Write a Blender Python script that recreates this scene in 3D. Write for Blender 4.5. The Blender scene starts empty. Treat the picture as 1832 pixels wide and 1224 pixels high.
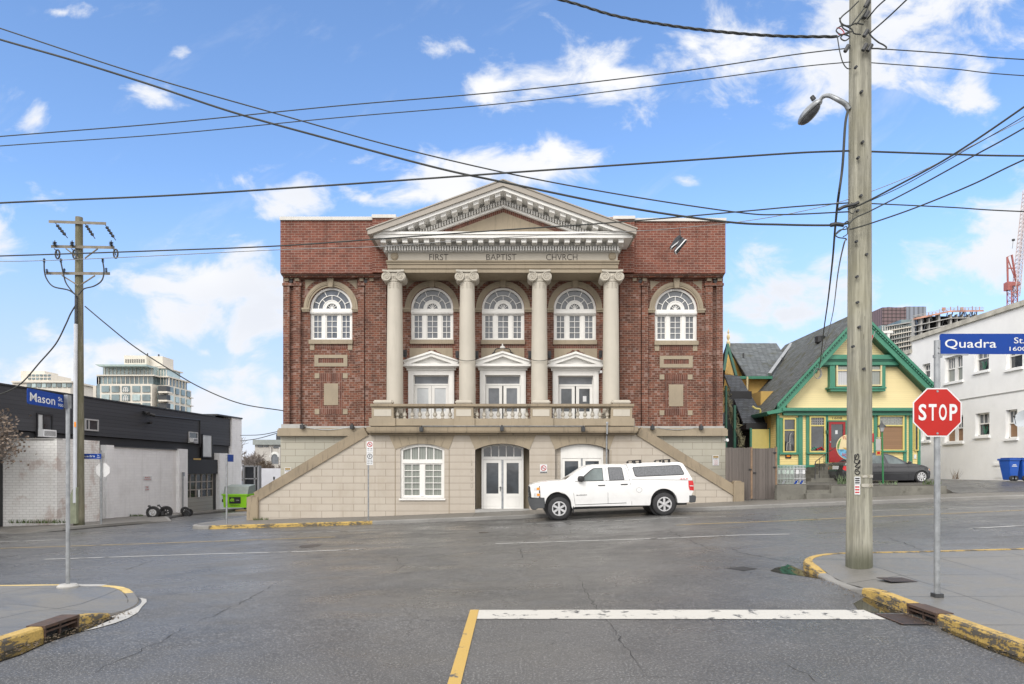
import bpy, bmesh, math, random
from mathutils import Vector, Matrix
from mathutils.geometry import tessellate_polygon
from math import sin, cos, pi, radians, atan2, sqrt, hypot
random.seed(7)
SC = bpy.context.scene
COL = SC.collection
F = 1221.3          # focal length of the photograph in its own pixels
H = 1.85            # camera height
# ------------------------------------------------------------------ camera
cd = bpy.data.cameras.new('camera'); cam = bpy.data.objects.new('camera', cd); COL.objects.link(cam)
cd.sensor_width = 36; cd.lens = 24; cd.shift_y = 228/1832
cam.location = (0, 0, H); cam.rotation_euler = (pi/2, 0, 0)
cd.clip_start = 0.1; cd.clip_end = 6000
SC.camera = cam
# ------------------------------------------------------------------ light
SUN_EL, SUN_AZ = radians(38), radians(-150)     # azimuth from +Y towards +X: behind the camera, to the left
SKY_STRENGTH = 0.13
sl = bpy.data.lights.new('sun', 'SUN'); sl.energy = 1.5; sl.angle = radians(24); sl.color = (1, .96, .90)
sun = bpy.data.objects.new('sun', sl); COL.objects.link(sun)
sd = Vector((sin(SUN_AZ)*cos(SUN_EL), cos(SUN_AZ)*cos(SUN_EL), sin(SUN_EL)))
sun.rotation_euler = sd.to_track_quat('Z', 'Y').to_euler(); sun.location = (0, -20, 40)
SC.view_settings.view_transform = 'Standard'; SC.view_settings.look = 'None'
SC.view_settings.gamma = 1; SC.view_settings.exposure = 0.35
try: SC.view_settings.use_curve_mapping = False
except Exception: pass

class NT:
    """tiny node-tree writer"""
    def __init__(s, tree): s.t = tree; s.n = tree.nodes; s.l = tree.links
    def node(s, typ, **kw):
        n = s.n.new(typ)
        for k, v in kw.items(): setattr(n, k, v)
        return n
    def put(s, sock, v):
        if v is None: return
        if isinstance(v, bpy.types.NodeSocket): s.l.new(v, sock)
        else:
            if isinstance(v, (tuple, list)) and len(v) == 3 and sock.type == 'RGBA': v = (*v, 1)
            sock.default_value = v
    def math(s, op, a, b=None, c=None, clamp=False):
        n = s.node('ShaderNodeMath', operation=op, use_clamp=clamp)
        s.put(n.inputs[0], a); s.put(n.inputs[1], b); s.put(n.inputs[2], c)
        return n.outputs[0]
    def vmath(s, op, a, b=None, c=None):
        n = s.node('ShaderNodeVectorMath', operation=op)
        s.put(n.inputs[0], a); s.put(n.inputs[1], b)
        if c is not None: s.put(n.inputs[2], c)
        return n.outputs['Value'] if op in ('LENGTH', 'DOT_PRODUCT') else n.outputs[0]
    def sep(s, v):
        n = s.node('ShaderNodeSeparateXYZ'); s.put(n.inputs[0], v); return n.outputs
    def comb(s, x, y, z):
        n = s.node('ShaderNodeCombineXYZ'); s.put(n.inputs[0], x); s.put(n.inputs[1], y); s.put(n.inputs[2], z); return n.outputs[0]
    def noise(s, vec, scale, detail=4, rough=.55, dist=0):
        n = s.node('ShaderNodeTexNoise'); s.put(n.inputs['Vector'], vec)
        n.inputs['Scale'].default_value = scale; n.inputs['Detail'].default_value = detail
        n.inputs['Roughness'].default_value = rough; n.inputs['Distortion'].default_value = dist
        return n.outputs['Fac']
    def mix(s, f, a, b, mode='MIX'):
        n = s.node('ShaderNodeMix', data_type='RGBA', blend_type=mode)
        s.put(n.inputs[0], f); s.put(n.inputs[6], a); s.put(n.inputs[7], b)
        return n.outputs[2]
    def ramp(s, v, a, b, lo=0, hi=1, smooth=True):
        n = s.node('ShaderNodeMapRange'); n.interpolation_type = 'SMOOTHSTEP' if smooth else 'LINEAR'
        s.put(n.inputs[0], v); s.put(n.inputs[1], a); s.put(n.inputs[2], b); s.put(n.inputs[3], lo); s.put(n.inputs[4], hi)
        return n.outputs[0]

# ------------------------------------------------------------------ sky with broken clouds
W = bpy.data.worlds.new('World'); SC.world = W; W.use_nodes = True
wt = NT(W.node_tree); wt.n.clear()
sky = wt.node('ShaderNodeTexSky', sky_type='NISHITA'); sky.sun_disc = False
sky.sun_elevation = SUN_EL; sky.sun_rotation = SUN_AZ; sky.altitude = 50; sky.air_density = 1.0; sky.dust_density = .4; sky.ozone_density = 2.0
tc = wt.node('ShaderNodeTexCoord'); d = tc.outputs['Generated']
sx, sy, sz = wt.sep(d)
ay = wt.math('MAXIMUM', wt.math('ABSOLUTE', sy), .02)
ga = wt.math('DIVIDE', sx, ay); gb = wt.math('DIVIDE', sz, ay)
g = wt.comb(ga, gb, 0)
nz = wt.noise(wt.comb(wt.math('MULTIPLY', ga, 1.0), wt.math('MULTIPLY', gb, 1.5), wt.math('MULTIPLY', sy, .3)), 9, 9, .60, .35)
nz2 = wt.noise(wt.comb(ga, wt.math('MULTIPLY', gb, 1.3), 3.7), 2.6, 3, .5)
CL = [ # cloud masses: where they stand in the sky (bearing, height) and how wide; px of the photograph, turned into slopes
 (1450,112,165,52,1),(1600,45,200,60,1),(1740,55,120,50,.9),(1375,125,90,40,.9),(1560,110,120,50,1),(1735,160,60,55,.72),
 (1010,140,120,48,1),(900,150,75,32,.95),(1100,138,80,32,.95),(815,92,36,22,.85),
 (545,352,85,34,1),(500,372,45,22,.95),(830,318,130,48,1),(740,350,75,34,.95),(1000,268,55,28,1),(940,300,110,34,1),(780,290,45,25,.9),(650,360,40,24,.8),
 (1228,322,48,20,.8),(320,96,28,20,.72),(160,205,32,22,.7),(68,215,28,26,.8),(270,168,58,16,.72),(110,22,50,12,.6),
 (380,500,140,48,1),(450,455,75,28,.95),(330,578,120,36,1),(460,560,80,55,1),(300,545,60,25,.9),(450,625,60,24,.85),(430,668,62,22,.9),(367,632,28,16,.85),(492,682,32,22,.85),
 (200,628,90,34,.8),(110,655,130,38,.8),(90,600,70,25,.7),(60,700,120,40,.7),(300,720,260,50,.62),
 (1395,512,115,46,1),(1325,492,50,28,.9),(1475,480,70,32,.95),(1530,500,60,40,.9),(1745,472,95,46,1),(1800,430,80,56,1),(1690,490,65,24,.95),(1860,400,60,60,1),
 (1303,600,28,20,.85),(1420,560,120,30,.7),(1600,560,90,30,.62),(1500,690,300,60,.6),
 (2060,300,160,110,1),(2300,500,260,120,1),(-200,420,170,80,1),(-420,150,200,90,1),(-700,560,260,110,1),(900,-260,260,90,1),(200,-200,180,70,.9),(1700,-160,240,90,1)]
mn = None
for (px, py, rx, ry, s) in CL:
    a, b = (px-916)/F, (840-py)/F; ra, rb = rx/F*1.35, ry/F*1.45; s = s+(.10 if px > 1300 and py < 130 else 0)-(.08 if rx > 90 else .20)-(.12 if rx < 45 else 0)
    v = wt.vmath('MULTIPLY_ADD', g, (1/ra, 1/rb, 0), (-a/ra, -b/rb, 0))
    ln = wt.vmath('LENGTH', v)
    val = wt.math('SUBTRACT', s, ln)
    mn = val if mn is None else wt.math('MAXIMUM', mn, val)
streak = wt.noise(wt.comb(wt.math('ADD', ga, wt.math('MULTIPLY', gb, 1.2)), wt.math('SUBTRACT', wt.math('MULTIPLY', gb, 3.2), wt.math('MULTIPLY', ga, 2.2)), 1.3), 3.0, 6, .6, .4)
dens = wt.math('ADD', mn, wt.math('MULTIPLY', wt.math('SUBTRACT', nz, .5), 4.8))
cm = wt.ramp(dens, -.22, .85)
wisp = wt.math('MULTIPLY', wt.ramp(streak, .56, .80), .28)
back = wt.math('MULTIPLY', wt.ramp(wt.noise(d, 2.4, 6, .6), .30, .48), wt.math('MAXIMUM', wt.math('MAXIMUM', wt.ramp(sy, .15, -.15), wt.ramp(wt.math('ABSOLUTE', ga), .95, 1.5)), wt.ramp(sz, .60, .74)))  # cloud cover added out of view: behind the camera, far sides, zenith
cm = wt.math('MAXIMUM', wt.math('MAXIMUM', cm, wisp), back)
haze = wt.ramp(gb, .0, .46, .60, 0.0)
hs = wt.node('ShaderNodeHueSaturation'); hs.inputs['Saturation'].default_value = 1.0; wt.put(hs.inputs['Color'], sky.outputs[0])
base = wt.mix(1.0, hs.outputs[0], wt.mix(wt.ramp(gb, .02, .40), (1.06, .98, 1.13, 1), (1.22, 1.38, 1.58, 1)), 'MULTIPLY')
base = wt.mix(haze, base, (3.85, 4.5, 5.9, 1))
ccol = wt.mix(wt.ramp(nz2, .35, .7), (5.1, 5.3, 5.75, 1), (6.3, 6.3, 6.4, 1))
ccol = wt.mix(wt.ramp(dens, .2, 1.2), (5.5, 5.7, 6.1, 1), ccol)
ccol = wt.mix(back, ccol, (11.8, 11.5, 11.2, 1))  # the added unseen clouds are brighter than the visible ones, to light ground and walls
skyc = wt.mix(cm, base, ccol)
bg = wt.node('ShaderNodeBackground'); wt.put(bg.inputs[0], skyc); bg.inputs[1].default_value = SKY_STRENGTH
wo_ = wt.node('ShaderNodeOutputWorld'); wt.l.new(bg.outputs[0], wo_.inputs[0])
SKYBASE = base

# ------------------------------------------------------------------ pixel -> place helpers (true distances, given per thing)
def X(px, y): return (px-916)/F*y
def Z(py, y): return H+(840-py)/F*y
def P(px, py, y): return Vector((X(px, y), y, Z(py, y)))
GX = [(-400,-1.6),(-60,-1.25),(-30,-.95),(-22,-.72),(-15,-.50),(-11.5,-.42),(-5.5,-.25),(0,-.03),(1.5,.05),(5.5,.24),(7.5,.29),(12,.48),(19.5,.75),(40,1.25),(80,1.6),(400,1.6)]
def gx(x):
    for (a, za), (b, zb) in zip(GX, GX[1:]):
        if x <= b: return za+(zb-za)*max(0, (x-a))/(b-a)
    return GX[-1][1]
def sst(t): t = max(0, min(1, t)); return t*t*(3-2*t)
def G(x, y):
    z = gx(x)*sst((y-6)/11)
    if y > 28 and x < -9: z -= .02*(min(y, 60)-28)*sst((-9-x)/5)
    return z
RAMPS = [(-5.3, 9.45, .95), (4.85, 10.55, .75), (-15.8, 32.6, 1.6), (-18.9, 26.0, .9)]
def HS(x, y, h=.13):
    k = 1
    for (a, b, r) in RAMPS:
        k = min(k, 1-math.exp(-(((x-a)**2+(y-b)**2)/r**2)**2*.9))
    return G(x, y)+.012+(h-.012)*k
def GP(px, py, hf=G):
    a = (px-916)/F; v = (py-840)/F; y = 15.0
    for _ in range(60):
        yn = (H-hf(a*y, y))/v; y = .5*y+.5*yn
    return Vector((a*y, y, hf(a*y, y)))

# ------------------------------------------------------------------ mesh builder
ORIG = {}
class MB:
    def __init__(s, M=None): s.v = []; s.f = []; s.M = M
    def add(s, vs, fs):
        o = len(s.v)
        for p in vs:
            p = Vector(p); s.v.append(s.M @ p if s.M else p)
        s.f += [tuple(i+o for i in f) for f in fs]; return s
    def box(s, x0, x1, y0, y1, z0, z1):
        return s.add([(x0,y0,z0),(x1,y0,z0),(x1,y1,z0),(x0,y1,z0),(x0,y0,z1),(x1,y0,z1),(x1,y1,z1),(x0,y1,z1)],
            [(0,3,2,1),(4,5,6,7),(0,1,5,4),(1,2,6,5),(2,3,7,6),(3,0,4,7)])
    def pbox(s, x0, x1, z1, z0, y0, y1):
        """box whose front face (at depth y0) spans these photo pixels"""
        return s.box(X(x0,y0), X(x1,y0), y0, y1, Z(z0,y0), Z(z1,y0))
    def prism(s, pts, a, b, ax='y', holes=()):
        def m(p, t):
            return {'y': (p[0], t, p[1]), 'x': (t, p[0], p[1]), 'z': (p[0], p[1], t)}[ax]
        loops = [list(pts)]+[list(h) for h in holes]
        allp = [p for l in loops for p in l]
        n = len(allp)
        vs = [m(p, a) for p in allp]+[m(p, b) for p in allp]
        if holes:
            tri = tessellate_polygon([[Vector((p[0], p[1], 0)) for p in l] for l in loops])
            fs = [tuple(t) for t in tri]+[tuple(i+n for i in reversed(t)) for t in tri]
        else:
            fs = [tuple(range(n)), tuple(range(2*n-1, n-1, -1))]
        o = 0
        for l in loops:
            k = len(l)
            for i in range(k):
                j = (i+1) % k; fs.append((o+i, o+j, o+j+n, o+i+n))
            o += k
        return s.add(vs, fs)
    def cone(s, p0, p1, r0, r1, n=10, cap=True):
        p0, p1 = Vector(p0), Vector(p1); d = (p1-p0)
        if d.length < 1e-6: return s
        d.normalize(); u = d.orthogonal().normalized(); w = d.cross(u)
        vs = [p0+(u*cos(2*pi*i/n)+w*sin(2*pi*i/n))*r0 for i in range(n)]+[p1+(u*cos(2*pi*i/n)+w*sin(2*pi*i/n))*r1 for i in range(n)]
        fs = [(i, (i+1) % n, (i+1) % n+n, i+n) for i in range(n)]
        if cap: fs += [tuple(range(n-1, -1, -1)), tuple(range(n, 2*n))]
        return s.add(vs, fs)
    def tube(s, pts, r, n=6, closed=False):
        pts = [Vector(p) for p in pts]; k = len(pts); vs = []; fs = []
        rr = r if isinstance(r, (list, tuple)) else [r]*k
        u = None
        for i, p in enumerate(pts):
            a = pts[max(i-1, 0)]; b = pts[min(i+1, k-1)]; d = (b-a)
            if d.length < 1e-9: d = Vector((0, 0, 1))
            d.normalize()
            if u is None: u = d.orthogonal().normalized()
            u = (u-d*u.dot(d)); u = u.normalized() if u.length > 1e-6 else d.orthogonal().normalized()
            w = d.cross(u)
            vs += [p+(u*cos(2*pi*j/n)+w*sin(2*pi*j/n))*rr[i] for j in range(n)]
        for i in range(k-1):
            for j in range(n): fs.append((i*n+j, i*n+(j+1) % n, (i+1)*n+(j+1) % n, (i+1)*n+j))
        fs += [tuple(range(n-1, -1, -1)), tuple(range((k-1)*n, k*n))]
        return s.add(vs, fs)
    def lathe(s, c, prof, n=16, sq=False):
        vs = []; fs = []; k = len(prof)
        for (r, z) in prof:
            vs += [(c[0]+r*cos(2*pi*j/n+pi/n), c[1]+r*sin(2*pi*j/n+pi/n), c[2]+z) for j in range(n)]
        for i in range(k-1):
            for j in range(n): fs.append((i*n+j, i*n+(j+1) % n, (i+1)*n+(j+1) % n, (i+1)*n+j))
        fs += [tuple(range(n-1, -1, -1)), tuple(range((k-1)*n, k*n))]
        return s.add(vs, fs)
    def band(s, cx, cz, r0, r1, a0, a1, y0, y1, n=20):
        """arc band (annulus sector) facing y; angles in degrees"""
        a0, a1 = radians(a0), radians(a1)
        o = [(cx+r1*cos(a0+(a1-a0)*i/n), cz+r1*sin(a0+(a1-a0)*i/n)) for i in range(n+1)]
        i_ = [(cx+r0*cos(a1-(a1-a0)*i/n), cz+r0*sin(a1-(a1-a0)*i/n)) for i in range(n+1)]
        for k in range(n):
            q = [o[k], o[k+1], i_[n-k-1], i_[n-k]]
            s.prism(q, y0, y1)
        return s
    def spoke(s, cx, cz, a, r0, r1, w, y0, y1):
        a = radians(a); d = Vector((cos(a), sin(a))); q = Vector((-sin(a), cos(a)))*w/2; c = Vector((cx, cz))
        return s.prism([c+d*r0-q, c+d*r1-q, c+d*r1+q, c+d*r0+q], y0, y1)
    def build(s, name, mat, parent=None, smooth=False, origin=None, bevel=0):
        o0 = Vector(origin) if origin is not None else (ORIG.get(parent.name, Vector()) if parent else Vector())
        me = bpy.data.meshes.new(name); me.from_pydata([tuple(v-o0) for v in s.v], [], s.f)
        bm = bmesh.new(); bm.from_mesh(me)
        bmesh.ops.recalc_face_normals(bm, faces=bm.faces)
        if bevel:
            bmesh.ops.remove_doubles(bm, verts=bm.verts, dist=1e-5)
            es = [e for e in bm.edges if len(e.link_faces) == 2 and e.calc_face_angle(0) > .5]
            bmesh.ops.bevel(bm, geom=es, offset=bevel, segments=2, affect='EDGES', clamp_overlap=True)
        bm.to_mesh(me); bm.free()
        if smooth:
            for p in me.polygons: p.use_smooth = True
            try: me.set_sharp_from_angle(angle=radians(38))
            except Exception: pass
        o = bpy.data.objects.new(name, me); COL.objects.link(o)
        if mat: me.materials.append(mat)
        if parent: o.parent = parent
        else: o.location = o0
        ORIG[o.name] = o0
        return o
def tag(o, label=None, cat=None, group=None, kind=None):
    if label: o['label'] = label
    if cat: o['category'] = cat
    if group: o['group'] = group
    if kind: o['kind'] = kind
    return o
def thing(name, label, cat, loc=(0, 0, 0), group=None):
    o = bpy.data.objects.new(name, None); COL.objects.link(o); o.location = loc; o.empty_display_size = .2
    ORIG[o.name] = Vector(loc); return tag(o, label, cat, group)
def place(root, loc, rz=0, ry=0, scale=1):
    root.location = loc; root.rotation_euler = (0, ry, rz)
def copy_tree(o, parent=None):
    c = o.copy(); COL.objects.link(c)
    if parent: c.parent = parent
    for ch in list(o.children): copy_tree(ch, c)
    return c
def crom(pts, n=8):
    pts = [Vector(p) for p in pts]; out = []
    for i in range(len(pts)-1):
        p0 = pts[i-1] if i else pts[0]*2-pts[1]; p1 = pts[i]; p2 = pts[i+1]; p3 = pts[i+2] if i+2 < len(pts) else p2*2-p1
        for k in range(n):
            t = k/n
            out.append(.5*((2*p1)+(-p0+p2)*t+(2*p0-5*p1+4*p2-p3)*t*t+(-p0+3*p1-3*p2+p3)*t**3))
    return out+[pts[-1]]
def arch(x0, x1, zb, zs, zp, n=14):
    """opening outline with a segmental/round head: springing zs, crown zp"""
    w = (x1-x0)/2; r = (w*w+(zp-zs)**2)/(2*(zp-zs)); cx = (x0+x1)/2; cz = zp-r
    a0 = atan2(zs-cz, x1-cx); a1 = pi-a0
    return [(x0, zb), (x1, zb)]+[(cx+r*cos(a0+(a1-a0)*i/n), cz+r*sin(a0+(a1-a0)*i/n)) for i in range(n+1)]
def text(s, c, right, up, w, h, name, mat, parent, bold=0.0, label=None):
    """lettering laid on a face: centre c, unit vectors right/up, fitted to w x h"""
    cu = bpy.data.curves.new('t', 'FONT'); cu.body = s; cu.offset = bold; cu.resolution_u = 3
    ob = bpy.data.objects.new('t', cu); COL.objects.link(ob)
    bpy.context.view_layer.update()
    me = bpy.data.meshes.new_from_object(ob.evaluated_get(bpy.context.evaluated_depsgraph_get()))
    vs = [v.co.copy() for v in me.vertices]; fs = [tuple(p.vertices) for p in me.polygons]
    bpy.data.objects.remove(ob); bpy.data.curves.remove(cu); bpy.data.meshes.remove(me)
    if not vs: return None
    x0 = min(v.x for v in vs); x1 = max(v.x for v in vs); y0 = min(v.y for v in vs); y1 = max(v.y for v in vs)
    right, up, c = Vector(right), Vector(up), Vector(c)
    m = MB(); m.add([c+right*((v.x-x0)/(x1-x0)-.5)*w+up*((v.y-y0)/(y1-y0)-.5)*h for v in vs], fs)
    o = m.build(name, mat, parent)
    if label: o['label'] = label
    return o

# ------------------------------------------------------------------ materials
def newmat(name):
    m = bpy.data.materials.new(name); m.use_nodes = True; t = NT(m.node_tree)
    b = m.node_tree.nodes['Principled BSDF']; return m, t, b
def coords(t, o='Object'):
    return t.node('ShaderNodeTexCoord').outputs[o]
def setbump(t, b, h, strength, dist=.02):
    n = t.node('ShaderNodeBump'); n.inputs['Strength'].default_value = strength; n.inputs['Distance'].default_value = dist
    t.put(n.inputs['Height'], h); t.put(b.inputs['Normal'], n.outputs[0])
def pm(name, col, rough=.6, var=.12, scale=1.5, bump=0.0, bs=30, metal=0, spec=.5, dirt=None, damt=.35, streak=False, coat=0):
    m, t, b = newmat(name); c = coords(t)
    n1 = t.noise(c, scale, 6, .6)
    lo = tuple(max(0, x*(1-var)) for x in col); hi = tuple(min(1, x*(1+var)) for x in col)
    cc = t.mix(t.ramp(n1, .3, .7), lo, hi)
    if dirt:
        cv = c
        if streak:
            sx, sy, sz = t.sep(c); cv = t.comb(t.math('MULTIPLY', sx, 5), t.math('MULTIPLY', sy, 5), t.math('MULTIPLY', sz, .7))
        n2 = t.noise(cv, scale*1.7, 8, .7)
        cc = t.mix(t.math('MULTIPLY', t.ramp(n2, .5, .75), damt), cc, dirt)
    t.put(b.inputs['Base Color'], cc)
    b.inputs['Metallic'].default_value = metal; b.inputs['Specular IOR Level'].default_value = spec
    t.put(b.inputs['Roughness'], t.ramp(n1, .2, .8, max(.02, rough-.08), min(1, rough+.08)))
    if coat: b.inputs['Coat Weight'].default_value = coat; b.inputs['Coat Roughness'].default_value = .05
    if bump: setbump(t, b, t.noise(c, bs, 5, .6), bump, .01)
    return m
def brickmat(name, c1, c2, mortar, bw, bh, ms, rough=.85, bump=.5, blot=None, blamt=.4, vert=False, bias=0, dark=(.02,.012,.01), speck=0, offset=.5):
    m, t, b = newmat(name); c = coords(t); sx, sy, sz = t.sep(c)
    u = t.math('ADD', sx, sy); vec = t.comb(u, sz, 0)
    if vert: vec = t.comb(sz, u, 0)
    n = t.node('ShaderNodeTexBrick'); t.put(n.inputs['Vector'], vec); n.offset = offset
    t.put(n.inputs['Color1'], c1); t.put(n.inputs['Color2'], c2); t.put(n.inputs['Mortar'], mortar)
    n.inputs['Scale'].default_value = 1; n.inputs['Mortar Size'].default_value = ms; n.inputs['Mortar Smooth'].default_value = .15
    n.inputs['Brick Width'].default_value = bw; n.inputs['Row Height'].default_value = bh; n.inputs['Bias'].default_value = bias
    cc = n.outputs['Color']
    if speck:
        # pale efflorescence / light headers scattered through the bond
        w = t.node('ShaderNodeTexWhiteNoise', noise_dimensions='2D')
        cell = t.vmath('FLOOR', t.vmath('DIVIDE', vec, (bw/2, bh, 1)))
        t.put(w.inputs['Vector'], cell)
        big = t.noise(c, .7, 3, .6)
        k = t.math('MULTIPLY', t.math('GREATER_THAN', t.math('ADD', w.outputs['Value'], t.math('MULTIPLY', big, .35)), 1.07), speck)
        cc = t.mix(k, cc, (.33, .24, .21))
    nn = t.noise(c, 1.1, 6, .6)
    cc = t.mix(t.math('MULTIPLY', t.ramp(nn, .45, .75), .35), cc, dark)
    if blot:
        n2 = t.noise(c, .9, 7, .7)
        cc = t.mix(t.math('MULTIPLY', t.ramp(n2, .52, .66), blamt), cc, blot)
    st = t.noise(t.comb(t.math('MULTIPLY', u, 1.6), t.math('MULTIPLY', sz, .16), 0), 1.6, 7, .65)
    cc = t.mix(t.math('MULTIPLY', t.ramp(st, .50, .68), .30), cc, dark)
    t.put(b.inputs['Base Color'], cc); b.inputs['Roughness'].default_value = rough
    b.inputs['Specular IOR Level'].default_value = .3
    h = t.math('ADD', t.math('MULTIPLY', n.outputs['Fac'], -1), t.math('MULTIPLY', t.noise(c, 25, 3), .4))
    setbump(t, b, h, bump, .012)
    return m
def boardmat(name, col, pitch, line=.12, rough=.6, var=.08, lk=.55, wood=0, ax='z'):
    m, t, b = newmat(name); c = coords(t); sx, sy, sz = t.sep(c)
    v = {'z': sz, 'x': t.math('ADD', sx, sy)}[ax]
    fr = t.math('FRACT', t.math('DIVIDE', v, pitch)); idx = t.math('FLOOR', t.math('DIVIDE', v, pitch))
    ln = t.math('LESS_THAN', fr, line)
    w = t.node('ShaderNodeTexWhiteNoise', noise_dimensions='1D'); t.put(w.inputs['W'], idx)
    n1 = t.noise(t.comb(t.math('MULTIPLY', sx, .8 if ax == 'z' else 9), t.math('MULTIPLY', sy, .8 if ax == 'z' else 9), t.math('MULTIPLY', sz, 9 if ax == 'z' else .8)), 1.6, 6, .65)
    k = t.math('ADD', t.math('MULTIPLY', w.outputs['Value'], .5), t.math('MULTIPLY', n1, .5))
    cc = t.mix(k, tuple(x*(1-var) for x in col), tuple(min(1, x*(1+var)) for x in col))
    cc = t.mix(t.math('MULTIPLY', ln, lk), cc, tuple(x*.25 for x in col))
    if wood: cc = t.mix(t.math('MULTIPLY', t.ramp(n1, .5, .7), wood), cc, tuple(x*.35 for x in col))
    t.put(b.inputs['Base Color'], cc); b.inputs['Roughness'].default_value = rough
    setbump(t, b, t.math('MULTIPLY', fr, -1), .5, .02)
    return m
def roofmat(name, col, moss=0, bw=.30, bh=.14):
    m, t, b = newmat(name); c = coords(t); sx, sy, sz = t.sep(c)
    vec = t.comb(t.math('ADD', sx, sy), t.math('MULTIPLY', sz, 1.35), 0)
    n = t.node('ShaderNodeTexBrick'); t.put(n.inputs['Vector'], vec)
    t.put(n.inputs['Color1'], tuple(x*1.25 for x in col)); t.put(n.inputs['Color2'], tuple(x*.75 for x in col)); t.put(n.inputs['Mortar'], tuple(x*.35 for x in col))
    n.inputs['Scale'].default_value = 1; n.inputs['Mortar Size'].default_value = .012
    n.inputs['Brick Width'].default_value = bw; n.inputs['Row Height'].default_value = bh
    cc = n.outputs['Color']
    if moss:
        k = t.ramp(t.noise(c, 1.5, 8, .72), .50, .68)
        cc = t.mix(t.math('MULTIPLY', k, moss), cc, (.055, .052, .018))
        k2 = t.ramp(t.noise(c, 3.1, 8, .75), .58, .70); cc = t.mix(t.math('MULTIPLY', k2, moss*.7), cc, (.10, .055, .03))
    t.put(b.inputs['Base Color'], cc); b.inputs['Roughness'].default_value = .85
    setbump(t, b, t.math('ADD', t.math('MULTIPLY', n.outputs['Fac'], -1), t.noise(c, 18, 4)), .8, .02)
    return m
def glassmat(name, col=(.035,.042,.05), rough=.06, spec=.8, var=.5, curtain=None):
    m, t, b = newmat(name); c = coords(t)
    n1 = t.noise(c, 1.3, 4, .6)
    cc = t.mix(t.ramp(n1, .3, .7), tuple(x*(1-var) for x in col), tuple(x*(1+var) for x in col))
    if curtain:
        sx, sy, sz = t.sep(c); f = t.math('SINE', t.math('MULTIPLY', t.math('ADD', sx, sy), 55))
        cc = t.mix(.85, cc, t.mix(t.ramp(f, -1, 1), tuple(x*.8 for x in curtain), curtain))
    t.put(b.inputs['Base Color'], cc); b.inputs['Roughness'].default_value = rough; b.inputs['Specular IOR Level'].default_value = spec
    setbump(t, b, t.noise(c, 1.2, 2), .06, .05)
    return m
M = {}
M['brick_up'] = brickmat('brick_upper', (.215,.075,.050), (.14,.050,.036), (.31,.22,.18), .30, .108, .010, blot=(.17,.065,.045), blamt=.45, speck=.12)
M['brick'] = brickmat('brick_lower', (.205,.078,.048), (.095,.040,.028), (.28,.21,.17), .25, .100, .0095, blot=(.075,.038,.032), blamt=.45, speck=.45)
M['brick_sold'] = brickmat('brick_soldier', (.175,.066,.044), (.09,.038,.028), (.25,.17,.14), .40, .085, .010, vert=True, offset=0, speck=.15)
M['brick_white'] = brickmat('painted_white_brick', (.84,.84,.845), (.80,.80,.81), (.77,.77,.78), .42, .16, .010, rough=.7, bump=.3, dark=(.58,.57,.56))
M['brick_worn'] = brickmat('worn_white_brick', (.84,.835,.82), (.78,.775,.76), (.60,.59,.58), .30, .115, .010, rough=.75, bump=.6, dark=(.60,.57,.54), blot=(.42,.30,.26), blamt=.6)
M['stone'] = brickmat('painted_block', (.46,.413,.35), (.435,.392,.335), (.235,.20,.165), .90, .295, .010, rough=.75, bump=.35, dark=(.33,.28,.22), offset=.5)
M['stone_b'] = brickmat('painted_block_back', (.42,.40,.335), (.40,.385,.325), (.21,.19,.155), .86, .295, .009, rough=.75, bump=.35, dark=(.34,.32,.26), offset=.5)
M['course'] = brickmat('painted_courses', (.45,.402,.342), (.435,.39,.332), (.235,.20,.165), 80, .295, .010, rough=.75, bump=.35, dark=(.34,.29,.23))
M['tan'] = pm('tan_stone_paint', (.30,.25,.18), .75, .10, .8, .25, 22, dirt=(.14,.115,.08), damt=.45, streak=True)
M['tan2'] = pm('weathered_ledge_paint', (.265,.215,.15), .8, .14, .9, .35, 20, dirt=(.07,.058,.045), damt=.75, streak=True)
M['cream'] = pm('cream_column_paint', (.47,.435,.37), .65, .06, .5, .2, 14, dirt=(.34,.31,.26), damt=.35, streak=True)
M['greige'] = pm('greige_moulding_paint', (.33,.30,.26), .6, .08, 1, .1)
M['wood_w'] = pm('white_trim_paint', (.74,.73,.70), .45, .05, 1.2, .1, 20, dirt=(.5,.48,.44), damt=.25, streak=True)
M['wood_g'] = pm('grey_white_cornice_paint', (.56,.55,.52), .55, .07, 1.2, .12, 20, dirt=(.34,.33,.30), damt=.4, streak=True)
M['letter'] = pm('incised_letter_shadow', (.06,.05,.045), .8, .1)
M['glass'] = glassmat('window_glass')
M['glass_grey'] = glassmat('grey_blind_glass', (.12,.13,.145), .12, .6, .25)
M['glass_curt'] = glassmat('curtained_glass', (.12,.13,.12), .1, .6, .3, curtain=(.27,.29,.26))
M['glass_white'] = glassmat('white_blind_glass', (.5,.52,.53), .15, .5, .1)
M['conc'] = pm('concrete', (.205,.20,.19), .75, .16, .7, .4, 25, dirt=(.09,.085,.075), damt=.5)
M['conc_l'] = pm('light_concrete', (.36,.355,.34), .7, .10, 1.2, .3, 30, dirt=(.2,.19,.18), damt=.4)
M['metal'] = pm('galvanised_steel', (.29,.305,.32), .42, .18, 9, .1, 50, metal=.6)
M['dmetal'] = pm('dark_metal', (.05,.052,.055), .5, .2, 4, .1, metal=.4)
M['black'] = pm('black_plastic', (.018,.018,.02), .5, .2, 3)
M['wire'] = pm('wire_sheath', (.035,.038,.036), .65, .25, 4)
M['wire_g'] = pm('light_wire', (.22,.22,.22), .6, .3, 6)
M['white'] = pm('white_reflective_sheet', (.64,.65,.66), .4, .03, 3)
M['blue'] = pm('blue_reflective_sheet', (.006,.045,.26), .5, .05, 3, spec=.2)
M['red'] = pm('red_reflective_sheet', (.42,.022,.018), .5, .05, 3, spec=.2)
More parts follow.
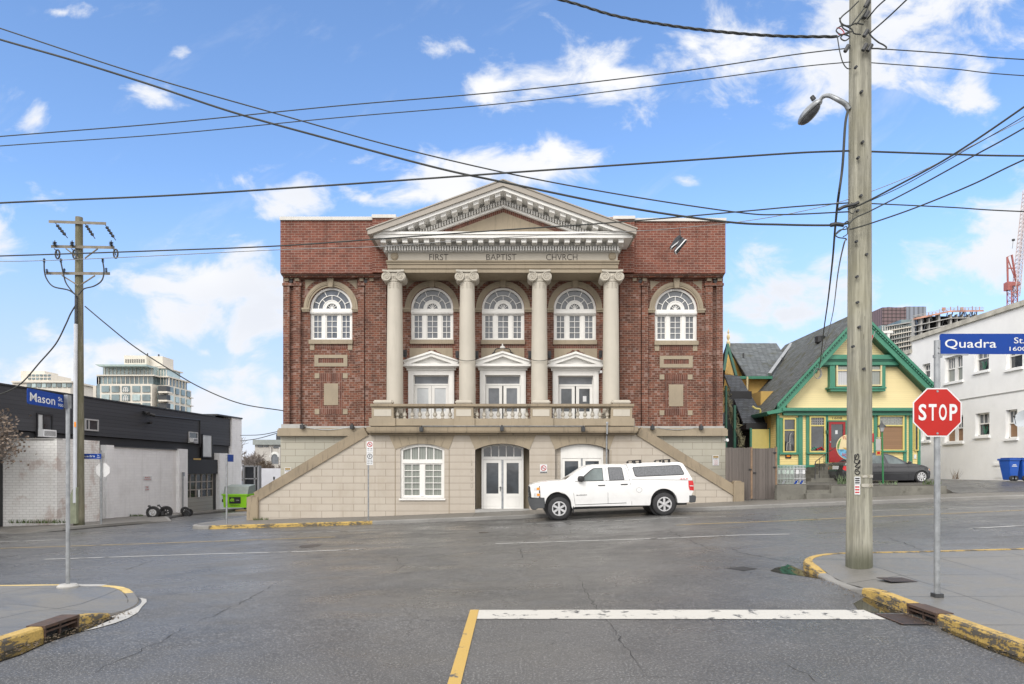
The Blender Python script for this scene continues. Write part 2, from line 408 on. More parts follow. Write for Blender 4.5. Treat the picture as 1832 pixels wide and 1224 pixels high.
M['red_dark'] = pm('red_print', (.45,.04,.04), .5, .1)
def kerbpaint(name, col, amt):
    m, t, b = newmat(name); c = coords(t)
    sx_, sy_, sz_ = t.sep(c); a = t.noise(t.comb(t.math('MULTIPLY', sx_, 1.0), t.math('MULTIPLY', sy_, .55), t.math('MULTIPLY', sz_, 2.5)), 7, 9, .72); f = t.noise(c, 38, 4, .7); g_ = t.noise(c, 1.7, 3, .6)
    nz_ = t.sep(t.node('ShaderNodeNewGeometry').outputs['Normal'])[2]; side_ = t.math('MULTIPLY', t.math('LESS_THAN', nz_, .75), .055*amt)
    k = t.ramp(t.math('ADD', side_, t.math('ADD', t.math('MULTIPLY', a, .7), t.math('ADD', t.math('MULTIPLY', f, .3), t.math('MULTIPLY', g_, .35)))), .805-amt*.10, .835-amt*.10)
    cc = t.mix(t.ramp(f, .3, .7), tuple(x*.8 for x in col), tuple(min(1, x*1.2) for x in col))
    cc = t.mix(t.math('MULTIPLY', t.ramp(g_, .4, .7), .5), cc, tuple(x*.55 for x in col))
    cc = t.mix(k, cc, (.085, .075, .06)); t.put(b.inputs['Base Color'], cc); b.inputs['Roughness'].default_value = .65
    setbump(t, b, t.math('ADD', a, k), .6, .012); return m
M['yellow_k'] = kerbpaint('worn_yellow_paint', (.42,.285,.08), .9)
M['yellow_k0'] = pm('worn_yellow_paint', (.50,.31,.055), .7, .22, 5, .4, 30, dirt=(.075,.06,.04), damt=1.0)
M['orange'] = pm('amber_plastic', (.85,.28,.02), .3, .05)
def polemat(name, col, green=.0):
    m, t, b = newmat(name); c = coords(t); sx, sy, sz = t.sep(c)
    v = t.comb(t.math('MULTIPLY', sx, 7), t.math('MULTIPLY', sy, 7), t.math('MULTIPLY', sz, .4))
    n1 = t.noise(v, 2.2, 8, .7); n2 = t.noise(c, .8, 4, .6)
    cc = t.mix(t.ramp(n1, .35, .7), tuple(x*.50 for x in col), tuple(x*1.12 for x in col))
    cc = t.mix(t.math('MULTIPLY', t.ramp(n2, .4, .7), .4), cc, (.20, .185, .10))
    v2 = t.comb(t.math('MULTIPLY', sx, 30), t.math('MULTIPLY', sy, 30), t.math('MULTIPLY', sz, 2.2))
    cc = t.mix(t.math('MULTIPLY', t.ramp(t.noise(v2, 1.5, 4, .6), .66, .72), .8), cc, (.05, .045, .035))
    cc = t.mix(t.math('MULTIPLY', t.ramp(sz, .45, .05), .75), cc, (.045, .05, .03))
    if green: cc = t.mix(t.math('MULTIPLY', t.ramp(n2, .45, .6), green), cc, (.10, .10, .055))
    t.put(b.inputs['Base Color'], cc); b.inputs['Roughness'].default_value = .9
    setbump(t, b, n1, .7, .015)
    return m
M['pole'] = polemat('weathered_pole_wood', (.345,.335,.275))
M['pole2'] = polemat('old_pole_wood', (.22,.205,.15), .5)
M['arm'] = pm('crossarm_wood', (.20,.18,.145), .85, .25, 4, .4, 30)
M['rubber'] = pm('tyre_rubber', (.028,.028,.03), .8, .2, 6, .4, 60)
M['chrome'] = pm('alloy', (.62,.62,.63), .28, .05, 4, metal=.85)
# ================================================================== GROUND
def asphalt():
    m, t, b = newmat('wet_asphalt'); c = coords(t)
    big = t.noise(c, .22, 6, .62, .3); mid = t.noise(c, 1.3, 6, .65); fine = t.noise(c, 42, 4, .75); grit = t.noise(c, 95, 2, .6)
    sx, sy, sz = t.sep(c)
    track = t.noise(t.comb(t.math('MULTIPLY', sx, .3), t.math('MULTIPLY', sy, .7), 0), 1.0, 4, .6)
    cc = t.mix(t.ramp(big, .40, .58), (.058, .057, .055), (.090, .088, .085))
    cc = t.mix(t.math('MULTIPLY', t.ramp(mid, .4, .75), 0.3), cc, (.078, .077, .076))
    cc = t.mix(t.math('MULTIPLY', t.ramp(fine, .53, .62), .7), cc, (.30, .295, .29))
    oil = t.noise(c, .8, 5, .6)
    cc = t.mix(t.math('MULTIPLY', t.ramp(oil, .60, .70), .35), cc, (.035, .035, .036))
    cc = t.mix(t.math('MULTIPLY', t.ramp(grit, .42, .32), .7), cc, (.025, .025, .026))
    # crazed hairline cracks
    vn = t.node('ShaderNodeTexVoronoi', feature='DISTANCE_TO_EDGE'); vn.inputs['Scale'].default_value = .45
    wv = t.vmath('ADD', c, t.vmath('SCALE', t.node('ShaderNodeTexNoise').outputs['Color'], None)) if False else c
    nzc = t.node('ShaderNodeTexNoise'); nzc.inputs['Scale'].default_value = 1.6; nzc.inputs['Detail'].default_value = 6; t.put(nzc.inputs['Vector'], c)
    t.put(vn.inputs['Vector'], t.vmath('MULTIPLY_ADD', nzc.outputs['Color'], (1.1, 1.1, 0), c))
    cr = t.math('MULTIPLY', t.math('LESS_THAN', vn.outputs['Distance'], .0018), t.ramp(big, .5, .56))
    cc = t.mix(t.math('MULTIPLY', cr, .6), cc, (.015, .015, .016))
    t.put(b.inputs['Base Color'], cc)
    wet = t.math('ADD', t.math('MULTIPLY', t.ramp(mid, .35, .7), .5), t.math('MULTIPLY', t.ramp(track, .4, .6), .5))
    t.put(b.inputs['Roughness'], t.ramp(wet, 0, 1, .55, .20, smooth=False))
    b.inputs['Specular IOR Level'].default_value = .45
    h = t.math('ADD', t.math('MULTIPLY', fine, .8), t.math('MULTIPLY', mid, .6))
    setbump(t, b, h, .6, .014)
    return m
M['asphalt'] = asphalt()
def walkmat(name, col, wet=.4):
    m, t, b = newmat(name); c = coords(t)
    n = t.node('ShaderNodeTexBrick'); t.put(n.inputs['Vector'], c); n.offset = 0
    t.put(n.inputs['Color1'], col); t.put(n.inputs['Color2'], tuple(x*.93 for x in col)); t.put(n.inputs['Mortar'], tuple(x*.3 for x in col))
    n.inputs['Scale'].default_value = 1; n.inputs['Mortar Size'].default_value = .012; n.inputs['Brick Width'].default_value = 1.5; n.inputs['Row Height'].default_value = 1.5
    big = t.noise(c, .9, 7, .68, .5); fine = t.noise(c, 55, 3, .7)
    cc = t.mix(t.math('MULTIPLY', t.ramp(big, .4, .65), .5), n.outputs['Color'], tuple(x*.62 for x in col))
    cc = t.mix(t.math('MULTIPLY', t.ramp(fine, .5, .75), .35), cc, tuple(min(1, x*1.7) for x in col))
    t.put(b.inputs['Base Color'], cc); t.put(b.inputs['Roughness'], t.ramp(big, .35, .65, .62, .62-wet))
    b.inputs['Specular IOR Level'].default_value = .45
    setbump(t, b, t.math('ADD', t.math('MULTIPLY', fine, .6), t.math('MULTIPLY', n.outputs['Fac'], -1.5)), .35, .01)
    return m
M['walk'] = walkmat('sidewalk_concrete', (.160, .154, .142), .30)
M['walk_far'] = walkmat('far_sidewalk_concrete', (.155, .145, .13), .12)
def paintmat(name, col, wear=.55, under=(.08, .08, .08), sc=2.2):
    m, t, b = newmat(name); c = coords(t)
    k = t.ramp(t.noise(c, sc, 9, .72), wear, wear+.05); k2 = t.ramp(t.noise(c, 45, 3, .7), .55, .75)
    cc = t.mix(t.math('MULTIPLY', k2, .25), col, tuple(x*.5 for x in col))
    cc = t.mix(k, cc, under)
    t.put(b.inputs['Base Color'], cc); b.inputs['Roughness'].default_value = .55
    setbump(t, b, t.noise(c, 60, 3), .3, .008)
    return m
M['p_white'] = paintmat('road_paint_white', (.47, .455, .42), .555, sc=4)
M['p_white2'] = paintmat('worn_road_paint_white', (.42, .42, .41), .54)
M['p_yellow'] = paintmat('road_paint_yellow', (.44, .29, .075), .58, sc=3.5)
M['p_yellow2'] = paintmat('worn_road_paint_yellow', (.42, .31, .13), .55)
M['crack'] = pm('crack_filler', (.022, .022, .023), .8)
def watermat():
    m, t, b = newmat('puddle_water'); c = coords(t)
    b.inputs['Base Color'].default_value = (.012, .012, .009, 1); b.inputs['Roughness'].default_value = .03; b.inputs['Specular IOR Level'].default_value = .6
    setbump(t, b, t.noise(c, 3, 2), .02, .02)
    return m
M['water'] = watermat()

def frange(a, b, s):
    n = int(round((b-a)/s)); return [a+i*s for i in range(n+1)]
gxs = [-1800, -400, -120, -60, -45]+frange(-32, 44, .5)+[60, 80, 150, 400, 1800]
gys = [-600, -100, -30]+frange(-8, 62, .5)+[80, 140, 400, 2500]
vs = [(x, y, G(x, y)) for y in gys for x in gxs]; nx = len(gxs)
fs = [(j*nx+i, j*nx+i+1, (j+1)*nx+i+1, (j+1)*nx+i) for j in range(len(gys)-1) for i in range(nx-1)]
gm = MB(); gm.v = [Vector(v) for v in vs]; gm.f = fs
tag(gm.build('road', M['asphalt'], smooth=True), 'wet grey asphalt of the crossing streets', None, None, 'structure')

def drape(poly, hf, dz, step=.5, skirt=0):
    """a plan polygon cut on the ground grid and laid on a height field"""
    bm = bmesh.new(); vv = [bm.verts.new((p[0], p[1], 0)) for p in poly]; bm.faces.new(vv)
    xs = [p[0] for p in poly]; ys = [p[1] for p in poly]
    x = math.ceil(min(xs)/step)*step
    while x < max(xs):
        bmesh.ops.bisect_plane(bm, geom=bm.verts[:]+bm.edges[:]+bm.faces[:], plane_co=(x, 0, 0), plane_no=(1, 0, 0), dist=1e-5); x += step
    y = math.ceil(min(ys)/step)*step
    while y < max(ys):
        bmesh.ops.bisect_plane(bm, geom=bm.verts[:]+bm.edges[:]+bm.faces[:], plane_co=(0, y, 0), plane_no=(0, 1, 0), dist=1e-5); y += step
    if skirt:
        be = [e for e in bm.edges if len(e.link_faces) == 1]
        r = bmesh.ops.extrude_edge_only(bm, edges=be); low = {v for v in r['geom'] if isinstance(v, bmesh.types.BMVert)}
    else: low = set()
    for v in bm.verts:
        v.co.z = hf(v.co.x, v.co.y)+dz-(skirt if v in low else 0)
    m = MB(); bm.verts.index_update(); m.v = [v.co.copy() for v in bm.verts]; m.f = [tuple(v.index for v in f.verts) for f in bm.faces]; bm.free()
    return m
def struct(m, name, mat, label=None, smooth=False):
    return tag(m.build(name, mat, smooth=smooth), label, None, None, 'structure')
def strip(pts, w, hf=G, dz=.006, st=.35):
    """a painted line of width w along plan points"""
    out = []
    for a, b in zip(pts, pts[1:]):
        L = hypot(b[0]-a[0], b[1]-a[1]); n = max(1, int(L/st))
        for i in range(n): out.append((a[0]+(b[0]-a[0])*i/n, a[1]+(b[1]-a[1])*i/n))
    out.append((pts[-1][0], pts[-1][1])); m = MB(); vs = []; fs = []
    for i, p in enumerate(out):
        a = out[max(0, i-1)]; b = out[min(len(out)-1, i+1)]; d = Vector((b[0]-a[0], b[1]-a[1])); d.normalize()
        ww = w(i/(len(out)-1)) if callable(w) else w
        q = Vector((-d.y, d.x))*ww/2
        for s in (1, -1):
            x, y = p[0]+q.x*s, p[1]+q.y*s; vs.append((x, y, hf(x, y)+dz))
    fs = [(2*i, 2*i+1, 2*i+3, 2*i+2) for i in range(len(out)-1)]
    return m.add(vs, fs)
def gp2(px, py): v = GP(px, py); return (v.x, v.y)

# kerbs: swept along plan paths; the walk lies to the left of the path direction
def arcpts(cx, cy, r, a0, a1, n=8):
    return [(cx+r*cos(radians(a0+(a1-a0)*i/n)), cy+r*sin(radians(a0+(a1-a0)*i/n))) for i in range(n+1)]
def resample(path, st=.3):
    out = []
    for a, b in zip(path, path[1:]):
        n = max(1, int(hypot(b[0]-a[0], b[1]-a[1])/st))
        for i in range(n): out.append((a[0]+(b[0]-a[0])*i/n, a[1]+(b[1]-a[1])*i/n))
    return out+[path[-1]]
def kerb(path, w=.14):
    path = resample(path); m = MB(); vs = []; inner = []
    for i, p in enumerate(path):
        a = path[max(0, i-1)]; b = path[min(len(path)-1, i+1)]; d = Vector((b[0]-a[0], b[1]-a[1])).normalized(); q = Vector((-d.y, d.x))
        def at(o, z): return (p[0]+q.x*o, p[1]+q.y*o, z)
        t = HS(p[0], p[1])
        vs += [at(-.015, G(p[0], p[1])-.12), at(0, t-.02), at(.02, t+.003), at(w, t+.006), at(w, t-.1)]
        inner.append((p[0]+q.x*w, p[1]+q.y*w))
    fs = [(5*i+k, 5*i+k+1, 5*(i+1)+k+1, 5*(i+1)+k) for i in range(len(path)-1) for k in range(4)]
    fs += [(0, 1, 2, 3, 4), tuple(5*(len(path)-1)+k for k in range(5))]
    m.add(vs, fs); return m, inner
def inward(path, w=.14): return kerb(path, w)[1]

# near left corner
LK = [(-5.15, -6), (-5.15, 8.7)]+arcpts(-7.25, 8.9, 2.1, 0, 90)[1:]+[(-40, 11)]
RK = [(42, 12.75), (6.35, 12.75)]+arcpts(6.3, 11.45, 1.3, 90, 180)[1:]+[(5.0, -6)]
def split(path, y0, y1):
    return [(path[0][0], y0), (path[0][0], y1)]
struct(kerb([(-5.15, -6), (-5.15, 7.50)])[0], 'painted_kerb', M['yellow_k'], 'worn yellow kerb left of the near street')
struct(kerb([(-5.15, 8.10), (-5.15, 8.75)])[0], 'painted_kerb', M['yellow_k'], 'short worn yellow kerb between the left drain and the dropped kerb')
lk_arc = [(-5.15, 8.75)]+arcpts(-7.25, 8.9, 2.1, 0, 42)
struct(kerb(lk_arc)[0], 'kerb', M['walk'], 'dropped concrete kerb at the near left corner')
struct(kerb(arcpts(-7.25, 8.9, 2.1, 42, 90)+[(-40, 11)])[0], 'painted_kerb', kerbpaint('pale_yellow_kerb', (.55,.41,.16), .5), 'pale yellow kerb curving round the near left corner')
li = inward(LK); struct(drape([(-40, -6)]+[(-5.32, -6)]+[p for p in li if p[1] > 8.8]+[(-40, 10.83)], HS, 0), 'sidewalk', M['walk'], 'wet concrete sidewalk at the near left corner')
struct(kerb([(5.0, 9.75), (5.0, 8.62)])[0], 'painted_kerb', M['yellow_k'], 'short yellow kerb beside the right storm drain')
struct(kerb([(5.0, 8.02), (5.0, -6)])[0], 'painted_kerb', M['yellow_k'], 'worn yellow kerb running out of the photo at the lower right')
struct(kerb([(5.0, 11.15), (5.0, 9.75)])[0], 'kerb', M['conc'], 'dropped concrete kerb at the near right corner')
struct(kerb([(42, 12.75), (6.35, 12.75)]+arcpts(6.3, 11.45, 1.3, 90, 180)[1:]+[(5.0, 11.15)])[0], 'painted_kerb', M['yellow_k'], 'yellow kerb curving round the near right corner')
ri = inward(RK); struct(drape([p for p in ri if p[1] > 11.2]+[(5.17, -6), (42, -6), (42, 12.58)], HS, 0), 'sidewalk', M['walk'], 'wet concrete sidewalk at the near right corner')
# far side in front of the church
FK0 = [(-12.4, 34.5), (-12.55, 27.2)]+arcpts(-11.35, 27.1, 1.2, 180, 262, 6)[1:]
struct(kerb(FK0)[0], 'kerb', M['conc'], 'low kerb turning the corner beside the church')
struct(kerb([FK0[-1], (-11.2, 25.9), (-5.3, 25.9)])[0], 'painted_kerb', kerbpaint('faded_yellow_kerb', (.44,.30,.08), .75), 'worn yellow kerb in front of the left church stair')
struct(kerb([(-5.3, 25.9), (46, 25.9)])[0], 'kerb', M['conc'], 'grey concrete kerb along the far side of the wide street')
fi = inward(FK0+[(-11.2, 25.9), (-5.3, 25.9), (46, 25.9)])
struct(drape(fi+[(46, 29.4), (-11.0, 29.4), (-11.0, 34.5)], HS, 0), 'sidewalk', M['walk_far'], 'sidewalk in front of the church and the yellow house')
# left building side
WK = [(-45, 26.4), (-18.8, 26.4), (-17.9, 27.1), (-17.1, 29.6), (-16.4, 32.6), (-18.2, 35.6), (-19.3, 40), (-18.9, 49.5)]
wk = WK[::-1]
struct(kerb(wk)[0], 'kerb', M['conc'], 'low kerb beside the white brick building')
struct(drape(inward(wk)+[(-45, 30), (-23, 30), (-22.5, 50), (-19, 50)], HS, 0), 'sidewalk', M['walk_far'], 'sidewalk around the left utility pole')
IK = [(-12.7, 38.6), (-14.2, 37.3), (-15.7, 37.6), (-16.0, 39), (-15.2, 46)]
struct(kerb(IK[::-1])[0], 'kerb', M['conc'], 'dark kerb of the side street behind the church corner')
struct(drape(inward(IK[::-1])+[(-12.6, 39), (-12.6, 46)], HS, 0), 'sidewalk', M['walk_far'], 'short sidewalk on the right of the side street')

# storm drains set in the kerb
def drain(x, y0, y1, s, label):
    z = G(x, (y0+y1)/2); r = thing('storm_drain', label, 'storm drain', (x, (y0+y1)/2, z))
    rust = M.setdefault('rust', pm('rusty_iron', (.06,.036,.026), .7, .3, 8, .4, 40, dirt=(.14,.06,.03), damt=.6))
    h = HS(x, y0)-z
    f = MB(); f.box(x-.02 if s > 0 else x-.19, x+.19 if s > 0 else x+.02, y0, y1, z+h-.02, z+h+.012)
    for yy in (y0, y1-.03): f.box(*( (x-.012, x+.17) if s > 0 else (x-.17, x+.012)), yy, yy+.03, z-.05, z+h-.02)
    f.build('drain_frame', rust, r)
    b = MB()
    b.box(*((x+.01, x+.03) if s > 0 else (x-.03, x-.01)), (y0+y1)/2-.015, (y0+y1)/2+.015, z-.03, z+h-.02)
    b.box(*((x, x+.02) if s > 0 else (x-.02, x)), y0+.03, y1-.03, z+h*.45, z+h*.45+.02)
    b.build('drain_bar', rust, r)
    v = MB(); v.box(*((x+.10, x+.17) if s > 0 else (x-.17, x-.10)), y0, y1, z-.06, z+h-.02); v.build('drain_throat', M['black'], r)
    gr = MB(); a0, a1 = ((x-.42, x-.04) if s > 0 else (x+.04, x+.42))
    if s > 0:
        for i in range(9): gr.box(a0, a1, y0+.02+i*.064, y0+.042+i*.064, z+.006, z+.008)
        gr.box(a0, a0+.02, y0, y1, z+.004, z+.012); gr.box(a1-.02, a1, y0, y1, z+.004, z+.012)
        gr.build('gutter_grate', rust, r)
        g2 = MB(); g2.box(a0+.02, a1-.02, y0, y1, z+.002, z+.005); g2.build('grate_shadow_pit', M['black'], r)
drain(5.0, 8.02, 8.62, 1, 'rusty iron storm drain in the yellow kerb below the stop sign')
drain(-5.15, 7.50, 8.10, -1, 'rusty iron storm drain in the yellow kerb at the lower left')
# little grate in the right sidewalk, utility cover at the left
q = [gp2(1525, 1048), gp2(1548, 1046), gp2(1563, 1052), gp2(1540, 1056)]
c0 = Vector((5.75, 10.2, HS(5.75, 10.2)))
r = thing('sidewalk_grate', 'small rusty square grate in the wet sidewalk below the wooden pole', 'grate', c0)
m_ = MB(); m_.box(c0.x-.2, c0.x+.2, c0.y-.2, c0.y+.2, c0.z+.002, c0.z+.006); m_.build('grate_pit', M['black'], r)
m_ = MB()
for i in range(9): m_.box(c0.x-.19+i*.045, c0.x-.175+i*.045, c0.y-.19, c0.y+.19, c0.z+.006, c0.z+.008)
m_.build('grate_bars', M['rust'], r)
c0 = GP(152, 1048, HS)
m_ = MB(); m_.box(c0.x-.27, c0.x+.30, c0.y-.06, c0.y+.08, c0.z+.002, c0.z+.010)
tag(m_.build('utility_cover', M['conc_l'], origin=c0), 'pale rectangular cover in the left sidewalk near the kerb', 'cover')
def manhole(px, py, r_, lab):
    c = GP(px, py); m = MB(); m.lathe(c, [(r_, -.01), (r_, .006), (r_*.9, .010), (r_*.88, .007), (0.01, .008)], 24)
    tag(m.build('manhole_cover', pm('iron_cover', (.05,.042,.036), .6, .3, 9, .4, 30), origin=c), lab, 'manhole cover')
manhole(560, 977, .36, 'round dark manhole cover on the road left of the church doors')
manhole(866, 953, .16, 'small round valve cover on the road in front of the church doors')
# gutter apron and puddles
ap0 = [(-5.14, 7.3), (-5.14, 9.3)]+arcpts(-6.65, 9.5, 1.51, 0, 50, 6)[1:]+arcpts(-6.65, 9.5, 1.88, 50, 0, 6)+[(-4.78, 9.0), (-4.83, 8.4), (-5.0, 7.8)]
ap = [(-5.12, 7.6), (-5.12, 8.9)]+arcpts(-7.25, 8.9, 2.13, 6, 40, 6)+[(-5.42, 10.12), (-5.27, 9.85), (-5.10, 9.4), (-4.93, 9.0), (-4.84, 8.6), (-4.83, 8.3), (-4.88, 8.0), (-4.99, 7.75)]
struct(drape(ap, G, .008), 'gutter_apron', M['conc_l'], 'pale concrete gutter at the left dropped kerb')
struct(drape([(-5.13, 5.2), (-5.13, 8.7), (-5.0, 8.6), (-4.93, 8.0), (-4.98, 7.4), (-4.90, 6.8), (-4.97, 6.0), (-4.92, 5.4)], G, .012), 'puddle', M['water'], 'gutter water along the left yellow kerb')
struct(drape([(4.98, 12.35), (4.90, 12.2), (4.62, 12.0), (4.45, 11.75), (4.52, 11.5), (4.75, 11.25), (4.97, 10.9), (4.98, 11.0)], G, .006), 'puddle', M['water'], 'dark puddle against the right corner kerb')
struct(drape([(4.98, 7.9), (4.9, 7.8), (4.86, 7.0), (4.9, 6.0), (4.84, 5.0), (4.98, 4.6)], G, .006), 'puddle', M['water'], 'gutter water along the right yellow kerb')
struct(drape([(4.97, 9.6), (4.60, 9.2), (4.45, 8.75), (4.56, 8.66), (4.97, 8.66)], G, .005), 'puddle', M['water'], 'thin water film beside the right drain')

# road markings
struct(drape([gp2(857, 1092), gp2(1545, 1092), gp2(1585, 1109), gp2(853, 1108)], G, .006), 'stop_line', M['p_white'], 'broad worn white stop line across the near street')
struct(strip([gp2(849, 1092), (-.50, 4), (-.50, -4)], .115, dz=.009), 'centre_line', M['p_yellow'], 'yellow centre line coming towards the camera')
def pl(pts, w, mat, name, lab): struct(strip([gp2(*p) for p in pts], w), name, mat, lab)
pl([(80, 1001), (360, 992), (650, 983)], .10, M['p_white2'], 'lane_line', 'white lane line crossing the left half of the wide street')
pl([(886, 973), (1150, 965), (1412, 956)], .10, M['p_white2'], 'lane_line', 'white lane line in front of the pickup')
pl([(-60, 984), (200, 975), (600, 961)], .10, M['p_yellow2'], 'lane_line', 'faint yellow line on the left of the wide street')
pl([(1210, 940), (1380, 933), (1653, 921), (1900, 910)], .10, M['p_yellow2'], 'lane_line', 'faint yellow line on the right of the wide street')
pl([(-20, 970), (109, 966)], .10, M['p_white2'], 'lane_line', 'short white line at the far left kerb')
pl([(470, 955), (686, 948)], .09, M['p_white2'], 'lane_line', 'thin white line beside the church kerb')
pl([(935, 938), (1100, 932), (1300, 924)], .09, M['p_white2'], 'lane_line', 'thin white parking line beside the pickup')
pl([(1735, 946), (1790, 943), (1900, 937)], .10, M['p_white2'], 'lane_line', 'white dash on the road at the far right')
pl([(1560, 914), (1832, 906)], .09, M['p_white2'], 'lane_line', 'thin white line on the far lane behind the wooden pole')
# cracks
rc = random.Random(3)
def crack(pts, w=.016, jit=.035):
    pp = [gp2(*p) for p in pts]; out = []
    for a, b in zip(pp, pp[1:]):
        n = max(2, int(hypot(b[0]-a[0], b[1]-a[1])/.12))
        for i in range(n): out.append((a[0]+(b[0]-a[0])*i/n+rc.uniform(-jit, jit), a[1]+(b[1]-a[1])*i/n+rc.uniform(-jit, jit)))
    out.append(pp[-1])
    ws = [rc.uniform(.25, 1.0)*w*.62 for _ in range(400)]
    struct(strip(out, lambda t: ws[int(t*399)]*(1-abs(2*t-1)**6), st=5, dz=.005), 'road_crack', M['crack'])
crack([(1035, 1030), (1043, 1053), (1065, 1087), (1080, 1107), (1112, 1146), (1126, 1170), (1134, 1185), (1163, 1210)], .018)
crack([(927, 1018), (967, 1015), (1016, 1013), (1060, 1019)], .02)
crack([(1193, 947), (1222, 962), (1276, 986)], .03); crack([(1281, 980), (1306, 980), (1325, 989), (1399, 1003), (1470, 1012)], .03)
crack([(500, 1040), (461, 1062), (426, 1082), (336, 1122)], .02); crack([(336, 1122), (295, 1145), (246, 1167), (191, 1193), (158, 1212)], .016)
crack([(218, 1022), (246, 1013), (273, 1003)], .03); crack([(300, 1047), (437, 1040), (505, 1038), (620, 1034)], .018)
crack([(1580, 960), (1620, 972), (1650, 986)], .03); crack([(1625, 935), (1680, 940), (1760, 946)], .03); crack([(705, 995), (720, 1012), (700, 1025)], .02)
crack([(930, 980), (936, 1000)], .025); crack([(1000, 1220), (1180, 1210), (1300, 1222)], .012); crack([(1404, 1186), (1430, 1200), (1465, 1224)], .016)
crack([(1400, 1000), (1440, 1003), (1476, 1012)], .02)
struct(drape([gp2(1300, 1017), gp2(1330, 1014), gp2(1356, 1018), gp2(1330, 1022)], G, .005), 'road_pothole', M['crack'])
# slightly darker trench patch and paler scar in the near street
def patchmat(name, c0):
    m = pm(name, c0, .5, .12, 2, .4, 70); return m
0 and struct(drape([gp2(230, 1198), gp2(300, 1178), gp2(372, 1164), gp2(380, 1169), (-2.75, 7.0), gp2(250, 1204)], G, .004), 'road_patch', patchmat('pale_patch', (.105, .104, .102)), 'pale scar in the asphalt at the lower left')
# yard behind the retaining wall, driveway, ground behind the church fence
def HY(x, y):
    a = sst((y-28.4)/3.2); z0 = G(x, 28.4)+.13
    return z0+(1.28-z0)*a if x >= 18.6 else 1.18+.02*(y-29)
struct(drape([(18.62, 28.45), (46, 28.45), (46, 50), (18.62, 50)], HY, .01, 1.0, skirt=1.2), 'driveway', M['asphalt'], 'sloping asphalt driveway beside the white building')
struct(drape([(11.4, 28.75), (18.6, 28.75), (18.6, 50), (11.4, 50)], HY, .02, 1.0, skirt=1.2), 'front_yard', pm('yard_gravel', (.075,.07,.06), .85, .3, 3, .6, 40), 'low raised yard in front of the yellow house')
# ================================================================== CHURCH
YF, YM, YU = 28.8, 30.75, 30.25
CH = thing('church', 'red brick church with four cream columns, pediment and twin stairs behind the white pickup', 'church', (X(900, YF), YF, -.2))
def pc(m, name, mat, parent=None, **k): return m.build(name, M[mat] if isinstance(mat, str) else mat, parent or CH, **k)
yb = 52.0
# ---- base storey: back wall and front wall with stair slopes
zg = -.9
m = MB()
def pz(px, py, y): return (X(px, y), Z(py, y))
m.prism([(X(502, 30.3), zg), (X(1298, 30.3), zg), (X(1298, 30.3), Z(780, 30.3)), (X(502, 30.3), Z(780, 30.3))], 30.3, yb)
pc(m, 'base_wall', 'stone_b')
m = MB(); m.pbox(496, 1302, 768.5, 780, 30.05, 30.75); m.pbox(498, 1300, 766, 768.5, 30.12, 30.75)
pc(m, 'base_cornice', 'tan')
m = MB(); m.pbox(505, 1296, 762.5, 767.5, 30.45, 30.78); m.pbox(503, 543, 759, 768, 30.28, 30.8)
pc(m, 'base_course', 'conc_l')
def ocut(px0, px1, zb, pys, pyp, y=YF): return arch(X(px0, y), X(px1, y), zb, Z(pys, y), Z(pyp, y))
doorsill = Z(913, YF)
def front(poly, holes, mat, name):
    m = MB(); m.prism(poly, YF, YF+.42, holes=holes); return pc(m, name, mat)
front([(X(463, YF), zg), (X(692, YF), zg), (X(692, YF), Z(778, YF)), (X(659, YF), Z(778, YF)), (X(463, YF), Z(893, YF))], [], 'stone', 'stair_wall')
front([(X(1128, YF), zg), (X(1312, YF), zg), (X(1312, YF), Z(884, YF)), (X(1140, YF), Z(778, YF)), (X(1128, YF), Z(778, YF))], [], 'stone', 'stair_wall')
hw = ocut(716, 795, Z(892, YF), 804, 794.5)
hd = ocut(850, 947, doorsill, 805, 794)
hr = ocut(993, 1090, Z(908, YF), 805, 794.5)
front([(X(692, YF), zg), (X(1128, YF), zg), (X(1128, YF), Z(777, YF)), (X(692, YF), Z(777, YF))], [hw, hd, hr], 'course', 'portico_wall')
for px in (707, 803.5, 1093):   # shallow vertical grooves of the arched bays
    m = MB(); m.pbox(px-.5, px+.5, 805, 925 if px < 1000 else 900, YF-.012, YF+.01); pc(m, 'wall_groove', 'tan2')
# arch voussoirs
for (a, b, A, B, zs, zp) in ((707, 803, 695, 814.5, 804.5, 794), (850, 947, 838, 960, 804.5, 793.8), (993, 1090, 981, 1101, 804.5, 794)):
    x0, x1 = X(a, YF), X(b, YF); ar = arch(x0, x1, 0, Z(zs, YF), Z(zp, YF), 28)[2:][::-1]
    X0, X1, zt = X(A, YF), X(B, YF), Z(777, YF); m = MB()
    n = 7
    for i in range(n):
        seg = ar[i*4:(i+1)*4+1]
        t0, t1 = X0+(X1-X0)*i/n+.006, X0+(X1-X0)*(i+1)/n-.006
        seg = [(p[0]+(.006 if k == 0 else -.006 if k == 4 else 0), p[1]) for k, p in enumerate(seg)]
        m.prism(seg+[(t1, zt), (t0, zt)], YF-.03, YF+.02)
    pc(m, 'arch_voussoirs', 'tan')
# recess of the doors
def recess(hole, depth, mat, name):
    pts = hole; m = MB(); vs = []; n = len(pts)
    vs = [(p[0], YF+.002, p[1]) for p in pts]+[(p[0], YF+depth, p[1]) for p in pts]
    m.add(vs, [(i, (i+1) % n, (i+1) % n+n, i+n) for i in range(n)]); return pc(m, name, mat)
recess([(p[0], p[1]) for p in hd], .75, pm('door_recess_paint', (.24, .215, .18), .8, .1), 'door_recess')
recess([(p[0], p[1]) for p in hr], .55, 'tan', 'door_recess')
m = MB(); m.pbox(850, 947, 912, 922, YF-.10, YF+.8); pc(m, 'door_step', 'conc_l')
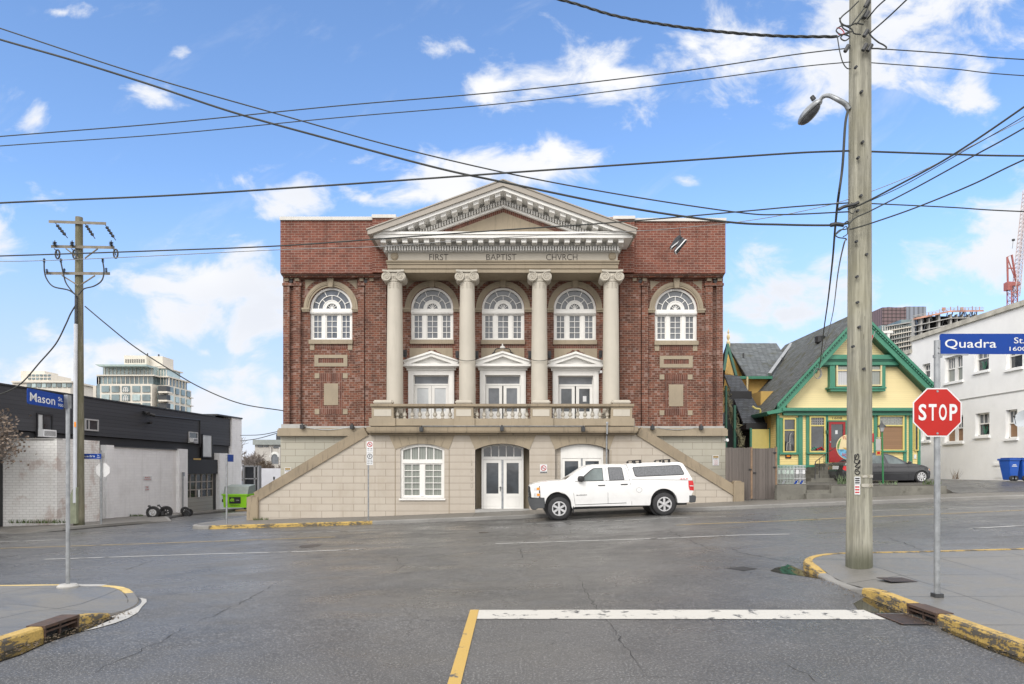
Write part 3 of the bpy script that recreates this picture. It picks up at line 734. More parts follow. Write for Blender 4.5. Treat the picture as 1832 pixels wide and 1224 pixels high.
# ---- ground floor window
def sash_grid(m, x0, x1, z0, z1, nx_, nz_, y0, y1, t=.028, fr=.05):
    """frame and muntins of a sash, panes left open"""
    m.box(x0, x1, y0, y1, z0, z0+fr).box(x0, x1, y0, y1, z1-fr, z1)
    m.box(x0, x0+fr, y0+.001, y1, z0+fr, z1-fr).box(x1-fr, x1, y0+.001, y1, z0+fr, z1-fr)
    for i in range(1, nx_):
        x = x0+fr+(x1-x0-2*fr)*i/nx_; m.box(x-t/2, x+t/2, y0+.008, y1, z0+fr, z1-fr)
    for j in range(1, nz_):
        z = z0+fr+(z1-z0-2*fr)*j/nz_; m.box(x0+fr, x1-fr, y0+.010, y1, z-t/2, z+t/2)
yw = YF+.14
w = MB(); ow = [(p[0], p[1]) for p in hw]
def inset(px0, px1, zb, pys, pyp, y=YF): return arch(X(px0, y), X(px1, y), zb, Z(pys, y), Z(pyp, y))
S = YF/F
w.prism(ow, yw-.05, yw+.06, holes=[inset(720.5, 791, Z(888.5, YF), 806, 799)])
w.box(X(720, YF), X(791, YF), yw-.055, yw+.05, Z(829, YF), Z(822, YF))
for px in (734.7, 748.3, 762, 775.5): w.box(X(px-.9, YF), X(px+.9, YF), yw, yw+.05, Z(822, YF), Z(798, YF))
w.box(X(751.5, YF), X(758.5, YF), yw-.02, yw+.05, Z(888, YF), Z(829, YF))
sash_grid(w, X(720.5, YF), X(752, YF), Z(888.5, YF), Z(829, YF), 2, 5, yw-.01, yw+.05)
sash_grid(w, X(758, YF), X(791, YF), Z(888.5, YF), Z(829, YF), 2, 5, yw-.01, yw+.05)
w.box(X(714, YF), X(797, YF), YF-.07, yw+.02, Z(895, YF), Z(892, YF))
wi = pc(w, 'window', 'wood_w'); wi['label'] = 'white arched ground floor window left of the entrance'
m = MB(); m.prism(inset(720, 792, Z(889, YF), 806, 798), yw+.05, yw+.08); pc(m, 'window_pane', 'glass_curt', wi)
# ---- doors
def door_leaf(x0, x1, z0, z1, y, gz0, gpad, parent, name='door', glass='glass', knob=0, panel=True):
    m = MB(); gx0, gx1 = x0+gpad, x1-gpad; gz1 = z1-gpad
    m.prism([(x0, z0), (x1, z0), (x1, z1), (x0, z1)], y, y+.06, holes=[[(gx0, gz0), (gx1, gz0), (gx1, gz1), (gx0, gz1)]])
    if panel:
        m.prism([(gx0-.02, z0+.14), (gx1+.02, z0+.14), (gx1+.02, gz0-.10), (gx0-.02, gz0-.10)], y-.012, y+.004,
                holes=[[(gx0+.02, z0+.18), (gx1-.02, z0+.18), (gx1-.02, gz0-.14), (gx0+.02, gz0-.14)]])
    d_ = pc(m, name, 'wood_w', parent)
    g_ = MB(); g_.box(gx0, gx1, y+.03, y+.05, gz0, gz1); pc(g_, 'door_glass', glass, d_)
    if knob:
        k = MB(); kx = x1-.05 if knob > 0 else x0+.05; kz = z0+.95
        k.cone((kx, y-.07, kz), (kx, y, kz), .035, .03, 10); k.box(kx-.012, kx+.012, y-.03, y, kz-.16, kz-.02)
        pc(k, 'door_knob', 'dmetal', d_)
    return d_
yd = YF+.62
m = MB(); xa, xb_ = X(861.5, yd), X(936.5, yd)
za = Z(913.5, YF)+.01
ztr = Z(822.5, yd); zd = Z(819, yd)
inn = arch(xa+.09, xb_-.09, Z(817, yd), Z(803, yd), Z(797.5, yd), 12)
m.prism(arch(xa, xb_, za, Z(800, yd), Z(790, yd), 12), yd, yd+.1, holes=[inn, [(xa+.07, za), (xb_-.07, za), (xb_-.07, ztr), (xa+.07, ztr)]])
for i in range(1, 5):
    x = xa+.09+(xb_-xa-.18)*i/5; m.box(x-.018, x+.018, yd+.02, yd+.09, Z(817, yd), Z(796, yd))
fd = pc(m, 'door_frame', 'wood_w'); fd['label'] = 'white frame with arched fanlight of the main entrance'
m = MB(); m.prism(inn, yd+.05, yd+.08); pc(m, 'fanlight', 'glass', fd)
xm = (xa+xb_)/2
door_leaf(xa+.075, xm-.045, za, ztr-.01, yd+.02, za+.68, .13, fd, knob=1)
door_leaf(xm+.045, xb_-.075, za, ztr-.01, yd+.02, za+.68, .13, fd)
m = MB(); m.box(xm-.043, xm+.043, yd+.03, yd+.06, za, ztr); pc(m, 'door_mullion', 'metal', fd)
# right doors behind the pickup
yr = YF+.16; m = MB(); xa, xb_ = X(1003, yr), X(1079, yr); za2 = Z(908, yr); zt2 = Z(820, yr)
m.prism(arch(xa, xb_, za2, Z(802, yr), Z(795, yr), 12), yr, yr+.1, holes=[[(xa+.06, za2), (xb_-.06, za2), (xb_-.06, zt2), (xa+.06, zt2)]])
fr = pc(m, 'door_frame', 'wood_w'); fr['label'] = 'white door frame with blank arched panel behind the pickup'
xm = (xa+xb_)/2
door_leaf(xa+.065, xm-.04, za2, zt2-.01, yr+.02, za2+.5, .11, fr); door_leaf(xm+.04, xb_-.065, za2, zt2-.01, yr+.02, za2+.5, .11, fr)
m = MB(); m.box(xm-.038, xm+.038, yr+.03, yr+.06, za2, zt2); pc(m, 'door_mullion', 'metal', fr)
m = MB(); m.prism([(p[0], p[1]) for p in hr], yr+.02, yr+.16, holes=[[(xa+.02, za2+.01), (xb_-.02, za2+.01), (xb_-.02, Z(803, yr)), ((xa+xb_)/2, Z(797, yr)), (xa+.02, Z(803, yr))]]); pc(m, 'door_side_panel', 'course')
# filler wall behind everything in the base, lintel floor
m = MB(); m.box(X(663, YF), X(1136, YF), YF+.9, YF+1.2, zg, Z(760, YF)); pc(m, 'inner_wall', 'tan')
# ---- stair capping, end pedestals, steps
def cap(pts, label):
    m = MB(); (x0, z0), (x1, z1) = [pz(px, py, YF) for px, py in pts]
    d = Vector((x1-x0, z1-z0)).normalized(); q = Vector((-d.y, d.x)); t = .40
    if q.y < 0: q = -q
    a, b = Vector((x0, z0)), Vector((x1, z1))
    m.prism([a, b, b+q*t, a+q*t], YF-.07, YF+.55); o = pc(m, 'stair_coping', 'tan2'); return o
cap([(463, 896), (659, 779)], ''); cap([(1312, 887), (1139, 779)], '')
def pedestal(px0, px1, py0, y=YF):
    m = MB(); x0, x1 = X(px0, y), X(px1, y); z = Z(py0, y); m.box(x0, x1, y-.12, y+.62, zg, z)
    n = 8; c = (x0+x1)/2; w_ = (x1-x0)*.36
    m.prism([(c-w_, z), (c+w_, z)]+[(c+w_*cos(pi*i/n), z+.07*sin(pi*i/n)) for i in range(1, n)], y-.03, y+.52)
    pc(m, 'stair_pedestal', 'tan2', bevel=.012)
pedestal(443, 463, 889); pedestal(1311, 1330, 863)
for (xa, xb_, za_, zb_) in ((X(463, YF), X(657, YF), -.2, Z(768, YF)), (X(1311, YF), X(1141, YF), .55, Z(768, YF))):
    m = MB(); n = 22
    for i in range(n):
        a, b = xa+(xb_-xa)*i/n, xa+(xb_-xa)*(i+1)/n
        m.box(min(a, b), max(a, b), YF+.43, 30.3, zg, za_+(zb_-za_)*(i+1)/n-.15)
    pc(m, 'stair_steps', 'conc')
# ---- terrace: ledge, plinth, balustrade
zf = Z(750, YF)
m = MB(); m.box(X(663, YF), X(1136, YF), YF+.02, 30.75, Z(776, YF), zf-.05); pc(m, 'terrace_floor', 'conc')
m = MB(); m.pbox(655, 1142, 763.5, 772, 28.42, 29.6); m.prism([(X(655, 28.42), Z(772.005, 28.42)), (X(1142, 28.42), Z(772.005, 28.42)), (X(1138, 28.42), Z(774.5, 28.42)), (X(659, 28.42), Z(774.5, 28.42))], 28.42, 29.6)
m.pbox(661, 1137, 775, 778.5, 28.62, 29.5)
pc(m, 'terrace_ledge', 'tan2', bevel=.02)
m = MB(); m.pbox(663, 1133, 749, 761.5, 28.70, 29.3)
for a, b in ((660, 707), (812, 849), (949, 990), (1092, 1135)): m.pbox(a, b, 748.2, 762, 28.64, 29.32)
pc(m, 'balustrade_plinth', 'tan')
m = MB(); m.pbox(662, 1135, 722.5, 727.5, 28.62, 29.28); m.pbox(664, 1133, 727.5, 729, 28.68, 29.22); pc(m, 'balustrade_rail', 'tan2', bevel=.012)
yp = 28.69
for a, b in ((665, 704), (812, 847), (949, 987), (1093, 1131)):
    m = MB(); m.pbox(a, b, 729, 748.3, yp, 29.24); q = pc(m, 'pedestal', 'tan')
    m = MB(); m.pbox(a+4, b-4, 732.5, 744.5, yp-.015, yp+.01); pc(m, 'pedestal_panel', 'cream', q)
    m = MB(); m.pbox(a+2, b-2, 715.5, 722.6, 28.72, 29.18); pc(m, 'pedestal_cap', 'cream', q, bevel=.05)
BP = [(0, .095), (.05, .095), (.055, .07), (.09, .06), (.13, .045), (.17, .062), (.25, .098), (.33, .108), (.40, .10), (.50, .072), (.62, .05), (.72, .042), (.76, .058), (.80, .04), (.86, .06), (.90, .09), (1, .09)]
zb0, zb1 = Z(749, 28.95), Z(728.5, 28.95); hb = zb1-zb0
prof = [(r*.86, t*hb) for t, r in BP]
for a, b in ((704, 812), (847, 949), (987, 1093)):
    k = 8; first = None
    for i in range(k):
        px = a+(b-a)*(i+.5)/k
        bb = MB(); bb.lathe((X(px, 28.95), 28.95, zb0), prof, 14); pc(bb, 'baluster', 'cream', smooth=True)
# ---- columns
zc0, zc1 = zf, Z(503, 29.75)
yc = 29.75
def volute(cx, cz, sgn, y0, y1, R=.215):
    m = MB(); m.cone((cx, y0, cz), (cx, y1, cz), R, R, 24)
    pts = []
    for i in range(56):
        t = i/55; a = pi/2-sgn*(-1)*t*2*pi*2.1; r = R*(1-.80*t)
        pts.append((cx+r*cos(a)*1, y0-.012, cz+r*sin(a)))
    m.tube(pts, [.030*(1-.55*i/55) for i in range(56)], 6)
    m.cone((cx, y0-.03, cz), (cx, y0, cz), .035, .045, 10)
    return m
for px in (706.5, 836, 965, 1093):
    cx = X(px, yc); h = zc1-zc0
    sh = MB(); pr = [(.40, 0), (.40, .06), (.46, .07), (.47, .12), (.46, .17), (.40, .19), (.385, .24), (.43, .27), (.43, .31), (.375, .34)]
    pr = [(r*.98, z) for r, z in pr]
    pr += [(.362-.045*(t/10)**1.7, .34+(h-.44)*t/10) for t in range(11)]
    sh.lathe((cx, yc, zc0), pr, 28)
    col = pc(sh, 'column', 'cream', smooth=True)
    ca = MB(); zt = Z(486.5, yc-.35)
    ca.lathe((cx, yc, zc1-.10), [(.318, 0), (.345, .02), (.345, .05), (.325, .07), (.33, .12), (.37, .20), (.36, .26), (.33, .30)], 24)
    # abacus with curved sides
    q = []
    for s_ in range(4):
        for i in range(7):
            t = (i/6-.5)*2; e = .46*t; dd = .46-.07*(1-t*t)
            v = Vector((e, -dd)); v.rotate(Matrix.Rotation(pi/2*s_, 2)); q.append((cx+v.x, yc+v.y))
    ca.prism(q, zt-.005, zt+.075, ax='z')
    ca.box(cx-.36, cx+.36, yc-.33, yc+.33, zt-.10, zt-.01)
    for sgn in (-1, 1):
        v = volute(cx+sgn*.315, zt-.20, sgn, yc-.37, yc+.37, .205); ca.v, ca.f = (lambda A, B: (A.v+B.v, A.f+[tuple(i+len(A.v) for i in f) for f in B.f]))(ca, v)
    for i in range(-2, 3): ca.cone((cx+i*.11, yc-.36, zt-.16), (cx+i*.11, yc-.33, zt-.26), .045, .02, 8)
    for i in (-1.9, -1.2, 0, 1.2, 1.9):
        for k in range(3): ca.cone((cx+i*.11, yc-.335+abs(i)*.03, zt-.46-k*.085), (cx+i*.11, yc-.335+abs(i)*.03, zt-.50-k*.085), .025, .008, 6)
    pc(ca, 'capital', 'cream', col, smooth=True)
# ---- entablature
m = MB()
x0e, x1e = X(693, 29.35), X(1106, 29.35)
m.box(x0e+.02, x1e-.02, 29.42, 31.2, Z(487, 29.35), Z(480, 29.35))
m.box(x0e, x1e, 29.37, 31.2, Z(480, 29.35), Z(473, 29.35)); m.box(x0e-.03, x1e+.03, 29.33, 31.2, Z(473, 29.35), Z(469, 29.35))
m.box(x0e-.05, x1e+.05, 29.28, 31.2, Z(469, 29.35), Z(466.5, 29.35))
pc(m, 'architrave', 'tan')
m = MB(); m.box(x0e+.02, x1e-.02, 29.38, 31.2, Z(466.4, 29.35), Z(451, 29.35)); fz = pc(m, 'frieze', 'cream')
for px in (705.5, 1095.5):
    m = MB(); c = (X(px, 29.36), 29.36, Z(458.5, 29.36)); m.cone((c[0], 29.34, c[2]), (c[0], 29.39, c[2]), .16, .17, 24); m.cone((c[0], 29.32, c[2]), (c[0], 29.35, c[2]), .12, .14, 24); pc(m, 'roundel', 'tan', fz)
for s_, a, b in (('FIRST', 768, 802), ('BAPTIST', 870, 924), ('CHVRCH', 977, 1033)):
    text(s_, ((X(a, 29.37)+X(b, 29.37))/2, 29.374, Z(460, 29.37)), (1, 0, 0), (0, 0, 1), X(b, 29.37)-X(a, 29.37), .265, 'lettering', M['letter'], fz, -.004)
def teeth(m, x0, x1, sp, w_, y0, y1, z0, z1):
    n = int((x1-x0)/sp); s0 = x0+((x1-x0)-(n*sp))/2+sp/2
    for i in range(n): m.box(s0+i*sp-w_/2, s0+i*sp+w_/2, y0, y1, z0, z1)
m = MB(); m.box(X(689, 29.2), X(1107, 29.2), 29.26, 31.2, Z(451, 29.3), Z(448, 29.3)); m.box(X(686, 29.2), X(1110, 29.2), 29.30, 31.2, 11.17, 11.56)
m.box(X(680, 29.1), X(1116, 29.1), 29.2, 31.2, 11.385, 11.55)
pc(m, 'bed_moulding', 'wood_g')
m = MB(); teeth(m, X(687, 29.1), X(1109, 29.1), .115, .068, 29.12, 29.32, 11.20, 11.375); pc(m, 'dentils', 'wood_w')
m = MB(); teeth(m, X(676, 28.9), X(1121, 28.9), .455, .215, 28.72, 29.22, 11.40, 11.555); teeth(m, X(676, 28.9), X(1121, 28.9), .455, .25, 28.70, 29.22, 11.52, 11.556); pc(m, 'modillions', 'wood_w')
m = MB(); m.box(X(668, 28.6), X(1132, 28.6), 28.6, 31.2, 11.556, 11.76); m.box(X(666, 28.55), X(1134, 28.55), 28.55, 31.2, 11.70, 11.80); pc(m, 'cornice', 'wood_w')
# ---- pediment
XA, K = X(900, 28.35), .364
XL, XR = X(657.5, 28.35), X(1138.5, 28.35)
def rake(m, zo, th, y0, y1, clip=11.80, xl=XL, xr=XR):
    """two sloping bands below the apex height zo, thickness th (vertical)"""
    for e, sg in ((xl, -1), (xr, 1)):
        xe = e
        pts = [(XA, zo), (XA, zo-th)]
        L = abs(xe-XA); zl = zo-th-K*L
        if zl < clip:
            Lc = (zo-th-clip)/K; Lo = min(L, (zo-clip)/K)
            pts += [(XA+sg*Lc, clip), (XA+sg*Lo, max(clip, zo-K*Lo))]
            if Lo == L: pts = [(XA, zo), (XA, zo-th), (XA+sg*Lc, clip), (xe, clip), (xe, zo-K*L)]
        else: pts += [(xe, zl), (xe, zo-K*L)]
        m.prism(pts, y0, y1)
    return m
m = MB(); rake(m, 13.87, .24, 28.34, 31.3, 11.62); rake(m, 13.905, .05, 28.30, 31.3, 11.6, XL-.05, XR+.05); pc(m, 'raking_gutter', 'greige')
m = MB(); rake(m, 13.65, .17, 28.44, 31.2, 11.80, X(664, 28.45), X(1134, 28.45)); pc(m, 'raking_cornice', 'wood_w')
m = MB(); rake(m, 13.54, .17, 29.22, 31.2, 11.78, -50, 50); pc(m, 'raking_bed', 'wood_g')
def slope_teeth(m, zo, sp, w_, h_, y0, y1, zmin):
    for sg in (-1, 1):
        i = 0
        while True:
            x = XA+sg*(sp*(i+.5)); zc = zo-K*abs(x-XA)
            if zc-h_ < zmin: break
            a, b = x-w_/2, x+w_/2
            ka, kb = zo-K*abs(a-XA), zo-K*abs(b-XA)
            m.prism([(a, ka), (b, kb), (b, kb-h_), (a, ka-h_)], y0, y1); i += 1
m = MB(); slope_teeth(m, 13.495, .455, .22, .15, 28.56, 29.24, 11.83); slope_teeth(m, 13.50, .455, .26, .05, 28.53, 29.24, 11.87); pc(m, 'modillions', 'wood_w')
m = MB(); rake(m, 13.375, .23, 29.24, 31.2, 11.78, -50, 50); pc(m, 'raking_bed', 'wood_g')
m = MB(); slope_teeth(m, 13.33, .115, .066, .15, 29.06, 29.25, 11.83); pc(m, 'dentils', 'wood_w')
m = MB(); rake(m, 13.17, .10, 29.18, 31.2, 11.78, -50, 50); pc(m, 'raking_moulding', 'wood_w')
m = MB(); zt_ = 13.09; L = (zt_-11.78)/K; m.prism([(XA-L, 11.78), (XA+L, 11.78), (XA, zt_)], 29.34, 31.0); pc(m, 'tympanum_brick', 'brick_sold')
zt_ = 12.90; L = (zt_-11.93)/K; m = MB(); m.prism([(XA-L*.98, 11.93), (XA+L*.98, 11.93), (XA, zt_)], 29.325, 29.4); pc(m, 'tympanum_panel', 'tan')
m = MB()
m.prism([(XL-.03, 13.87-K*(XA-XL)), (XA, 13.92), (XA, 13.86), (XL-.03, 13.81-K*(XA-XL))], 28.36, 36); m.prism([(XR+.03, 13.87-K*(XR-XA)), (XA, 13.92), (XA, 13.86), (XR+.03, 13.81-K*(XR-XA))], 28.36, 36)
pc(m, 'roof', pm('roof_membrane', (.08, .08, .085), .8))
m = MB(); m.prism([(XL+.5, 11.7), (XR-.5, 11.7), (XA, 13.6)], 31.0, 35.9); pc(m, 'gable_wall', 'brick_up')
# ---- upper brick band and parapet
zub, zut = Z(489, YU), Z(393.5, YU)
m = MB(); m.box(X(501.5, YU), X(1298, YU), YU, yb, zub, zut); m.box(X(666, 30.1), X(1135, 30.1), 30.1, 31, zub-.0, Z(389, 30.1)); pc(m, 'upper_wall', 'brick_up')
m = MB(); m.box(X(506, 30.45), X(1294, 30.45), 30.42, yb-.1, zub-.12, zub-.002); m.box(X(503, 30.35), X(1296, 30.35), 30.34, yb-.1, zub-.05, zub-.001); pc(m, 'corbel_course', 'brick')
m = MB()
for a, b, c_, d_ in ((500, 668, 387.5, 393.5), (665, 708, 383.5, 389.5), (1097, 1136.5, 386, 391.5), (1133, 1299.5, 390, 395.5), (700, 1100, 388, 393.5)):
    m.pbox(a, b, c_, d_, YU-.08 if not (664 < a < 670 or 1090 < a < 1100) else 30.02, YU+.35)
m.box(X(500, YU), X(500, YU)+.4, YU+.35, yb, zut, Z(387.5, YU)); m.box(X(1299, YU)-.4, X(1299, YU), YU+.35, yb, zut, Z(387.5, YU))
pc(m, 'parapet_coping', 'wood_g')
# ---- main brick wall with openings
def mirror(px): return 1801-px      # left wing x -> right wing x
SM = YM/F
Rw = .955
wins = [(592.3, 551.6), (773, 551.6), (900, 552), (1028.6, 552.3), (1209.6, 553.3)]
def whole(cx, py):
    zc = Z(py, YM); x = X(cx, YM); zb = zc-1.46
    n = 24; return [(x-Rw, zb), (x+Rw, zb)]+[(x+Rw*cos(pi*i/n), zc+Rw*sin(pi*i/n)) for i in range(n+1)]
doors = [(771.3, 0), (899.5, 0), (1030, 1.0)]
dh = []
for cx, dy in doors:
    x0, x1 = X(cx-31.5, YM), X(cx+31.5, YM); dh.append([(x0, zf-.02), (x1, zf-.02), (x1, Z(671+dy, YM)), (x0, Z(671+dy, YM))])
m = MB(); xl, xr = X(509, YM), X(1292, YM)
m.prism([(xl, Z(767, YM)-.3), (xr, Z(767, YM)-.3), (xr, zub-.1), (xl, zub-.1)], YM, YM+.45, holes=[whole(*w_) for w_ in wins]+dh)
m.box(xl, xl+.4, YM+.451, yb-.3, zg, zub-.1); m.box(xr-.4, xr, YM+.451, yb-.3, zg, zub-.1); m.box(xl, xr, yb-.4, yb-.2, zg, zub-.1)
pc(m, 'brick_wall', 'brick')
for a, b in ((506.5, 517.8), (525, 537.5), (640.5, 651.7), (653.6, 691)):
    for p, q in ((a, b), (mirror(b)-1, mirror(a)-1)): m = MB(); m.pbox(p, q, 488, 766, YM-.14, YM+.02); pc(m, 'brick_pilaster', 'brick')
for a, b in ((504.8, 539), (639, 652.7)):
    for p, q in ((a, b), (mirror(b)-1, mirror(a)-1)): m = MB(); m.pbox(p, q, 506.5, 511, YM-.19, YM+.02); pc(m, 'pilaster_band', 'brick')
for a, b in ((508.5, 516), (519, 524), (527, 535), (643, 650), (653, 658), (661, 668)):
    for p, q in ((a, b), (mirror(b)-1, mirror(a)-1)):
        m = MB(); c0_ = 492.5; m.pbox(p, q, c0_, c0_+(10 if (b-a) > 6 else 6), YM-.20, YM+.02); pc(m, 'pilaster_capital', 'tan')
# little hollows below the capitals, their shade put in as black discs
for p in (522, 655.5, mirror(522)-1, mirror(655.5)-1):
    m = MB(); m.cone((X(p, YM), YM-.155, Z(504.5, YM)), (X(p, YM), YM-.1, Z(504.5, YM)), .085, .085, 12); pc(m, 'vent_or_hollow', 'black')
def soldier(a, b, c_, d_, y=YM-.012): m = MB(); m.pbox(a, b, c_, d_, y, YM+.02); pc(m, 'soldier_course', 'brick_sold')
def block(a, b, c_, d_, pr=.03, mat='tan', name='stone_block'): m = MB(); m.pbox(a, b, c_, d_, YM-pr, YM+.02); return pc(m, name, mat)
# ---- arched windows
def arched_window(cx, py, gm='glass_grey', openleaf=False):
    x, zc = X(cx, YM), Z(py, YM); y0 = YM+.16; m = MB()
    m.band(x, zc, .86, Rw, 0, 180, y0-.06, y0+.06, 24)
    m.band(x, zc, .60, .635, 0, 180, y0, y0+.05, 20); m.band(x, zc, .245, .405, 0, 180, y0-.04, y0+.05, 18); m.band(x, zc, .36, .405, 0, 180, y0-.055, y0+.05, 18)
    for a in (23, 67, 113, 157): m.spoke(x, zc, a, .625, .87, .03, y0+.004, y0+.05)
    for a in (45, 90, 135): m.spoke(x, zc, a, .39, .61, .03, y0+.004, y0+.05)
    for a in (40, 68, 90, 112, 140): m.spoke(x, zc, a, .03, .25, .026, y0+.002, y0+.05)
    m.band(x, zc, 0.0, .06, 0, 180, y0-.01, y0+.05, 8)
    m.box(x-Rw, x+Rw, y0-.07, y0+.05, zc-.09, zc+.001); m.box(x-Rw, x+Rw, y0-.15, y0+.05, zc-.20, zc-.09); m.box(x-Rw-.0, x+Rw+.0, y0-.11, y0+.05, zc-.245, zc-.20)
    zb = zc-1.43
    for a, b in ((-Rw, -.86), (.86, Rw), (-.42, -.28), (.28, .42)): m.box(x+a, x+b, y0-.03, y0+.05, zb, zc-.245)
    m.box(x-Rw, x+Rw, y0-.05, y0+.05, zb, zb+.07)
    for a, b in ((-.86, -.42), (-.28, .28), (.28+.14, .86)):
        sash_grid(m, x+a, x+b, zb+.07, zc-.245, 2, 4, y0, y0+.045, .024, .052)
    w_ = pc(m, 'window', 'wood_w')
    g_ = MB(); n = 20
    g_.prism([(x-.88, zb+.03), (x+.88, zb+.03)]+[(x+.88*cos(pi*i/n), zc+.88*sin(pi*i/n)) for i in range(n+1)], y0+.045, y0+.07); pc(g_, 'window_pane', gm, w_)
    a = MB(); a.band(x, zc, .965, 1.05, 0, 180, YM-.035, YM+.02, 32); a.band(x, zc, 1.05, 1.215, 0, 180, YM-.07, YM+.02, 32); a.band(x, zc, 1.10, 1.13, 0, 180, YM-.085, YM+.02, 32)
    pc(a, 'window_arch', 'tan')
    k = MB(); k.prism([(x-.10, zc+.93), (x+.10, zc+.93), (x+.16, zc+1.50), (x-.16, zc+1.50)], YM-.15, YM+.02); k.box(x-.21, x+.21, YM-.17, YM+.02, zc+1.50, zc+1.56); pc(k, 'keystone', 'tan')
    for s_ in (-1, 1):
        i_ = MB(); a0, a1 = sorted((x+s_*.95, x+s_*1.30)); i_.box(a0, a1, YM-.13, YM+.02, zc-.09, zc); i_.box(a0+.02, a1-.02, YM-.09, YM+.02, zc-.17, zc-.09); pc(i_, 'impost', 'tan')
        sp = MB(); cx_, cz_ = x+s_*1.17, zc+1.29
        arcp = [(x+s_*1.42*cos(radians(a_)), zc+1.42*sin(radians(a_))) for a_ in (60, 55, 50, 45, 40, 36)]
        sp.prism([(cx_, cz_)]+arcp, YM-.008, YM+.02); pc(sp, 'spandrel_panel', 'tan')
    s_ = MB(); s_.box(x-Rw-.03, x+Rw+.03, YM-.10, YM+.02, zc-1.62, zc-1.43); pc(s_, 'window_sill', 'tan')
    return w_
for i, (cx, py) in enumerate(wins):
    w_ = arched_window(cx, py, 'glass_grey')
    w_['label'] = ['arched window of the left wing', 'arched window between the first two columns', 'middle arched window', 'arched window between the last two columns', 'arched window of the right wing'][i]
for cx in (592.3, 1209.6):
    o = 0 if cx < 900 else 2
    soldier(cx-28, cx+28, 615.5+o, 624+o)
    block(cx-38, cx-30, 615+o, 626+o); block(cx+30, cx+38, 615+o, 626+o)
    m = MB(); y = YM; r0 = [(X(cx-29.5, y), Z(656+o, y)), (X(cx+29.5, y), Z(656+o, y)), (X(cx+29.5, y), Z(635+o, y)), (X(cx-29.5, y), Z(635+o, y))]
    h0 = [(X(cx-22.5, y), Z(649.5+o, y)), (X(cx+22.5, y), Z(649.5+o, y)), (X(cx+22.5, y), Z(641+o, y)), (X(cx-22.5, y), Z(641+o, y))]
    m.prism(r0, YM-.035, YM+.02, holes=[h0]); pc(m, 'stone_frame', 'tan'); soldier(cx-22.5, cx+22.5, 641+o, 649.5+o, YM-.004)
    for a in (-29.5, 21): block(cx+a, cx+a+8.5, 668+o, 677+o); block(cx+a, cx+a+8.5, 732+o, 741+o)
    soldier(cx-20.5, cx+20.5, 668+o, 677+o); soldier(cx-20.5, cx+20.5, 732.5+o, 741+o)
    block(cx-12.8, cx+12.8, 686+o, 725+o, .02, 'tan', 'stone_panel')
    m = MB(); y = YM
    m.prism([(X(cx-20, y), Z(734+o, y)), (X(cx+20, y), Z(734+o, y)), (X(cx+20, y), Z(677+o, y)), (X(cx-20, y), Z(677+o, y))], YM-.006, YM+.02,
            holes=[[(X(cx-15, y), Z(727+o, y)), (X(cx+15, y), Z(727+o, y)), (X(cx+15, y), Z(684+o, y)), (X(cx-15, y), Z(684+o, y))]]); pc(m, 'brick_frame', 'brick_sold')
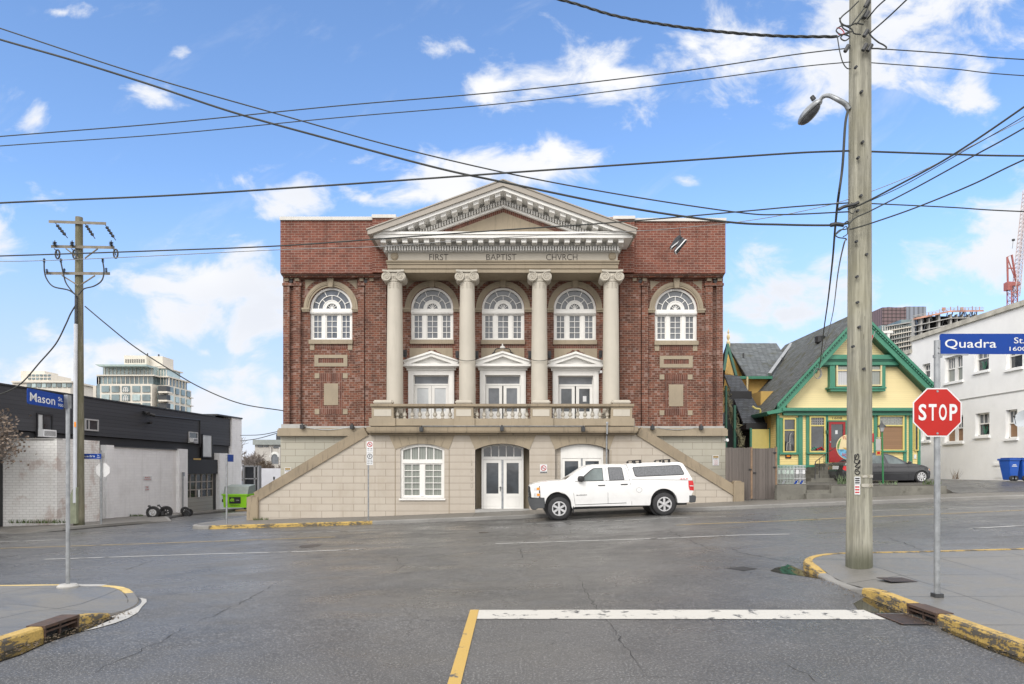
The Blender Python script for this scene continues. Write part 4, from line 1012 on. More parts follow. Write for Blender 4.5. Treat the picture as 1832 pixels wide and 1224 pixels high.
# ---- pedimented doors
for i, (cx, o) in enumerate(doors):
    px_ = cx
    soldier(cx-38, cx+38, 615.5+o, 622.5+o); block(cx-38.5, cx+38.5, 622.5+o, 642+o, .02, 'tan', 'stone_panel')
    yq = YM-.10; m = MB(); x = X(cx, yq)
    def bx(a, b, c_, d_, y0, y1): m.box(X(cx+a, y0), X(cx+b, y0), y0, y1, Z(d_+o, y0), Z(c_+o, y0))
    bx(-41, -31.5, 662, 756, YM-.12, YM+.3); bx(31.5, 41, 662, 756, YM-.12, YM+.3); bx(-31.6, 31.6, 662, 671, YM-.12, YM+.3)
    bx(-39, -36, 664, 756, YM-.14, YM-.1); bx(36, 39, 664, 756, YM-.14, YM-.1)
    df = pc(m, 'door_surround', 'wood_w'); df['label'] = ['balcony door surround with white blinds, left', 'middle balcony door surround', 'balcony door surround with a paper notice, right'][i]
    m = MB(); bx(-44, 44, 657, 662, YM-.18, YM+.02); bx(-50, 50, 650.5, 655, YM-.42, YM+.02); bx(-47, 47, 655, 657, YM-.30, YM+.02)
    yc_ = YM-.42; xa_, za_ = X(cx, yc_), Z(628+o, yc_); hw_ = X(cx+50.5, yc_)-X(cx, yc_); zb_ = Z(650.4+o, yc_)
    kk = (za_-Z(645+o, yc_))/hw_
    for sg in (-1, 1):
        m.prism([(xa_, za_), (xa_+sg*hw_, za_-kk*hw_), (xa_+sg*hw_, za_-kk*hw_-.06), (xa_, za_-.10)], yc_-.05, YM+.02)
        m.prism([(xa_, za_-.10), (xa_+sg*hw_, za_-kk*hw_-.06), (xa_+sg*(hw_-.12), zb_), (xa_+sg*(hw_-.33), zb_), (xa_, za_-.23)], yc_+.02, YM+.02)
    m.prism([(xa_-hw_*.9, zb_), (xa_+hw_*.9, zb_), (xa_, za_-.12)], YM-.16, YM+.02)
    teeth(m, X(cx-45, YM-.2), X(cx+45, YM-.2), .075, .042, YM-.27, YM-.1, Z(659.4+o, YM-.2), Z(657.2+o, YM-.2))
    for sg in (-1, 1):
        for t in range(1, 13):
            xx = xa_+sg*t*.075; zz = za_-.235-kk*abs(xx-xa_)
            if zz > zb_+.04: m.box(xx-.02, xx+.02, YM-.24, YM-.1, zz-.035, zz)
    pc(m, 'door_pediment', 'wood_w', df)
    yd_ = YM+.14; m = MB(); x0, x1 = X(cx-31.5, YM), X(cx+31.5, YM); zt_, zm_ = Z(671+o, YM), Z(686+o, YM)
    m.prism([(x0, zm_-.08), (x1, zm_-.08), (x1, zt_), (x0, zt_)], yd_, yd_+.08, holes=[[(x0+.04, zm_), (x1-.04, zm_), (x1-.04, zt_-.05), (x0+.04, zt_-.05)]]); 
    tr = pc(m, 'transom', 'wood_w', df)
    m = MB(); m.box(x0+.03, x1-.03, yd_+.04, yd_+.06, zm_-.01, zt_-.03); pc(m, 'transom_pane', 'glass_grey', df)
    gm_ = ['glass_white', 'glass_grey', 'glass'][i]
    for a, b in ((x0+.01, (x0+x1)/2-(.03 if i else .006)), ((x0+x1)/2+(.03 if i else .006), x1-.01)):
        m = MB(); gz0, gz1, gp_ = zf+.5, zm_-.20, .135
        m.prism([(a, zf-.02), (b, zf-.02), (b, zm_-.09), (a, zm_-.09)], yd_+.01, yd_+.07, holes=[[(a+gp_, gz0), (b-gp_, gz0), (b-gp_, gz1), (a+gp_, gz1)]]); pc(m, 'door', 'wood_w', df)
        m = MB(); m.box(a+gp_-.01, b-gp_+.01, yd_+.04, yd_+.06, gz0-.01, gz1+.01); pc(m, 'door_glass', gm_, df)
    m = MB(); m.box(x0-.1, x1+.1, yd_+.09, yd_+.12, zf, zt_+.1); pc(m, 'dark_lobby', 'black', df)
    if i == 2:
        m = MB(); xx = (x0+x1)/2+.42; m.box(xx-.08, xx+.08, yd_+.03, yd_+.038, Z(718, YM), Z(708, YM)); pc(m, 'paper_notice', 'white', df)
# ---- small fittings
for px, py in ((724.5, 633), (818, 635), (853, 635), (948, 635), (983, 635), (1074.5, 634)):
    m = MB(); x, z = X(px, 30.1), Z(py, 30.1); m.box(x-.07, x+.07, 30.02, 30.25, z-.14, z+.16); m.cone((x, 30.0, z-.03), (x, 30.03, z-.03), .05, .06, 10); m.tube([(x, 30.2, z-.1), (x, 30.5, z-.2), (x, 30.74, z-.2)], .02, 6)
    pc(m, 'wall_speaker', 'black')
for a, b in ((820, 852), (949, 981)):
    m = MB(); pts = [(X(a+(b-a)*t/8, 29.36), 29.38-.06*sin(pi*t/8), Z(646-(abs(t-4)/4)**2*3, 29.36)) for t in range(9)]; m.tube(pts, .013, 5); pc(m, 'speaker_cable', 'wire')
for px, py, y in ((754, 768, 28.36), (898, 767, 28.36), (1043, 768, 28.36), (541, 763.5, 30.0), (630, 763.5, 30.0), (1167, 765, 30.0), (1254, 765, 30.0)):
    m = MB(); x, z = X(px, y), Z(py, y); m.box(x-.075, x+.075, y-.13, y+.06, z-.10, z+.08); m.box(x-.06, x+.06, y-.14, y-.12, z-.08, z+.0); m.cone((x, y-.03, z+.08), (x, y-.03, z+.15), .03, .03, 8); m.tube([(x, y, z), (x, y+.5, z-.02)], .02, 6)
    pc(m, 'floodlight', 'dmetal')
m = MB()
for a, b in ((548, 622), (1175, 1247)): m.tube([(X(a+(b-a)*t/10, 30.0), 30.03, Z(764.5+4.5*sin(pi*t/10), 30.0)) for t in range(11)], .014, 5)
m.tube([(X(753+t*29.3, 28.4), 28.40, Z(762.5, 28.4)) for t in range(11)], .018, 6); m.tube([(X(622, 30.0), 30.03, Z(764, 30)), (X(650, 30), 30.03, Z(764, 30))], .014, 5)
pc(m, 'lamp_conduit', 'metal')
m = MB(); m.tube([(X(1085.5, 28.5), 28.38, Z(757, 28.4)), (X(1085.5, 28.5), 28.38, Z(776, 28.4)), (X(1085.5, 28.7), 28.74, Z(779, 28.7)), (X(1085.5, 28.7), 28.74, Z(835, 28.7))], .035, 8); m.cone((X(1085.5, 28.5), 28.38, Z(758, 28.4)), (X(1085.5, 28.5), 28.38, Z(755, 28.4)), .06, .05, 8); pc(m, 'standpipe', 'metal')
for px, py, y in ((1301, 788, 30.0), (1075.5, 666, 30.4)):
    m = MB(); x, z = X(px, y), Z(py, y); m.cone((x-.02, y-.12, z), (x-.02, y, z), .06, .05, 10); m.box(x-.05, x+.05, y, y+.06, z-.03, z+.08); m.tube([(x, y, z), (x-.05, y+.4, z)], .03, 6); pc(m, 'security_camera', 'white')
# lamp over the middle balcony door with curling bracket
m = MB(); x = X(899, 30.3); zt_ = Z(617, 30.3); m.lathe((x, 30.25, zt_-.16), [(.02, .20), (.035, .16), (.03, .12), (.10, .07), (.13, .0)], 14); pc(m, 'gooseneck_lamp', 'wood_g', smooth=True)
m = MB()
for sg in (-1, 1):
    m.tube(crom([(x+sg*.05, 30.55, zt_-.12), (x+sg*.30, 30.6, zt_-.14), (x+sg*.42, 30.65, zt_-.34), (x+sg*.70, 30.68, zt_-.50), (x+sg*.95, 30.7, zt_-.56)], 6), .022, 6)
    m.tube([(x+sg*.4+.08*cos(a/2)*(1-a/20), 30.66, zt_-.34+.08*sin(a/2)*(1-a/20)) for a in range(14)], .014, 5)
m.tube([(x, 30.25, zt_), (x, 30.7, zt_-.05)], .02, 6); pc(m, 'lamp_bracket', 'dmetal')
for cx in (773, 1030):
    m = MB(); x = X(cx, 30.6); zt_ = Z(626, 30.6)
    for sg in (-1, 1): m.tube([(x+sg*(.05+t*.075), 30.68, zt_-.02-.30*(t/6)**1.6+.03*sin(t*2)) for t in range(9)], .028, 6)
    pc(m, 'carved_crest', 'brick_sold')
# painted house numbers, vertical
for px, lst in ((844, ((829, '1'), (842, '6'), (856, '0'), (869, '0'))), (999, ((828, '1'), (842, '6'), (857, '0')))):
    for py, ch in lst: text(ch, (X(px, YF), YF-.004, Z(py, YF)), (1, 0, 0), (0, 0, 1), .11 if ch != '1' else .05, .22, 'house_number', pm('number_relief', (.33, .29, .24), .7) if 'number_relief' not in bpy.data.materials else bpy.data.materials['number_relief'], CH)
# notices fixed to the walls are things of their own
def notice(px, py, w_, h_, y, label, red=True, name='wall_notice', head=None):
    x, z = X(px, y), Z(py, y); r = thing(name, label, 'sign', (x, y, z-h_/2))
    m = MB(); m.box(x-w_/2, x+w_/2, y-.012, y, z-h_/2, z+h_/2); m.build('sign_panel', M['white'], r); return r, x, z
for px, py, lb in ((515, 845.5, 'small white notice with yellow and red print on the left end of the church base'), (1280.5, 824, 'small white notice with yellow and red print on the right end of the church base')):
    r, x, z = notice(px, py, .29, .44, 30.29, lb)
    m = MB(); m.box(x-.12, x+.12, 30.274, 30.277, z+.12, z+.20); m.build('sign_heading', M['p_yellow'], r)
    text('PRIVATE', (x, 30.272, z+.16), (1, 0, 0), (0, 0, 1), .22, .05, 'lettering', M['black'], r, .01); text('PROPERTY', (x, 30.274, z+.075), (1, 0, 0), (0, 0, 1), .24, .05, 'lettering', M['black'], r, .01)
    for k in range(4): text('NO PARKING', (x, 30.274, z-.01-k*.055), (1, 0, 0), (0, 0, 1), .18-.02*(k % 2), .028, 'lettering', M['red_dark'], r)
r, x, z = notice(972.5, 842, .30, .22, YF-.001, 'white no smoking sign on the church wall above the pickup bonnet')
m = MB(); z2 = z+.03; m.box(x-.15, x+.15, YF-.0135, YF-.002, z+.10, z+.26); m.build('sign_panel', M['white'], r)
m = MB(); cz_ = z+.105; m.band(x, cz_, .088, .115, 0, 360, YF-.020, YF-.015, 28); m.spoke(x, cz_, -45, -.10, .10, .022, YF-.0215, YF-.015); m.build('prohibition_ring', M['red'], r)
m = MB(); m.box(x-.06, x+.05, YF-.0175, YF-.014, cz_-.012, cz_+.012); m.build('cigarette_symbol', M['black'], r)
m = MB(); m.box(x-.14, x+.14, YF-.0175, YF-.012, z-.10, z-.045); m.build('sign_heading', M['black'], r)
text('NO SMOKING', (x, YF-.0195, z-.072), (1, 0, 0), (0, 0, 1), .22, .03, 'lettering', M['white'], r)
# ================================================================== VEHICLES
M['paint_w'] = pm('white_car_paint', (.74,.74,.735), .32, .02, .6, coat=.6, dirt=(.42,.40,.37), damt=.25)
M['paint_k'] = pm('charcoal_car_paint', (.030,.031,.036), .3, .1, .8, coat=.8)
M['bumper'] = pm('grey_bumper_plastic', (.055,.058,.062), .55, .1, 3)
M['car_glass'] = glassmat('dark_car_glass', (.03,.034,.036), .05, .7)
M['car_glass_l'] = glassmat('tinted_front_glass', (.11,.135,.135), .06, .7, .4)
M['cap_glass'] = pm('wet_cap_glass', (.13,.135,.145), .2, .18, 22)
M['lamp_red'] = pm('red_lamp', (.55,.015,.02), .2, .1); M['lamp_clear'] = pm('clear_lamp', (.55,.56,.57), .15, .15, 8)
def loft(prof, yf, zs, xs, mat, name, parent, crown=0, zc=1e9, smooth=True, bev=.02, ss=(-.92, -.6, 0, .6, .92)):
    """a side outline swept across the width; yf(x, z) gives the half width so that the flanks lean and round in"""
    bm = bmesh.new()
    a = [bm.verts.new((p[0], -1, p[1])) for p in prof]; b = [bm.verts.new((p[0], 1, p[1])) for p in prof]; n = len(prof)
    bm.faces.new(a); bm.faces.new(b[::-1])
    for i in range(n): bm.faces.new((a[i], a[(i+1) % n], b[(i+1) % n], b[i]))
    bmesh.ops.recalc_face_normals(bm, faces=bm.faces)
    def cut(co, no): bmesh.ops.bisect_plane(bm, geom=bm.verts[:]+bm.edges[:]+bm.faces[:], plane_co=co, plane_no=no, dist=1e-5)
    for z in zs: cut((0, 0, z), (0, 0, 1))
    for x in xs: cut((x, 0, 0), (1, 0, 0))
    for s in ss: cut((0, s, 0), (0, 1, 0))
    for v in bm.verts:
        x, s, z = v.co; v.co.y = s*yf(x, z)
        if z > zc or crown: v.co.z += crown*(1-abs(s)**2.5)*max(0, min(1, (z-zc)/.1))
    m = MB(); bm.verts.index_update(); m.v = [v.co.copy() for v in bm.verts]; m.f = [tuple(v.index for v in f.verts) for f in bm.faces]; bm.free()
    return m.build(name, mat, parent, smooth=smooth, bevel=bev)
def sheet(poly, yf, side, off, mat, name, parent, th=.012, zs=(), rnd=0):
    """a panel (glass, lamp, badge) lying on the flank"""
    bm = bmesh.new(); f = bm.faces.new([bm.verts.new((p[0], 0, p[1])) for p in poly])
    for z in zs: bmesh.ops.bisect_plane(bm, geom=bm.verts[:]+bm.edges[:]+bm.faces[:], plane_co=(0, 0, z), plane_no=(0, 0, 1), dist=1e-5)
    vs = [v.co.copy() for v in bm.verts]; bm.verts.index_update(); fs = [tuple(v.index for v in f.verts) for f in bm.faces]
    be = [tuple(v.index for v in e.verts) for e in bm.edges if len(e.link_faces) == 1]; bm.free()
    n = len(vs); V = []
    for o in (off, off-th): V += [(v.x, side*(yf(v.x, v.z)+o), v.z) for v in vs]
    m = MB(); m.add(V, fs+[tuple(i+n for i in reversed(f)) for f in fs]+[(a, b, b+n, a+n) for a, b in be])
    return m.build(name, mat, parent)
def flank_line(pts, yf, side, r, mat, name, parent):
    m = MB(); m.tube([(x, side*(yf(x, z)+.001), z) for x, z in pts], r, 5); return m.build(name, mat, parent)
def wheel(c, side, R, rr, w_, parent, spokes=6, matr='chrome', hub=True):
    x, y, z = c; m = MB()
    prof = [(rr, -w_/2), (R*.90, -w_/2), (R*.97, -w_/2+.02), (R, -w_/2+.05), (R, w_/2-.05), (R*.97, w_/2-.02), (R*.90, w_/2), (rr, w_/2)]
    n = 32; vs = []; fs = []
    for (r_, t) in prof: vs += [(x+r_*cos(2*pi*j/n), y+t*side*-1, z+r_*sin(2*pi*j/n)) for j in range(n)]
    for i in range(len(prof)):
        i2 = (i+1) % len(prof)
        for j in range(n): fs.append((i*n+j, i*n+(j+1) % n, i2*n+(j+1) % n, i2*n+j))
    m.add(vs, fs); ty = m.build('wheel', M['rubber'], parent, smooth=True); yo = y+side*w_/2
    d = MB(); d.cone((x, y+side*(w_/2-.10), z), (x, y+side*(w_/2-.09), z), rr*.99, rr*.99, 28); d.build('brake_disc', M['dmetal'], ty)
    r_ = MB(); r_.M = Matrix.Translation((x, yo, z))
    ys = lambda a: a*side
    def bnd(r0, r1, a, b): r_.band(0, 0, r0, r1, 0, 360, min(ys(a), ys(b)), max(ys(a), ys(b)), 28)
    bnd(rr*.86, rr*1.02, -.06, .006); 
    for k in range(spokes):
        a = 360/spokes*k+90
        q = radians(a); dd = Vector((cos(q), sin(q))); e = Vector((-sin(q), cos(q)))
        w0, w1 = (rr*.13, rr*.17) if spokes == 6 else (rr*.10, rr*.13)
        r_.prism([dd*rr*.15-e*w0, dd*rr*.9-e*w1, dd*rr*.9+e*w1, dd*rr*.15+e*w0], min(ys(-.05), ys(-.015)), max(ys(-.05), ys(-.015)))
    r_.cone((0, ys(-.05), 0), (0, ys(.0), 0), rr*.26, rr*.2, 14); r_.build('rim', M[matr], ty, smooth=True)
    return ty
# ---- white pickup with canopy; side outline measured off the photograph
def TX(cx): return (cx-903)/275.3
def TP(cx, cy): return ((cx-903)/275.3, ((652-(cx-378)*.0391)-cy)/275.3)
def arcT(cx, cy, r, a0, a1, n=14): return [TP(cx+r*cos(radians(a0+(a1-a0)*i/n)), cy-r*sin(radians(a0+(a1-a0)*i/n))) for i in range(n+1)]
TR = thing('pickup_truck', 'white pickup truck with a white canopy parked in front of the church doors', 'pickup truck')
XF, XB = TX(105), TX(1690)
def tw(x, z):
    w_ = .985
    if z > 1.22: w_ -= (z-1.22)*.27
    if z < .75: w_ -= (.75-z)*.09
    if abs(z-1.0) < .3: w_ += .012*cos((z-1.0)/.3*pi/2)
    t = max(0, (XF+.45-x)/.45); w_ -= .13*t*t
    t = max(0, (x-XB+.25)/.25); w_ -= .05*t*t
    return w_
body = [TP(*p) for p in ((112, 432), (108, 330), (122, 314), (160, 301), (230, 286), (330, 276), (450, 268), (500, 234), (560, 196), (620, 158), (655, 138), (690, 127), (760, 119), (900, 115), (1030, 118), (1052, 124), (1066, 150), (1092, 258), (1300, 262), (1500, 266), (1672, 270), (1684, 280), (1690, 372), (1668, 412), (1650, 480), (1600, 490), (1532, 490))]
body += arcT(1400, 480, 130, -2, 182)[0:]+[TP(1262, 512), TP(1090, 514), TP(700, 519), TP(540, 524), TP(512, 540)]+arcT(378, 505, 127, -5, 176)+[TP(248, 470), TP(246, 434)]
loft(body, tw, [.45, .6, .75, .9, 1.0, 1.1, 1.22, 1.32, 1.45, 1.6, 1.75], [XF+.05, XF+.15, XF+.3, XF+.45, XB-.25, XB-.12], M['paint_w'], 'truck_body', TR, crown=.03, zc=1.1)
def tcw(x, z): return tw(min(x, XB-.3), z)*.985-max(0, (z-1.75))*.25
cap = [TP(*p) for p in ((1094, 262), (1072, 150), (1064, 122), (1085, 112), (1200, 103), (1400, 99), (1570, 96), (1598, 103), (1612, 118), (1645, 185), (1682, 262), (1680, 271))]
loft(cap, tcw, [1.35, 1.5, 1.65, 1.8, 1.88], [], M['paint_w'], 'canopy', TR, crown=.03, zc=1.75, bev=.03)
ZS = (.9, 1.0, 1.1, 1.3, 1.45, 1.6, 1.75)
for sd in (-1, 1):
    sheet([TP(*p) for p in ((628, 278), (600, 262), (640, 222), (700, 172), (730, 153), (752, 148), (822, 147), (825, 271))], tw, sd, .006, M['black'], 'window_seal', TR, zs=ZS)
    o = sheet([TP(*p) for p in ((636, 273), (625, 262), (655, 222), (708, 176), (735, 158), (755, 153), (817, 152), (820, 267))], tw, sd, .010, M['car_glass_l'], 'side_window', TR, zs=ZS)
    sheet([TP(*p) for p in ((872, 146), (880, 141), (1000, 141), (1012, 150), (1026, 258), (1020, 266), (880, 271))], tw, sd, .008, M['black'], 'window_seal', TR, zs=ZS)
    sheet([TP(*p) for p in ((877, 148), (882, 145), (998, 145), (1008, 153), (1021, 256), (1016, 262), (884, 266))], tw, sd, .012, M['cap_glass'], 'side_window', TR, zs=ZS)
    sheet([TP(*p) for p in ((1112, 150), (1125, 139), (1555, 121), (1578, 130), (1610, 205), (1600, 219), (1150, 237), (1130, 228))], tcw, sd, .008, M['black'], 'canopy_window_frame', TR, zs=(1.4, 1.5, 1.6, 1.7, 1.8))
    sheet([TP(*p) for p in ((1118, 152), (1130, 144), (1553, 127), (1572, 135), (1602, 204), (1594, 212), (1153, 230), (1135, 222))], tcw, sd, .013, M['cap_glass'], 'canopy_window', TR, zs=(1.4, 1.5, 1.6, 1.7, 1.8))
    for pts in (((533, 278), (530, 400), (540, 500)), ((852, 150), (850, 270), (860, 400), (858, 498)), ((1040, 140), (1062, 200), (1082, 300), (1088, 508))):
        flank_line([TP(*p) for p in pts for _ in (0,)] if False else [TP(*p) for p in pts], tw, sd, .006, M['dmetal'], 'door_seam', TR)
    flank_line([TP(540+i*55, 505-i*2.0) for i in range(10)], tw, sd, .010, M['dmetal'], 'rocker_seam', TR)
    flank_line([TP(1094+i*58, 262+i*.8) for i in range(11)], tw, sd, .007, M['dmetal'], 'canopy_seam', TR)
    flank_line([TP(*p) for p in ((545, 278), (850, 273), (1080, 266))], tw, sd, .008, M['black'], 'belt_trim', TR)
    for cx, cy in ((802, 317), (1021, 308)):
        m = MB(); x, z = TP(cx, cy); y = sd*(tw(x, z)+.02); m.box(x-.125, x+.125, min(y, y-sd*.03), max(y, y-sd*.03), z-.018, z+.018); m.build('door_handle', M['black'], TR, bevel=.008)
    x, z = TP(1162, 362); m = MB(); m.tube([(x+.10*cos(a*pi/10), sd*(tw(x, z)+.000), z+.085*sin(a*pi/10)) for a in range(21)], .004, 4); m.build('fuel_flap', M['dmetal'], TR)
    # mirror
    x0, z0 = TP(604, 255); y0 = sd*(tw(x0, z0)+.02)
    m = MB(); m.M = Matrix.Translation((x0, y0+sd*.14, z0+.0)); m.lathe((0, 0, -.10), [(.06, 0), (.115, .03), (.125, .12), (.10, .19), (.05, .21)], 10); mi = m.build('door_mirror', M['black'], TR, smooth=True)
    m = MB(); m.box(x0-.02, x0+.04, min(y0-sd*.06, y0+sd*.12), max(y0-sd*.06, y0+sd*.12), z0-.06, z0-.02); m.build('mirror_arm', M['black'], mi)
    tl = sheet([TP(*p) for p in ((1640, 274), (1686, 276), (1693, 320), (1691, 372), (1648, 366), (1640, 330))], tw, sd, .012, M['lamp_red'], 'tail_light', TR, th=.05, zs=(1.0, 1.1))
    sheet([TP(*p) for p in ((1650, 320), (1690, 322), (1690, 330), (1650, 328))], tw, sd, .015, M['lamp_clear'], 'reflector', tl)
    for cy in (348, 406):
        hl = sheet([TP(*p) for p in ((146, cy-16), (204, cy-16), (206, cy+15), (146, cy+15))], tw, sd, .012, M['lamp_clear'], 'headlight', TR, th=.05)
        sheet([TP(*p) for p in ((176, cy-12), (202, cy-12), (203, cy+11), (176, cy+11))], tw, sd, .017, M['orange'], 'indicator', hl)
    sheet([TP(*p) for p in ((108, 326), (208, 323), (208, 434), (112, 434))], tw, sd, .007, M['black'], 'lamp_surround', TR, zs=(.9, 1.0))
    for cxw, cyw, key in ((385, 545, 'f'), (1402, 500, 'r')):
        x, z = TP(cxw, cyw); wheel((x, sd*.83, .405), sd, .405, .252, .26, TR)
    x, z = TP(520, 545); m = MB(); m.box(x-.01, x+.02, sd*.86-.12, sd*.86+.10, .22, .46); m.build('mud_flap', M['black'], TR)
for txt, a, b, cy, h_, mt in (('SILVERADO', 555, 657, 412, .038, 'dmetal'), ('4X4', 1558, 1636, 258, .05, 'lamp_red')):
    x0, z = TP(a, cy); x1, _ = TP(b, cy); xx = (x0+x1)/2; text(txt, (xx, -(tw(xx, z)+.010), z), (1, 0, 0), (0, 0, 1), x1-x0, h_, 'badge', M[mt], TR, .01)
# windscreen, grille, bumpers, underbody
def across(p0, p1, off, s, mat, name, parent):
    (x0, z0), (x1, z1) = TP(*p0), TP(*p1); d = Vector((x1-x0, 0, z1-z0)).normalized(); nn = Vector((-d.z, 0, d.x))*off
    if nn.x > 0: nn = -nn
    m = MB(); vs = []
    for x, z in ((x0, z0), (x1, z1)):
        for t in (-1, -.5, 0, .5, 1): vs.append((x+nn.x, t*s*tw(x, z), z+nn.z+.03*(1-abs(t*s)**2.5)))
    m.add(vs, [(i, i+1, i+6, i+5) for i in range(4)]); return m.build(name, mat, parent, smooth=True)
across((462, 260), (672, 133), .010, .90, M['car_glass'], 'windscreen', TR)
m = MB(); x0, z0 = TP(109, 430); m.box(XF-.015, XF+.05, -.80, .80, z0, z0+.36); g_ = m.build('grille', M['black'], TR, bevel=.01)
m = MB(); m.box(XF-.03, XF-.01, -.55, .55, z0+.17, z0+.22); m.box(XF-.025, XF, -.12, .12, z0+.15, z0+.24); m.build('grille_bar', M['dmetal'], g_)
bf = [TP(*p) for p in ((93, 450), (100, 440), (252, 432), (250, 480), (243, 540), (175, 536), (165, 552), (120, 552), (104, 520))]
def bw(x, z): return 1.0-.22*max(0, (TX(190)-x)/.35)**2
loft(bf, bw, [.5, .65], [TX(120), TX(150), TX(190)], M['bumper'], 'front_bumper', TR, bev=.02)
br = [TP(*p) for p in ((1640, 412), (1712, 420), (1715, 440), (1706, 484), (1660, 488), (1640, 480))]
loft(br, lambda x, z: .97-.05*max(0, (x-TX(1680))/.1), [.6], [TX(1680)], M['bumper'], 'rear_bumper', TR, bev=.015)
m = MB(); m.box(TX(245), TX(1640), -.62, .62, .33, .75); m.box(TX(540), TX(1260), -.80, .80, .36, .55); m.box(TX(1600), TX(1690), -.12, .12, .38, .50); 
for cxw, cyw in ((385, 545), (1402, 500)):
    x, z = TP(cxw, cyw); m.cone((x, -.70, .44), (x, .70, .44), .50, .50, 24)
m.build('chassis', M['black'], TR)
m = MB(); m.box(XB-.01, XB+.02, -.25, .25, .82, .97); m.build('licence_plate', M['white'], TR)
# roof bars on the canopy
for cx, cy in ((1168, 103), (1450, 98)):
    x, z = TP(cx, cy); m = MB(); m.box(x-.11+.03, x+.11+.03, -.82, .82, z+.085, z+.115)
    bar = m.build('roof_bar', M['black'], TR, bevel=.012)
    for sd in (-1, 1):
        for dx in (-.1, .1):
            m = MB(); m.prism([(x+dx-.05, z-.01), (x+dx+.05, z-.01), (x+dx+.03, z+.09), (x+dx-.02, z+.09)], sd*.72-.04, sd*.72+.04); m.build('bar_foot', M['black'], bar)
tx0, ty0 = X(930+903/5.388, 23.9), 24.9
place(TR, (tx0, ty0, G(tx0, 24.4)+.005), 0, -math.atan(.043))

# ---- dark saloon in front of the yellow house
def SX(cx): return (cx-1153)/206
def SP(cx, cy): return ((cx-1153)/206, (872-cy)/206)
def arcS(cx, cy, r, a0, a1, n=12): return [SP(cx+r*cos(radians(a0+(a1-a0)*i/n)), cy-r*sin(radians(a0+(a1-a0)*i/n))) for i in range(n+1)]
CR = thing('parked_car', 'charcoal four door saloon parked in front of the yellow house behind the wooden pole', 'car')
CB, CF = SX(735), SX(1572)
def cw(x, z):
    w_ = .855
    if z > .88: w_ -= (z-.88)*.52
    if z < .5: w_ -= (.5-z)*.16
    t = max(0, (x-CF+.5)/.5); w_ -= .22*t*t
    t = max(0, (CB+.4-x)/.4); w_ -= .14*t*t
    return w_
sb = [SP(*p) for p in ((740, 835), (733, 800), (736, 745), (742, 700), (765, 683), (832, 674), (872, 650), (925, 617), (975, 598), (1040, 591), (1100, 589), (1160, 596), (1215, 615), (1275, 650), (1335, 684), (1400, 692), (1480, 708), (1535, 728), (1560, 748), (1572, 790), (1570, 828), (1528, 838))]
sb += arcS(1463, 818, 66, -12, 192)+[SP(1395, 846), SP(1200, 850), SP(995, 848)]+arcS(925, 816, 66, -14, 192)+[SP(855, 838)]
loft(sb, cw, [.2, .35, .5, .62, .75, .88, .98, 1.1, 1.22, 1.32], [CF-.08, CF-.2, CF-.35, CF-.5, CB+.1, CB+.25, CB+.4], M['paint_k'], 'car_body', CR, crown=.035, zc=.85, bev=.02)
ZC = (.88, .95, 1.02, 1.1, 1.18, 1.25)
for sd in (-1, 1):
    sheet([SP(*p) for p in ((940, 688), (975, 632), (1030, 609), (1100, 606), (1112, 608), (1122, 690))], cw, sd, .008, M['car_glass_l'], 'side_window', CR, zs=ZC)
    sheet([SP(*p) for p in ((1130, 608), (1170, 612), (1225, 634), (1290, 676), (1300, 692), (1150, 692))], cw, sd, .008, M['car_glass_l'], 'side_window', CR, zs=ZC)
    for pts in (((1125, 610), (1135, 700), (1150, 780), (1150, 838)), ((1330, 700), (1345, 780), (1340, 838)), ((950, 700), (985, 780), (1000, 838))):
        flank_line([SP(*p) for p in pts], cw, sd, .005, M['black'], 'door_seam', CR)
    flank_line([SP(985+i*42, 786-i*.4) for i in range(10)], cw, sd, .010, M['bumper'], 'side_moulding', CR)
    for cx, cy in ((1070, 718), (1195, 716)):
        m = MB(); x, z = SP(cx, cy); y = sd*(cw(x, z)+.018); m.box(x-.09, x+.09, min(y, y-sd*.03), max(y, y-sd*.03), z-.015, z+.015); m.build('door_handle', M['paint_k'], CR, bevel=.006)
    x, z = SP(1338, 688); m = MB(); y = sd*(cw(x, z)+.10); m.lathe((x, y, z-.02), [(.03, 0), (.08, .02), (.085, .09), (.04, .12)], 10); m.build('door_mirror', M['paint_k'], CR, smooth=True)
    hl = sheet([SP(*p) for p in ((1535, 734), (1556, 748), (1562, 765), (1530, 752))], cw, sd, .010, M['lamp_clear'], 'headlight', CR, th=.04); sheet([SP(*p) for p in ((1540, 738), (1556, 749), (1558, 757), (1540, 748))], cw, sd, .015, M['orange'], 'indicator', hl)
    sheet([SP(*p) for p in ((735, 745), (742, 712), (768, 716), (762, 760))], cw, sd, .010, M['lamp_red'], 'tail_light', CR, th=.04)
    for cxw in (1463, 925): wheel((SX(cxw), sd*.74, .285), sd, .285, .195, .19, CR, 9, 'chrome')
m = MB(); m.box(CB-.006, CB+.03, -.26, .26, .62, .78); m.build('licence_plate', M['white'], CR)
m = MB(); m.box(CB+.12, CF-.15, -.6, .6, .16, .5); m.cone((SX(1463), -.58, .3), (SX(1463), .58, .3), .33, .33, 20); m.cone((SX(925), -.58, .3), (SX(925), .58, .3), .33, .33, 20); m.build('chassis', M['black'], CR)
def acrossS(p0, p1, off, s, name, sgn):
    (x0, z0), (x1, z1) = SP(*p0), SP(*p1); d = Vector((x1-x0, 0, z1-z0)).normalized(); nn = Vector((d.z*sgn, 0, abs(d.x)))*off
    m = MB(); vs = []
    for x, z in ((x0, z0), (x1, z1)):
        for t in (-1, -.5, 0, .5, 1): vs.append((x+nn.x, t*s*cw(x, z), z+nn.z+.035*(1-abs(t*s)**2.5)))
    m.add(vs, [(i, i+1, i+6, i+5) for i in range(4)]); m.build(name, M['car_glass'], CR, smooth=True)
